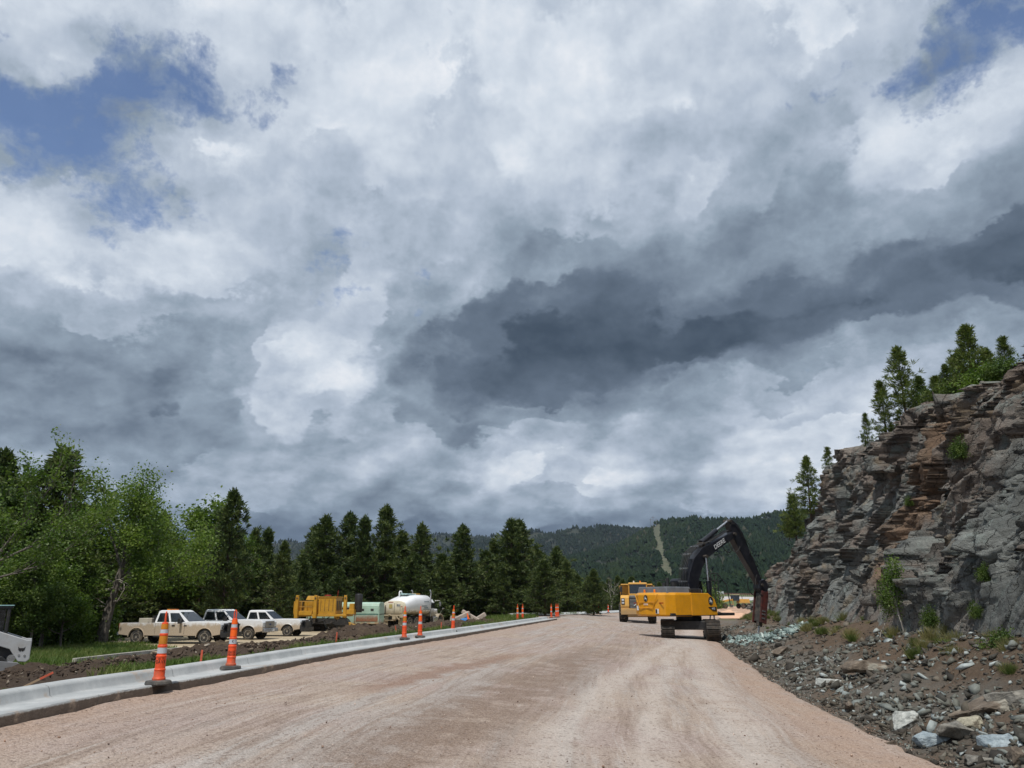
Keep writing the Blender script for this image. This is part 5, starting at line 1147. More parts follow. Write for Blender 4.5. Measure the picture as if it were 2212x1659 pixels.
    for bd, z, x, sz in (('WATER', 2.42, .15, .17), ('123', 1.98, -.35, .13),): pass
    for x0, z0, w_ in ((.35, 2.42, .85), (.0, 2.02, .95), (.3, 1.86, .7), (.35, 1.72, 1.2)):
        k = MB(); rg = random.Random(int(z0*100)); xx = x0-w_/2
        while xx < x0+w_/2: q = rg.uniform(.05, .09); k.box((xx, -1.252, z0), (q, .006, .085)); xx += q+.035
        k.build('side_lettering', paint('grey_lettering', (.12, .17, .19), .5), T0)
    return T0
put(tanker, 826, 1357.5, -.97, (-3.55, 1.1), R_(66), 'white water tanker truck with a dusty cream rear head, parked tail towards the road')

# ---- compact loader cut by the left edge
def loader(loc, rz, label):
    """nose to +x"""
    T0 = empty('skid_steer_loader', loc, rz, label, 'skid steer'); W = paint('loader_white', (.44, .45, .46), .4, dirt=(.28, .22, .16), wear=.35, var=.04)
    b = MB(); b.prism([(-1.3, .35), (.75, .35), (.9, .75), (.6, 1.0), (-.9, 1.05), (-1.35, .9)], -.5, .5); b.build('body', M_black, T0, .03)
    c = MB()
    for s in (-1, 1):
        for p, q in (((-.75, 1.0), (-.7, 1.98)), ((.55, .95), (.50, 1.98)), ((-.7, 1.98), (.50, 1.98)), ((-.1, 1.0), (-.1, 1.98))): c.box(((p[0]+q[0])/2, s*.45, (p[1]+q[1])/2), (max(.09, abs(p[0]-q[0])), .06, max(.09, abs(p[1]-q[1]))))
    c.box((-.1, 0, 2.0), (1.45, 1.0, .07)); c.build('cab_frame', M_black, T0, .01)
    g = MB(); g.box((.42, 0, 1.5), (.02, .84, .9)); g.box((-.1, -.44, 1.5), (1.1, .015, .85)); g.build('cab_window', M_glass, T0); 
    r = MB(); r.box((-.1, 0, 2.05), (1.5, 1.04, .03)); r.build('roof_panel', paint('pale_teal_roof', (.25, .42, .42), .4), T0, .01)
    for s in (-1, 1):
        a = MB(); a.prism([(-1.35, 1.50), (-1.25, 1.68), (-.4, 1.52), (1.15, .98), (1.30, .98), (1.31, .38), (1.22, .30), (1.0, .32), (.86, .50), (.72, .70), (.1, .92), (-.6, 1.18)], s*.58, s*.72); a.build('lift_arm', W, T0, .02)
        if s < 0:
            L_ = MB(); fx, fz, y = 1.05, .70, -.724     # cat-head emblem, plain shapes
            L_.prism([(fx-.10, fz+.08), (fx-.06, fz+.03), (fx+.06, fz+.03), (fx+.10, fz+.08), (fx+.085, fz-.03), (fx+.03, fz-.075), (fx, fz-.04), (fx-.03, fz-.075), (fx-.085, fz-.03)], y-.004, y); L_.build('head_emblem', M_ink, T0)
            text('Laughlin', 'script_lettering', paint('maroon_ink', (.16, .03, .04), .5), .20, plane_M((-.15, -.727, 1.27), (1, 0, -.36), (.36, 0, 1)), T0, .003)
            o = MB(); o.box((.0, -.56, .62), (.5, .02, .16)); o.build('orange_panel', M_orange, T0)
        p = MB(); p.cyl((.80, s*.72, .42), (.80, s*.60, .42), .12, 12); p.cyl((1.0, s*.72, .52), (1.0, s*.735, .52), .035, 8); p.cyl((1.16, s*.72, .50), (1.16, s*.735, .50), .035, 8); p.build('pivot_pin', M_chrome, T0)
        t = MB(); t.prism([(-1.15, .05), (-1.3, .25), (-1.1, .5), (.55, .5), (.78, .28), (.6, .05)], s*.55, s*.86); 
        for k in range(14): t.box((-1.05+k*.125, s*.705, .03), (.06, .31, .05))
        t.build('rubber_track', M_black, T0, .02)
    k = MB(); k.prism([(-.1, -.02), (1.1, -.02), (1.2, .12), (1.0, .30), (.5, .36), (.0, .2)], -.9, -.75); k.build('side_skid_plate', paint('scraped_steel', (.30, .30, .31), .45, .6, dirt=(.26, .2, .14), wear=.4), T0, .01)
    return T0
_p = at_t(66, 1400, 25.0)
loader((_p.x-1.30*math.cos(R_(31))-.65*math.sin(R_(31)), _p.y-1.30*math.sin(R_(31))+.65*math.cos(R_(31)), -.72), R_(31), 'white and black skid steer cut off by the left edge, behind the dirt bank')
# ------------------------------------------------------------------ excavator with a hydraulic breaker
def crawler(T0, M, y, L, w, hgt, name='crawler_track', step=.20):
    b = MB(M); r = hgt/2; n = 10; path = arc(L/2-r, r, r-.03, -90, 90, n)+arc(-L/2+r, r, r-.03, 90, 270, n)
    b.prism(path, y-w*.42, y+w*.42)
    # shoes with grouser bars, laid round the loop
    pts = [Vector((p[0], 0, p[1])) for p in arc(L/2-r, r, r, -90, 90, n)+arc(-L/2+r, r, r, 90, 270, n)]; pts.append(pts[0]); seg = []; 
    for i in range(len(pts)-1): seg.append((pts[i+1]-pts[i]).length)
    tot = sum(seg); k = int(tot/step)
    for i in range(k):
        d = (i+.5)*tot/k; j = 0
        while d > seg[j]: d -= seg[j]; j += 1
        t = (pts[j+1]-pts[j]).normalized(); p = pts[j]+t*d; nrm = Vector((t.z, 0, -t.x)); A = Matrix(((t.x, 0, nrm.x, p.x), (0, 1, 0, y), (t.z, 0, nrm.z, p.z), (0, 0, 0, 1)))
        b.box((0, 0, .0), (tot/k*.86, w, .035), A)
        for q in (-.35, 0, .35): b.box((q*tot/k*.8, 0, .032), (.018, w, .035), A)
    tr = b.build(name, M_steel, T0)
    c = MB(M); c.box((0, y, r+.02), (L-2*r, w*.55, hgt*.42)); [c.cyl((x, y-w*.32, r), (x, y+w*.32, r), r*.62, 16) for x in (-L/2+r, L/2-r)]; c.build('track_frame', M_black, T0)
def hose(mb, a, b, sag, r=.022, n=8, side=(0, 0, 0)):
    a, b, s = Vector(a), Vector(b), Vector(side); mb.tube([a.lerp(b, i/n)+Vector((0, 0, -sag))*4*(i/n)*(1-i/n)+s*4*(i/n)*(1-i/n) for i in range(n+1)], r, 6)
def leaper(T0, M, s):
    """oval badge: black field, pale leaping animal"""
    b = MB(M); b.lathe([(.01, 0), (s, 0), (s, .008), (.01, .008)], 24, Matrix.Scale(1.2, 4, (0, 1, 0))); o = b.build('badge', M_ink, T0)
    P = [(-.55, -.05), (-.42, .16), (-.30, .22), (-.34, .55), (-.24, .42), (-.20, .62), (-.12, .42), (-.10, .20), (.10, .14), (.34, .10), (.50, -.02), (.62, -.30), (.52, -.26), (.40, -.14), (.30, -.20), (.42, -.42), (.58, -.58), (.46, -.60), (.22, -.36), (.14, -.16), (-.10, -.14), (-.28, -.22), (-.44, -.48), (-.54, -.46), (-.40, -.14), (-.36, .02)]
    c = MB(M); n = len(P); c.add([(p[0]*s, p[1]*s*1.25, z) for z in (.010, .014) for p in P], [tuple(range(n-1, -1, -1)), tuple(range(n, 2*n))]+[(i, (i+1) % n, n+(i+1) % n, n+i) for i in range(n)]); c.build('badge_animal', M_decal, o)
def excavator():
    g = at_z(1486, 1372, -.58); X, Y = 10.6, 48.2; zg = float(road_z(np.array([X]), np.array([Y]))[0])+.01
    T0 = empty('excavator', (X, Y, zg), 0, 'large yellow excavator with glossy black boom and red rock breaker, seen from behind', 'excavator')
    MU = Matrix.Rotation(R_(90-11), 4, 'Z')                                  # tracks point along the road
    for s in (1, -1): crawler(T0, MU, s*1.27, 5.2, .78, .98)
    c = MB(MU); c.box((0, 0, .75), (2.6, 2.0, .5)); c.lathe([(.1, .9), (.75, .9), (.75, 1.25), (.1, 1.25)], 20); c.build('car_body', M_black, T0, .03)
    U = Matrix.Rotation(R_(90-57), 4, 'Z')                                   # house swung to the right
    w = 1.46
    # counterweight wrapping the tail and yellow side housings
    def ring(z, k=1.0, inset=0):
        pts = [(-1.2, -w*k), (-2.45, -w*k), (-3.05, -w*.84*k), (-3.32, -w*.48*k), (-3.38, 0), (-3.32, w*.48*k), (-3.05, w*.84*k), (-2.45, w*k), (-1.2, w*k)]
        return [(p[0]+inset, p[1], z) for p in pts]
    b = MB(U); b.loft([ring(1.26, .95, .12), ring(1.34, 1.0), ring(2.44, 1.0, 0), ring(2.56, .97, .08), ring(2.58, .93, .15)]); b.build('counterweight', M_yel, T0, .03)
    v = MB(U)   # raised shield panel moulded on the tail
    for a, bb in (((-.95, 2.50), (-.55, 1.72)), ((-.55, 1.72), (.55, 1.72)), ((.55, 1.72), (.95, 2.50)), ((-.72, 2.04), (.72, 2.04))):
        v.tube([(-3.40+.045*abs(a[0])**2, a[0], a[1]), (-3.40+.045*abs(bb[0])**2, bb[0], bb[1])], .022, 6)
    v.build('shield_moulding', M_yel, T0)
    def back_M(y, z): return U @ plane_M((-3.395+.055*y*y*1.3, y, z), (.10*y, -1, 0), (0, 0, 1))
    leaper(T0, back_M(0, 2.26), .155)
    text('DEERE', 'small_lettering', M_decal, .13, back_M(0, 1.92), T0, .004)
    d = MB(U); d.box((-3.31, -.78, 1.55), (.02, .34, .26)); d.build('warning_decal', M_decal, T0); d = MB(U); d.box((-3.325, -.78, 1.55), (.01, .12, .22)); d.build('decal_print', M_ink, T0)
    d = MB(U); d.box((-3.30, .80, 1.72), (.02, .16, .26)); d.build('warning_decal', M_decal, T0)
    for s in (1, -1): d = MB(U); d.box((-3.20, s*1.03, 2.0), (.03, .42, .05), shift=(.0, 0)); d.build('red_reflector', M_red, T0)
    for s in (-1, 1):
        h = MB(U); h.box((-.5, s*w*.975, 1.93), (1.44, .14, 1.26)); h.prism([(.22, 1.31), (.88, 1.31), (.88, 1.8), (.72, 2.2), (.22, 2.54)], s*w*.975-.07, s*w*.975+.07); h.build('side_panel', M_yel, T0, .03)
        g2 = MB(U); [g2.box((xx, s*(w+.012), 1.9), (.015, .02, 1.12)) for xx in (-1.18, -.4, .25)]; g2.build('panel_gap', M_steel, T0)
    leaper(T0, U @ plane_M((.36, -w-.04, 2.12), (1, 0, 0), (0, 0, 1)), .20)
    nb = MB(U); nb.prism([(.12, 1.78), (.80, 1.78), (.80, 1.56), (.5, 1.56)], -w-.055, -w-.03); nb.build('number_plate', M_ink, T0); text('470', 'number_lettering', M_decal, .17, U @ plane_M((.52, -w-.06, 1.67), (1, 0, 0), (0, 0, 1)), T0, .003)
    fr = MB(U); fr.box((-.2, 0, 1.36), (5.2, 2.9, .16)); fr.prism([(.3, 1.4), (1.2, 1.4), (1.0, 2.2), (.2, 2.2)], -.55, .55); fr.build('turntable_frame', M_black, T0, .02)
    # grey engine hood with deck, exhaust, rails
    MH = paint('grey_deck', (.13, .14, .155), .5, dirt=(.25, .22, .18), wear=.3)
    h = MB(U); h.box((-1.9, 0, 2.70), (2.0, 2.5, .42), taper=(.94, .94)); h.box((-.4, .1, 2.60), (1.2, 2.3, .30)); h.build('engine_hood', MH, T0, .04)
    h = MB(U); h.box((-.6, -.85, 2.68), (1.0, .8, .26)); h.build('fuel_tank', M_black, T0, .03)
    e = MB(U); e.cyl((-1.1, .5, 2.85), (-1.1, .5, 3.45), .10, 12); e.cyl((-.9, 1.0, 2.8), (-.9, 1.0, 3.2), .14, 12); e.box((-1.0, .05, 3.0), (.22, .22, .4)); e.build('exhaust', M_black, T0)
    for y in (.5, -.35): e = MB(U); e.lathe([(.03, 2.56), (.06, 2.56), (.06, 2.74), (.03, 2.76)], 8, Matrix.Translation((-3.0, y, 0))); e.build('lifting_eye', M_amber, T0)
    e = MB(U); e.tube([(-.3, 1.3, 2.6), (-.3, 1.3, 3.3), (-.9, 1.3, 3.36), (-1.3, 1.3, 3.3), (-1.3, 1.3, 2.8)], .028, 6); e.build('handrail', M_black, T0)
    # cab on the left front
    cb = MB(U); cb.prism([(.05, 1.4), (1.75, 1.4), (1.95, 2.2), (1.75, 3.35), (.15, 3.45), (.05, 3.3)], .45, 1.50); cb.build('cab', M_jet, T0, .05)
    for s in (1, -1): gg = MB(U); gg.prism([(.25, 2.25), (1.70, 2.25), (1.58, 3.2), (.25, 3.25)], .975+s*.53-.01, .975+s*.53+.01); gg.build('cab_window', M_glass, T0)
    gg = MB(U); gg.box((.04, .975, 2.85), (.02, .85, .6)); gg.build('cab_window', M_glass, T0)
    # front right rail cage around the steps and mirror bracket
    r = MB(U); yy = -1.32
    for x in (.7, 1.0, 1.3): r.tube([(x, yy, 2.75 if x < .8 else 2.0), (x, yy, 3.72)], .025, 6)
    for z in (3.72, 3.3, 2.85): r.tube([(.7, yy, z), (1.3, yy, z)], .022, 6); r.tube([(1.3, yy, z), (1.3, yy+.8, z)], .022, 6)
    r.tube([(1.3, yy, 3.7), (1.9, yy-.1, 3.0), (2.1, yy-.1, 1.9)], .03, 6); r.build('guard_rail', M_black, T0)
    # boom, arm: box sections swept along a bent centre line, in the plane y=0
    def beam(pts, hs, ws, name, mat):
        rings = []
        for i, (x, z) in enumerate(pts):
            a = Vector(pts[max(i-1, 0)]); c = Vector(pts[min(i+1, len(pts)-1)]); t = (c-a).normalized(); nx, nz = -t.y, t.x; h, wd = hs[i]/2, ws[i]/2
            rings.append([(x+nx*h, -wd, z+nz*h), (x+nx*h, wd, z+nz*h), (x-nx*h, wd, z-nz*h), (x-nx*h, -wd, z-nz*h)])
        m = MB(U); m.loft(rings); return m.build(name, mat, T0, .03)
    BP = [(.10, 1.9), (.18, 2.7), (.36, 3.55), (.76, 4.35), (1.42, 4.98), (2.38, 5.42), (3.34, 5.84), (4.24, 6.24)]
    beam(BP, [.50, .82, .88, .86, .76, .60, .50, .42], [.62, .66, .66, .66, .62, .58, .54, .50], 'boom', M_jet)
    AP = [(4.04, 7.14), (4.34, 6.75), (4.67, 6.15), (5.25, 5.2), (5.9, 4.2), (6.35, 3.45), (6.55, 3.08)]
    beam(AP, [.30, .72, .98, .80, .60, .46, .40], [.42, .46, .50, .46, .44, .42, .40], 'arm', M_jet)
    t1 = text('DEERE', 'boom_lettering', M_decal, .40, U @ plane_M((2.78, -.315, 5.58), (.89, 0, .46), (-.46, 0, .89)), T0, .004)
    def cylr(a, b_, r, f=.55, nm='hydraulic_cylinder'):
        a, b_ = Vector(a), Vector(b_); m = a.lerp(b_, f); k = MB(U); k.cyl(a, m, r, 14); k.cyl(a, a+(b_-a)*.03, r*1.2, 12); o = k.build(nm, M_jet, T0, smooth=True); k = MB(U); k.cyl(m, b_, r*.5, 12); k.build('cylinder_rod', M_chrome, o, smooth=True)
    cylr((1.45, 0, 5.62), (4.0, 0, 7.08), .15, .56)
    cylr((1.35, -.52, 1.95), (1.28, -.50, 4.75), .15, .48); cylr((1.35, .52, 1.95), (1.28, .50, 4.75), .15, .48)
    cylr((4.47, 0, 6.95), (6.15, 0, 4.55), .13, .75)
    for x, z, hw in ((.10, 1.95, .5), (4.25, 6.26, .40), (1.28, 4.75, .62), (6.5, 3.1, .36), (4.02, 7.08, .3), (1.45, 5.55, .25)):
        pn = MB(U); pn.cyl((x, -hw, z), (x, hw, z), .10, 12); pn.build('pivot_pin', M_steel, T0)
    pn = MB(U); pn.box((1.5, 0, 5.42), (.35, .3, .35)); pn.build('cylinder_bracket', M_steel, T0)
    # hose bundle climbing the back of the boom
    hs = MB(U); cl = MB(U)
    for k in range(9):
        y = -.27+k*.068; off = [(p[0]-.50*(1-i/9) if i < 4 else p[0]-.36, p[1]+(.0 if i < 3 else .38)) for i, p in enumerate(BP)]
        path = [(-.15, y, 2.6), (-.28, y, 3.2), (-.16, y, 4.0), (.22, y, 4.85), (.90, y, 5.32), (1.95, y, 5.66), (3.0, y, 6.10), (3.8, y, 6.50)] if k % 2 else [(-.22, y, 2.5), (-.38, y, 3.25), (-.24, y, 4.05), (.14, y, 4.92), (.84, y, 5.38), (1.9, y, 5.70), (2.95, y, 6.16)]
        hs.tube(path, .024, 6)
    for x, z in ((-.32, 3.25), (-.2, 4.02), (.18, 4.88), (.86, 5.36), (1.9, 5.69)): cl = MB(U); cl.box((x, 0, z), (.12, .66, .09)); cl.build('hose_clamp', M_chrome, T0)
    hs.build('hydraulic_hose', M_black, T0, smooth=True)
    hs = MB(U)
    for s in (-1, 1):
        hose(hs, (3.9, s*.26, 6.75), (4.95, s*.3, 6.1), -.45, .02); hose(hs, (4.9, s*.3, 6.15), (5.5, s*.3, 5.1), .0, .02, 8, (.35, 0, 0)); hose(hs, (5.5, s*.3, 5.1), (6.5, s*.3, 3.6), 0, .02, 8, (.12, 0, .1)); hose(hs, (3.5, s*.3, 5.9), (4.7, s*.28, 5.5), .55, .026)
    hose(hs, (6.05, -.3, 3.75), (6.38, -.34, 2.45), .12, .03, 10, (-.38, 0, 0)); hose(hs, (6.05, .3, 3.75), (6.38, .34, 2.45), .12, .03, 10, (-.38, 0, 0)); hs.build('loose_hose', M_black, T0, smooth=True)
    # link and breaker
    MRB = paint('scuffed_red_housing', (.085, .018, .014), .6, dirt=(.05, .04, .036), wear=.9, var=.4)
    k = MB(U); k.prism([(6.3, 3.35), (6.8, 3.5), (7.1, 3.2), (7.02, 2.6), (6.55, 2.5), (6.25, 2.9)], -.27, .27); k.build('quick_coupler', M_jet, T0, .03)
    lean = Matrix.Translation((6.68, 0, 2.65)) @ Matrix.Rotation(R_(13), 4, 'Y')
    k = MB(U @ lean); 
    for s in (-1, 1): k.box((0, s*.30, -.95), (.62, .07, 2.0))
    k.box((.27, 0, -.85), (.08, .6, 2.0)); k.build('breaker_housing', MRB, T0, .02)
    k = MB(U @ lean); k.box((0, 0, -.95), (.42, .50, 1.8)); k.cyl((0, 0, -1.85), (0, 0, -2.12), .20, 14); k.build('breaker_body', M_steel, T0, .02)
    k = MB(U @ lean)
    for z in (-1.2, -1.4, -1.65): k = MB(U @ lean); k.box((-.05, -.345, z), (.30, .02, .09)); k.build('housing_slot', M_chrome, T0)
    k = MB(U @ lean); k.prism([(-.33, -.1), (-.28, -.1), (-.28, -1.9), (-.33, -1.9)], -.28, -.20); k.build('guide_bar', M_steel, T0)
    k = MB(U @ lean); k.cyl((0, 0, -2.05), (0, 0, -2.95), .085, 12, .03); k.build('chisel', M_chrome, T0)
    m = MB(U); m.tube([(.9, -w-.05, 1.5), (1.5, -w-.05, 1.35)], .03, 6); m.build('step_bar', M_steel, T0)
excavator()

# ------------------------------------------------------------------ articulated haul truck, nose towards us
def haul_truck():
    X, Y = 11.9, 76.0; zg = float(road_z(np.array([X]), np.array([Y]))[0])+.01
    T0 = empty('haul_truck', (X, Y, zg), R_(-90-9), 'dusty yellow articulated haul truck facing the camera, half hidden behind the excavator', 'dump truck'); MY = M_yel2
    b = MB(); b.box((2.1, 0, 2.05), (1.7, 1.5, .75), taper=(.9, .9), shift=(-.08, 0)); b.build('hood', paint('grey_hood', (.10, .105, .11), .55, dirt=(.3, .25, .18), wear=.5), T0, .05)
    for s in (-1, 1):
        f = MB(); f.prism([(1.0, 1.2), (3.0, 1.15), (3.1, 1.5), (3.0, 2.25), (2.4, 2.45), (1.0, 2.3)], s*.72, s*1.5); f.build('fender', MY, T0, .06)
        l = MB(); l.box((3.10, s*1.28, 1.9), (.06, .32, .55)); l.build('headlight_recess', M_black, T0, .01); l = MB(); [l.box((3.14, s*1.28, 1.9+dz), (.03, .22, .16)) for dz in (-.13, .13)]; l.build('headlight', M_lamp, T0, .02)
    g = MB(); g.box((3.0, 0, 1.75), (.14, 1.40, 1.0)); g.build('grille', M_black, T0, .02)
    g = MB(); [g.box((3.09, 0, 1.38+k*.115), (.03, 1.3, .045)) for k in range(7)]; g.build('grille_bar', paint('dull_grey', (.25, .25, .25), .5), T0)
    g = MB(); g.add([(3.12, -.35, 1.5), (3.12, -.27, 1.5), (3.12, .35, 2.0), (3.12, .27, 2.0), (3.135, -.35, 1.5), (3.135, -.27, 1.5), (3.135, .35, 2.0), (3.135, .27, 2.0)], [(0, 1, 2, 3), (7, 6, 5, 4), (0, 4, 5, 1), (1, 5, 6, 2), (2, 6, 7, 3), (3, 7, 4, 0)]); g.build('grille_slash', M_decal, T0)
    g = MB(); g.box((2.95, 0, 1.0), (.5, 3.0, .55), taper=(.9, 1)); g.prism([(2.5, .75), (3.1, .75), (3.15, .6), (2.5, .5)], -.9, .9); g.build('bumper', MY, T0, .05)
    c = MB()
    ro = 3.62; c.box((.75, .1, 2.42), (1.7, 1.7, .35)); c.box((.75, .1, ro-.1), (1.75, 1.75, .16), taper=(.96, .96))
    for sx, sy in ((1.52, -.72), (1.52, .92), (-.02, -.72), (-.02, .92), (.75, -.72), (.75, .92)): c.box((sx, sy, 3.0), (.10, .09, 1.1))
    c.build('cab', MY, T0, .03); g = MB(); g.box((1.54, .1, 3.03), (.02, 1.5, .95)); g.build('windshield', M_glass, T0)
    for s in (-.73, .93): g = MB(); g.box((.75, s, 3.03), (1.4, .02, .95)); g.build('side_window', M_glass, T0)
    g = MB(); g.box((.75, .1, 2.95), (1.3, 1.4, .8)); g.build('cab_interior', M_black, T0)
    for y in (-.25, .35): g = MB(); g.lathe([(.02, ro-.02), (.07, ro-.02), (.07, ro+.14), (.02, ro+.15)], 8, Matrix.Translation((.9, y, 0))); g.build('beacon', M_amber if y > 0 else M_decal, T0)
    m = MB()
    for s in (-1, 1): m.tube([(1.4, s*.95, 2.5), (1.9, s*1.42, 2.6), (1.9, s*1.45, 3.3)], .03, 6); m.box((1.9, s*1.45, 3.0), (.06, .26, .5))
    m.tube([(1.2, -1.45, 2.3), (1.2, -1.45, 3.2), (-.1, -1.45, 3.2), (-.1, -1.45, 2.2)], .03, 6); m.build('mirror_and_rail', M_black, T0)
    d = MB(); d.add([(-1.2, -1.45, 1.7), (-6.5, -1.45, 1.5), (-6.5, 1.45, 1.5), (-1.2, 1.45, 1.7), (-.6, -1.7, 3.35), (-7.4, -1.7, 3.1), (-7.4, 1.7, 3.1), (-.6, 1.7, 3.35)], [(3, 2, 1, 0), (4, 5, 6, 7), (0, 1, 5, 4), (1, 2, 6, 5), (2, 3, 7, 6), (3, 0, 4, 7)]); d.box((-.5, 0, 3.45), (.9, 3.0, .12)); d.build('dump_body', MY, T0, .04)
    u = MB(); u.box((-1.5, 0, 1.1), (8.5, .9, .5)); u.box((1.7, 0, .85), (.5, 2.4, .35)); u.build('chassis', M_black, T0, .03)
    for x in (1.7, -3.6, -5.5): [wheel(T0, x, s*1.33, .88, .88, .72, .48, 8, 22, MY, s) for s in (-1, 1)]
haul_truck()

# ------------------------------------------------------------------ motor grader far down the road, nose to the left
def grader():
    p = at_t(1585, 1314, 186); T0 = empty('motor_grader', (p.x, p.y, p.z+.0), R_(198), 'small distant yellow motor grader working on the red dirt beyond the breaker', 'grader')
    b = MB(); b.box((-2.6, 0, 1.75), (3.0, 1.3, 1.0), taper=(.95, .9)); b.prism([(-1.2, 1.9), (-1.2, 2.25), (1.5, 2.2), (4.2, 1.7), (4.4, 1.2), (4.0, 1.15), (1.2, 1.85)], -.18, .18); b.build('frame', M_yel2, T0, .03)
    n = MB(); n.box((4.55, 0, 1.25), (.45, 2.2, .95)); n.build('front_plate', M_yel2, T0, .03)
    c = MB(); c.box((-.4, 0, 2.5), (1.5, 1.5, 1.35), taper=(.9, .9)); c.build('cab', M_glass, T0, .03); c = MB(); c.box((-.4, 0, 3.24), (1.6, 1.6, .12)); c.build('cab_roof', paint('pale_yellow_roof', (.6, .58, .35), .5), T0, .02)
    for x, y in ((-1.1, -.7), (.3, -.7), (-1.1, .7), (.3, .7)): q = MB(); q.box((x, y, 2.5), (.09, .09, 1.4)); q.build('cab_post', M_black, T0)
    m = MB(); m.add([(-.2, -2.1, .25), (1.6, 2.1, .25), (1.6, 2.1, .95), (-.2, -2.1, .95), (-.12, -2.15, .25), (1.68, 2.05, .25), (1.68, 2.05, .95), (-.12, -2.15, .95)], [(0, 1, 2, 3), (7, 6, 5, 4), (0, 4, 5, 1), (2, 6, 7, 3), (1, 5, 6, 2), (0, 3, 7, 4)]); m.build('blade', M_chrome, T0)
    s = MB(); s.lathe([(.4, .95), (.75, .95), (.75, 1.1), (.4, 1.1)], 16, Matrix.Translation((.8, 0, 0))); s.tube([(.6, -.6, 1.1), (.8, -.7, 2.3)], .07, 6); s.tube([(.6, .6, 1.1), (.8, .7, 2.3)], .07, 6); s.box((.9, 0, 2.1), (.3, 1.5, .2)); s.build('blade_circle', M_yel2, T0)
    l = MB(); l.cyl((-2.2, .3, 2.2), (-2.2, .3, 3.0), .07, 8); l.tube([(3.6, .6, 1.6), (3.6, .7, 2.7)], .03, 6); l.lathe([(.02, 2.7), (.14, 2.75), (.02, 2.95)], 8, Matrix.Translation((3.6, .7, 0))); l.build('exhaust', M_black, T0)
    for x in (-3.5, -1.9): [wheel(T0, x, s*.95, .62, .62, .42, .5, 6, 0, M_yel2, s) for s in (-1, 1)]
    for s in (-1, 1): wheel(T0, 3.1, s*1.0, .66, .66, .42, .5, 6, 0, M_yel2, s)
grader()
# ------------------------------------------------------------------ traffic channelizer cones
def cone(u, v, tilt, amber, label, ink=None, rz=0, zz=None, on_ground=False):
    z = .148 if zz is None else zz; p = at_z(u, v, z)
    T0 = empty('traffic_cone', (p.x, p.y, z), R_(rz), label, 'traffic cone', 'orange channelizer cones on the gutter'); T0.rotation_euler = (R_(tilt[0]), R_(tilt[1]), R_(rz)); T0.scale = (.80, .80, 1.0)
    b = MB(); b.lathe([(.02, .0), (.262, .0), (.268, .02), (.25, .062), (.13, .075), (.02, .075)], 8); b.build('rubber_base', M_rubber, T0, .008)
    prof = [(.128, .07), (.13, .10), (.108, .13), (.106, .22), (.112, .225), (.112, .24), (.100, .25), (.098, .42), (.104, .425), (.104, .45), (.090, .46), (.088, .575), (.094, .58), (.094, .61), (.081, .62), (.078, .76), (.084, .765), (.084, .79), (.071, .80), (.066, .945), (.060, .97), (.030, .975)]
    c = MB(); c.lathe(prof, 20); o = c.build('cone_body', M_orange, T0, smooth=True)
    def band(z0, z1, r0, r1, mat, nm): k = MB(); k.lathe([(r0-.005, z0), (r0+.003, z0), (r1+.003, z1), (r1-.005, z1)], 20); k.build(nm, mat, T0, smooth=True)
    band(.485, .575, .090, .088, M_refl, 'reflective_band'); band(.632, .757, .081, .078, M_amb if amber else M_orange2, 'coloured_band'); band(.80, .86, .0735, .071, M_refl, 'reflective_band'); band(.868, .945, .070, .067, M_amb if amber else M_orange2, 'coloured_band')
    h = MB(); h.tube([(0, -.024, .95), (0, -.030, 1.02), (0, -.030, 1.09), (0, -.018, 1.125), (0, .0, 1.135), (0, .018, 1.125), (0, .030, 1.09), (0, .030, 1.02), (0, .024, .95)], .014, 8); h.build('handle', M_orange, T0, smooth=True)
    if ink:
        for s, zc, sz in ink:
            a = math.atan2(-p.y, -p.x)-R_(rz)            # face turned towards the lane; letters wrap the barrel
            n = len(s); r = .103 if zc < .42 else .0915
            for i, ch in enumerate(s):
                if ch == ' ': continue
                an = a+(i-(n-1)/2)*sz*.70/r; M = plane_M((math.cos(an)*(r+.001), math.sin(an)*(r+.001), zc), (-math.sin(an), math.cos(an), 0), (0, 0, 1)); text(ch, 'stencil_letter', M_ink, sz, M, T0, .0008)
    return T0
L0 = 'orange cone with '
cone(341, 1478, (0, 0), True, L0+'faded amber bands, nearest to the camera on the gutter', [('DAVE', .355, .075), ('MT', .40, .05)][:1]+[('W T', .40, .05)], 10)
cone(497, 1445, (0, 0), False, L0+'bright orange bands and open loop handle, second nearest', [('DAVE', .33, .07), ('K', .53, .08), ('MATER', .28, .05)], 80)
cone(872, 1380.5, (0, 0), True, L0+'faded amber bands in front of the tanker rear', None, 60); cone(906, 1376, (0, 0), False, L0+'bright orange bands in front of the tanker side', None, 20)
cone(977, 1363.5, (1.5, 1), True, L0+'faded bands standing alone right of the tanker cab', None, 40)
cone(1117, 1340, (0, 0), True, 'left cone with a faded amber top of the pair by the massive pines', None, 30); cone(1128, 1339.5, (0, 0), False, 'right all orange cone of the pair by the massive pines', None, 70)
cone(1190, 1334.5, (0, 0), False, 'single cone left of the close twin cones at the kerb end', None, 10); cone(1200.5, 1333.3, (0, 0), False, 'left of the close twin cones at the kerb end', None, 50); cone(1204.5, 1332.8, (0, 0), False, 'right of the close twin cones at the kerb end', None, 30)
cone(1292, 1324.5, (0, 0), False, 'small distant cone on the far kerb, farther from the haul truck', None, 10, .15); cone(1313, 1322.8, (0, 0), False, 'small distant cone on the far kerb, closer to the haul truck', None, 40, .15)

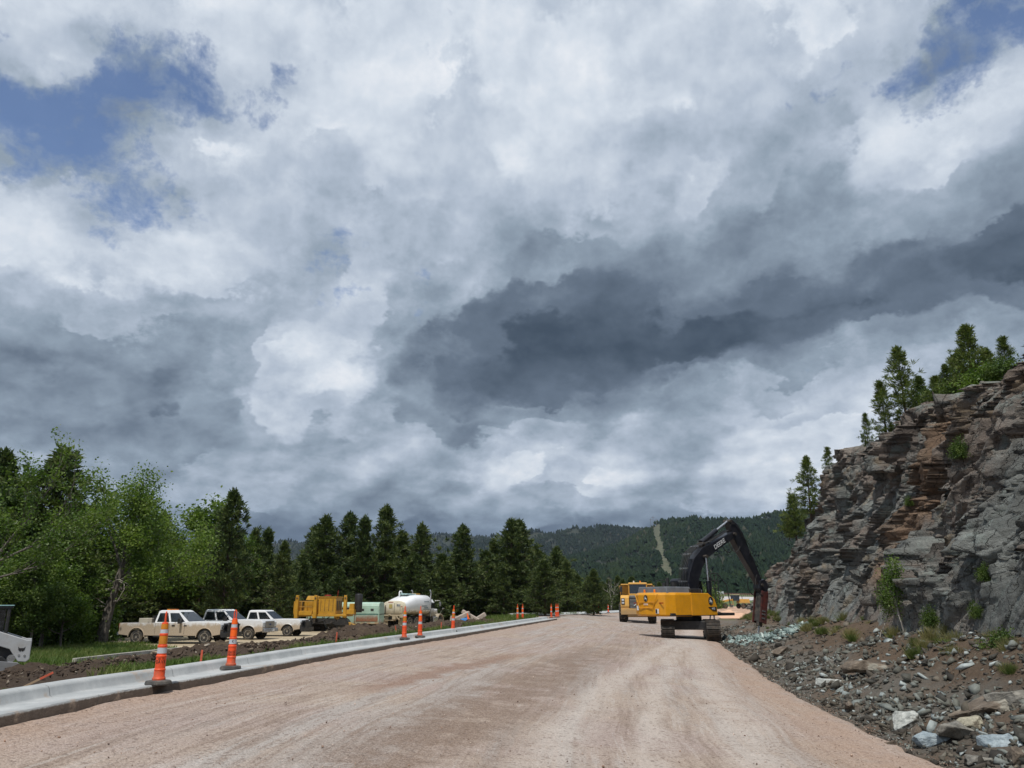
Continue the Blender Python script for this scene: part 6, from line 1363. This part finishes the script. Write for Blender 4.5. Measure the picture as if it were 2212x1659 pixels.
# ------------------------------------------------------------------ dirt bank beyond the kerb, clods, grass
_BY = ([8, 12, 16, 19, 20.5, 23.2, 24.5, 26.5, 28, 30, 32, 34, 35.5, 37, 40, 45, 49, 53, 58, 63], [.22, .26, .24, .22, .20, .26, .30, .20, .24, .20, .22, .48, .46, .20, .24, .34, .28, .32, .28, .05])
def berm_h(y, d):
    hh = np.interp(y, *_BY); c = 4.3+.6*np.sin(y*.5)+np.interp(y, [8, 16, 20], [-1.6, -1.0, 0]); w = 1.35
    return hh*np.exp(-((d-c)/w)**2*.9)
def bank():
    ys = np.arange(8, 64, .075); ds = np.linspace(1.0, 8.2, 110); Y, D = np.meshgrid(ys, ds, indexing='ij'); X = XL(Y)-.9-D
    h = berm_h(Y, D); n = np.abs(fbm(X*1.3, Y*1.3, 5, 12, .6)); cl = facets(X*2.2, Y*2.2, 5, 1.4)*.5+facets(X*5, Y*5, 7, 1.4)*.25
    m = sst(.06, .3, h); e = np.minimum(sst(1.0, 1.6, D), 1-sst(7.4, 8.2, D)); Z = H(X, Y)+rough(X, Y)+h*(1+.5*fbm(X*.9, Y*.9, 3, 2))+(.30*n+.14*cl)*(m*.9+.10)-.07*(1-e)-.02*(1-m)
    V = np.stack([X, Y, Z], -1).reshape(-1, 3)
    mt, T, b = new_mat('torn_soil'); P = T.n('ShaderNodeNewGeometry').outputs['Position']; n1 = T.noise(P, 1.2, 6, .7); n2 = T.noise(P, 9, 6, .75)
    c = T.mix(n2, lin(40, 32, 27), lin(106, 92, 80)); c = T.mix(T.rng(n1, .52, .66, 0, .6), c, lin(104, 92, 74)); c = T.mix(T.rng(T.voro(P, 14), .0, .12, .5, 0), c, lin(160, 146, 128))
    T.put(b.inputs['Base Color'], c); b.inputs['Roughness'].default_value = .95; b.inputs['Specular IOR Level'].default_value = .1; bump(T, b, T.noise(P, 7, 8, .8), 1, .09)
    tag(link('dirt_bank', np_mesh('dirt_bank', V, grid_faces(len(ys), len(ds))[:, ::-1], False), mt), kind='structure')
    rg = np.random.default_rng(9); n = 9000; y = 9+50*rg.random(n)**1.2; d = 1.2+rg.random(n)*6; x = XL(y)-.9-d; keep = (berm_h(y, d) > .10*rg.random(n)+.04) ; y, d, x = y[keep], d[keep], x[keep]
    size = np.clip(np.exp(rg.normal(-3.1, .55, len(y))), .02, .18); z = H(x, y)+berm_h(y, d)*1.02+rg.random(len(y))*.10
    M_cl = mat_stone('soil_clods', [(0, lin(40, 32, 27)), (.6, lin(76, 63, 53)), (.92, lin(104, 90, 76)), (1, lin(176, 166, 150))], .95, 12)
    scatter('dirt_clods', np.stack([x, y, z], -1), size, M_cl, 5)
bank()
def grass():
    rg = np.random.default_rng(31); P = []; Hh = []
    def add(y, x, z, h): P.append(np.stack([x, y, z], -1)); Hh.append(h)
    n = 90000; y = 9+52*rg.random(n)**1.15; d = .25+rg.random(n)**1.1*4.5; x = XL(y)-.9-d; g = fbm(x*.45, y*.45, 4, 50)+.04+.35*fbm(x*2.2, y*2.2, 2, 52)-.08*d-.9*berm_h(y, d)*(d > 2.2)+.16*(np.abs(y-20) < 5)*(d < 3)+.10*(np.abs(y-42) < 6)-.40*sst(1.2, 2.2, d)*(y < 30)-.10*(y < 15)
    k = g > rg.random(n)*.16-.04; x, y, d = x[k], y[k], d[k]; add(y, x, H(x, y)+rough(x, y)+berm_h(y, d)*.95-.02, rg.uniform(.04, .20, len(x))*(1+1.2*fbm(x*.8, y*.8, 2, 55)))
    n = 60000; y = 19+30*rg.random(n); x = XL(y)-.9-8.0-16*rg.random(n); lx = np.interp(y, [30, 35, 43, 47], [-18, -18.4, -17.6, -21.5]); k = ((x < lx) | (y < 36) & (rg.random(n) < .25)) & (y < 49); x, y = x[k], y[k]; add(y, x, H(x, y)-.02, rg.uniform(.12, .34, len(x)))
    n = 24000; y = 50+44*rg.random(n); x = XL2(y)-1.2-9*rg.random(n)**1.3; k = fbm(x*.4, y*.4, 3, 61)+.05 > rg.random(n)*.2; x, y = x[k], y[k]; add(y, x, H(x, y)-.02, rg.uniform(.15, .40, len(x)))
    P = np.concatenate(P); Hh = np.concatenate(Hh); N = len(P); a = rg.random(N)*6.283; le = rg.normal(0, .35, (N, 2)); w = .006+.008*rg.random(N)+P[:, 1]*.00012
    sx, sy = np.cos(a)*w, np.sin(a)*w; tip = P+np.stack([le[:, 0]*Hh, le[:, 1]*Hh, Hh], -1); mid = P+np.stack([le[:, 0]*Hh*.35, le[:, 1]*Hh*.35, Hh*.6], -1); s = np.stack([sx, sy, 0*sx], -1)
    V = np.stack([P-s, P+s, mid+s*.8, tip, mid-s*.8], 1)
    F = np.concatenate([np.stack([np.arange(N)*5+i for i in q], 1) for q in ((0, 1, 2, 4),)]); F2 = np.stack([np.arange(N)*5+i for i in (4, 2, 3, 3)], 1)
    me = np_mesh('grass', V.reshape(-1, 3), np.concatenate([np.stack([np.arange(N)*5+i for i in (0, 1, 2)], 1), np.stack([np.arange(N)*5+i for i in (0, 2, 4)], 1), np.stack([np.arange(N)*5+i for i in (4, 2, 3)], 1)]))
    tag(link('grass', me, mat_leaf('grass_blades', (.05, .10, .018), (.11, .17, .04), (.16, .18, .06), .3, .6, .6)), kind='stuff')
grass()
# old thin kerb at the edge of the lot
def old_kerb():
    b = MB(); pts = [at_z(160, 1424.5, -.9), at_z(260, 1413, -.9), at_z(385, 1400, -.93)]
    for i in range(2):
        a, c = pts[i], pts[i+1]; d = (c-a).normalized(); s = Vector((-d.y, d.x, 0))*.09; u = Vector((0, 0, .06)); l = Vector((0, 0, -.3))
        b.add([a-s+l, c-s+l, c+s+l, a+s+l, a-s+u, c-s+u, c+s+u, a+s+u], [(3, 2, 1, 0), (4, 5, 6, 7), (0, 1, 5, 4), (1, 2, 6, 5), (2, 3, 7, 6), (3, 0, 4, 7)])
    tag(b.build('old_lot_kerb', paint('old_concrete', (.42, .40, .36), .9, var=.2, bumps=.01), None, .01), kind='structure')
old_kerb()
# ------------------------------------------------------------------ survey stakes
M_pink = paint('fluorescent_stake_paint', (.62, .12, .06), .7, var=.15); M_wood = paint('raw_wood', (.42, .30, .19), .8, var=.15)
def stake(u, v, t, h, label, lean=(0, 0), w=.03, fall=None):
    p = at_t(u, v, t); T0 = empty('survey_stake', tuple(p), 0, label, 'stake', 'painted survey stakes along the kerb'); T0.rotation_euler = (R_(lean[0]), R_(lean[1]), .5)
    b = MB(); b.box((0, 0, h*.1), (w, w*.8, h*.8)); b.build('post', M_wood if fall else M_pink, T0); c = MB(); c.box((0, 0, h*.75), (w*1.1, w*.9, h*.5), taper=(.9, .9)); c.build('painted_top', M_pink, T0)
stake(432, 1437, 15.6, .30, 'pink topped stake standing behind the kerb between the two nearest cones', (1, 1), .035); stake(725, 1389, 24.5, .34, 'thin red stake in the grass below the dirt mound by the trailer', (0, 2), .034)
stake(856, 1370, 31, .34, 'leaning pale stake in the grass just left of the cone before the tanker', (0, -12), .035, 1); stake(952, 1357, 37, .30, 'small faded stake in the soil left of the lone cone', (0, 1), .04)
stake(57, 1480, 12.6, .40, 'fallen stake lying slanted against the dirt at the lower left', (0, 62), .03, 1)
# ------------------------------------------------------------------ pile of broken concrete pipe and slabs with a barrel and cone
def debris():
    M_bc = paint('broken_concrete', (.40, .34, .29), .9, dirt=(.3, .2, .14), wear=.6, var=.2, bumps=.02)
    for k, (u, v, sz, r, lb) in enumerate(((995, 1338, (1.6, .5, .35), (0, -24, 20), 'long broken concrete beam tilted up on the pile'), (1018, 1337, (1.9, .4, .3), (0, 28, -10), 'concrete beam sloping down to the right on the pile'), (985, 1343, (.9, .7, .5), (0, 8, 40), 'square concrete block at the left foot of the pile'), (1034, 1340, (1.3, .35, .35), (0, -30, 15), 'short concrete piece at the right end of the pile'), (1008, 1345, (1.4, .8, .35), (6, 4, 70), 'flat concrete slab under the beams of the pile'))):
        p = at_t(u, v-6, 66+k*.4); b = MB(); b.box((0, 0, 0), sz); o = b.build('concrete_slab', M_bc, None, .04); o.location = p; o.rotation_euler = tuple(R_(q) for q in r); tag(o, lb, 'concrete slab', 'broken concrete in the pile')
    p = at_t(1001, 1341, 64); r = empty('blue_tub', tuple(p), .3, 'small bright blue tub lying at the foot of the concrete pile', 'tub'); b = MB(Matrix.Rotation(R_(80), 4, 'Y')); b.lathe([(.10, -.25), (.24, -.25), (.24, .3), (.2, .3)], 14); b.build('shell', paint('blue_plastic', (.02, .16, .42), .4), r); b = MB(Matrix.Rotation(R_(80), 4, 'Y')); b.lathe([(.2, .26), (.265, .26), (.265, .32), (.2, .32)], 14); b.build('rim', paint('blue_plastic', (.02, .16, .42), .4), r)
    p = at_t(1012, 1341, 63.5); r = empty('small_cone', tuple(p), 0, 'small orange cone leaning in front of the concrete pile', 'traffic cone'); r.rotation_euler = (0, R_(-14), 0); b = MB(); b.lathe([(.13, 0), (.03, .65), (.01, .66)], 12); b.build('cone_body', M_orange2, r); b = MB(); b.box((0, 0, .0), (.32, .32, .03)); b.build('rubber_base', M_rubber, r)
debris()
# ------------------------------------------------------------------ far road furniture
def far_things():
    m = paint('pale_asphalt', (.46, .43, .41), .85, var=.08)
    pts = []
    for u, v, t in ((1460, 1294, 300), (1545, 1293.0, 300), (1600, 1293.2, 320), (1660, 1294, 340), (1720, 1296, 360)): pts.append(at_t(u, v, t))
    V = []; 
    for p in pts: V += [(p.x-3, p.y-14, p.z-.55), (p.x, p.y+2, p.z+.25), (p.x+4, p.y+20, p.z+1.1)]
    tag(link('far_highway', np_mesh('far_highway', V, grid_faces(len(pts), 3)[:, ::-1], True), m), kind='structure')
    V = []
    for p in pts: V += [(p.x-6, p.y-60, p.z-3.8), (p.x-3, p.y-16, p.z-.75), (p.x+4, p.y+22, p.z+1.05), (p.x+6, p.y+50, p.z+2.6), (p.x+8, p.y+80, p.z-4)]
    mg, T, b = new_mat('mown_bank'); P = T.n('ShaderNodeNewGeometry').outputs['Position']; T.put(b.inputs['Base Color'], T.mix(T.noise(P, .2, 5, .6), (.05, .09, .02), (.12, .14, .05))); b.inputs['Roughness'].default_value = .95
    tag(link('highway_embankment', np_mesh('highway_embankment', V, grid_faces(len(pts), 5)[:, ::-1], True), mg), kind='structure')
    r = empty('guardrail', tuple(pts[1]), 0, 'long rusty brown guardrail along the distant highway', 'guardrail'); b = MB(); o = pts[1]
    rp = [Vector((p.x+4-o.x, p.y+22-o.y, p.z+2.0-o.z)) for p in pts]; 
    for i in range(len(rp)-1):
        a, c = rp[i], rp[i+1]; b.add([a, c, c+Vector((0, 0, .6)), a+Vector((0, 0, .6)), a+Vector((0, .2, 0)), c+Vector((0, .2, 0)), c+Vector((0, .2, .6)), a+Vector((0, .2, .6))], [(0, 1, 2, 3), (7, 6, 5, 4), (0, 4, 5, 1), (3, 2, 6, 7), (1, 5, 6, 2), (0, 3, 7, 4)])
    MR = paint('rusty_rail', (.17, .10, .07), .8, var=.2); b.build('rail', MR, r); b = MB()
    for i in range(24): a = rp[1].lerp(rp[3], i/23); b.box((a.x, a.y+.4, a.z-.1), (.25, .25, 1.4))
    b.build('post', MR, r)
    p = at_t(1555, 1296, 290); r = empty('road_sign', tuple(p), 0, 'pale grey back of a wide road sign beyond the excavator', 'sign'); b = MB(); b.box((0, 0, 2.75), (2.9, .06, 1.05)); b.build('panel', paint('grey_sign_back', (.42, .44, .45), .5), r); b = MB(); [b.box((dx, .07, 1.2), (.12, .1, 3.4)) for dx in (-.9, .9)]; b.build('post', M_steel, r)
    # shrubs and small trees on the near side of the highway
    for u, v, t, s in ((1536, 1312, 170, 3.0), (1519, 1312, 165, 2.6), (1549, 1311, 185, 1.8), (1500, 1310, 170, 2.6)):
        p = at_t(u, v, t); bush(p.x, p.y, s, BUSH[2], 'roadside bush beyond the excavator', 'roadside bushes beyond the excavator', 1.15, p.z)
    V = [tuple(at_t(u, v, t)) for u, v, t in ((1470, 1316, 160), (1545, 1315, 168), (1572, 1309, 200), (1470, 1306, 220), (1560, 1302, 232), (1592, 1304, 226))]
    # piles of pale sand by the cliff foot
    rg = np.random.default_rng(3); xs = np.linspace(-1, 1, 40); A, Bq = np.meshgrid(xs, xs, indexing='ij'); p = at_t(1575, 1331, 112); Z = .9*np.clip(1-np.hypot(A, Bq), 0, 1)**.8*(1+.4*fbm(A*3, Bq*3, 3, 2))-.12
    mm, T, b = new_mat('peach_sand'); P = T.n('ShaderNodeNewGeometry').outputs['Position']; T.put(b.inputs['Base Color'], T.mix(T.noise(P, 1.2, 6, .7), lin(186, 140, 108), lin(226, 190, 160))); b.inputs['Roughness'].default_value = .95
    o = link('sand_pile', np_mesh('sand_pile', np.stack([A*3.2, Bq*9, Z], -1).reshape(-1, 3), grid_faces(40, 40), True), mm); o.location = (p.x, p.y, Hs(p.x, p.y)+.02); o.rotation_euler = (0, 0, R_(-20)); tag(o, 'low heap of pale peach sand on the road beyond the excavator', 'sand pile')
far_things()
# ------------------------------------------------------------------ worker in a vest beside the excavator
def worker():
    p = at_t(1538.5, 1343, 66); me = bpy.data.meshes.new('person'); 
    J = [(0, 0, .95, .15), (0, 0, 1.18, .14), (0, .01, 1.42, .17), (0, .01, 1.54, .065), (0, .02, 1.64, .085), (0, .02, 1.74, .085),
         (.10, .0, .88, .11), (.13, .06, .50, .075), (.15, -.04, .09, .05), (.16, .09, .04, .04), (-.10, 0, .88, .11), (-.14, -.12, .50, .075), (-.17, -.28, .10, .05), (-.17, -.14, .05, .04),
         (.20, .01, 1.44, .07), (.27, .0, 1.18, .05), (.24, .16, .98, .04), (.22, .22, .92, .035), (-.20, .01, 1.44, .07), (-.29, .03, 1.17, .05), (-.25, .18, 1.0, .04), (-.23, .24, .96, .035)]
    E = [(0, 1), (1, 2), (2, 3), (3, 4), (4, 5), (0, 6), (6, 7), (7, 8), (8, 9), (0, 10), (10, 11), (11, 12), (12, 13), (2, 14), (14, 15), (15, 16), (16, 17), (2, 18), (18, 19), (19, 20), (20, 21)]
    me.from_pydata([j[:3] for j in J], E, []); o = link('person', me, paint('dark_work_clothes', (.05, .05, .06), .8)); o.location = p; o.rotation_euler = (0, 0, R_(-30))
    s = o.modifiers.new('skin', 'SKIN'); sv = me.skin_vertices[0].data
    for i, j in enumerate(J): sv[i].radius = (j[3], j[3]*(.75 if i < 3 else 1))
    sv[0].use_root = True; o.modifiers.new('sub', 'SUBSURF').levels = 1
    tag(o, 'person walking beside the excavator in a white hard hat and orange vest', 'person')
    v = MB(); v.lathe([(.17, .92), (.185, 1.0), (.19, 1.2), (.215, 1.4), (.17, 1.52), (.08, 1.55)], 12, Matrix.Scale(.8, 4, (0, 1, 0))); v.build('vest', M_orange2, o, smooth=True)
    h = MB(); h.lathe([(.14, 1.70), (.125, 1.72), (.12, 1.78), (.07, 1.85), (.01, 1.86)], 14, Matrix.Translation((0, .02, 0))); h.build('hard_hat', M_decal, o, smooth=True)
    h = MB(); h.lathe([(.188, 1.02), (.2, 1.02), (.2, 1.08), (.188, 1.08)], 12, Matrix.Scale(.8, 4, (0, 1, 0))); h.build('reflective_stripe', M_refl, o)
worker()
# ------------------------------------------------------------------ shrubs and tufts at the foot of the rock cut
def sapling():
    s, t = grow(301, (0, 0, 0), (.02, .05, 1), 1.25, .035, 3, .42, 3, .35, 1, .10); broadleaf('sapling_tree', 12.15, 25.0, s, t, M_leaf, M_dead, 10, .045, 'thin leafy sapling growing against the foot of the rock face', 'tree', None, .14, .95, 7, None, None, Hs(12.15, 25)+2.5)
    s, t = grow(303, (0, 0, 0), (.12, 0, 1), 1.1, .03, 3, .5, 3, .3, 1, .12); broadleaf('sapling_tree', 12.0, 26.4, s, t, M_leaf2, M_dead, 10, .045, 'shorter leafy sapling left of the thin one against the rock face', 'tree', None, .14, .9, 8, None, None, Hs(12, 26.4)+1.9)
sapling()
def tuft_mesh(seed, n=260, h=.5, r=.25):
    rg = np.random.default_rng(seed); c = rg.normal(0, r*.4, (n, 3)); c[:, 2] = 0; d = np.stack([c[:, 0]*1.4/r*.5+rg.normal(0, .25, n), c[:, 1]*1.4/r*.5+rg.normal(0, .25, n), np.ones(n)], -1); d /= np.linalg.norm(d, axis=1)[:, None]; L = h*rg.uniform(.5, 1.1, n)[:, None]; s = rg.normal(0, 1, (n, 3)); s[:, 2] = 0; s = s/np.linalg.norm(s, axis=1)[:, None]*.012
    V = np.stack([c-s, c+s, c+d*L+s*.3, c+d*L-s*.3], 1).reshape(-1, 3); return np_mesh('tuft', V, np.arange(n*4).reshape(-1, 4))
M_dry = mat_leaf('dry_grass', (.16, .15, .07), (.30, .27, .14), (.12, .15, .05), .3, .7, 1.5); M_gt = mat_leaf('green_tuft', (.06, .10, .025), (.14, .17, .05), (.17, .18, .07), .3, .6, 1.5)
TU = [tuft_mesh(1), tuft_mesh(2, 300, .6, .3)]; TU[0].materials.append(M_gt); TU[1].materials.append(M_dry)
rt = random.Random(77)
for k in range(110):
    y = 15+64*rt.random()**1.1; x = float(toe_x(y))-rt.uniform(-.4, 1.3)+.1; o = link('grass_tuft', TU[k % 2]); sc = rt.uniform(.3, .62)*(1+y*.006); o.location = (x, y, Hs(x, y)-.03); o.scale = (sc, sc, sc); o.rotation_euler = (0, 0, rt.uniform(0, 6)); tag(o, 'tuft of green or straw coloured grass at the foot of the rock face', 'grass tuft', 'grass tufts at the foot of the rock face')
for u, v, z, s, me, lb in ((2170, 1400, .75, .42, BUSH[3], 'green bush at the rock foot by the right edge'), (2055, 1398, .55, .26, BUSH[1], 'low green bush at the rock foot below the rusty seam'), (1760, 1335, .3, .5, BUSH[1], 'small dull bush at the rock foot right of the breaker'), (2205, 1372, 1.3, .3, BUSH[0], 'small bush high on the soil slope touching the right edge'), (1690, 1330, .2, .45, BUSH[0], 'small bush at the rock foot just right of the breaker tip')):
    for t in np.arange(8, 90, .1):
        p = at_t(u, v, t)
        if p.z <= Hs(p.x, p.y): break
    bush(p.x, p.y, s, me, lb, None, .9, Hs(p.x, p.y))
# bits of growth rooted in ledges of the face
for u, v, Y, s, lb in ((2075, 985, 27, .34, 'dark green bush rooted high in the rock face'), (2130, 1250, 19.5, .22, 'wispy pale green plant in a ledge near the right edge'), (2012, 1350, 24, .3, 'upright green weed at the rock foot'), (1965, 1090, 34, .2, 'small green plant in the rusty seam'), (2110, 1330, 21, .2, 'small weed low on the rock face')):
    d = ray(u, v); dg = bpy.context.evaluated_depsgraph_get(); me = bpy.data.objects['rock_cliff']; hit, loc, nrm, idx = me.ray_cast(Vector((0, 0, 1.45)), d.normalized())
    if hit: bush(loc.x-.1, loc.y-.1, s, BUSH[2], lb, None, 1.2, loc.z)
# ------------------------------------------------------------------ faint blue air
def haze():
    b = MB(); b.box((0, 2850, 180), (11900, 7100, 520)); m = bpy.data.materials.new('haze'); m.use_nodes = True; T = NT(m.node_tree)
    v = T.n('ShaderNodeVolumePrincipled', ins={'Color': (.62, .74, .92), 'Density': .000045, 'Anisotropy': .2}); T.n('ShaderNodeOutputMaterial', ins={1: v.outputs[0]})
    tag(b.build('haze', m), kind='stuff')
haze()
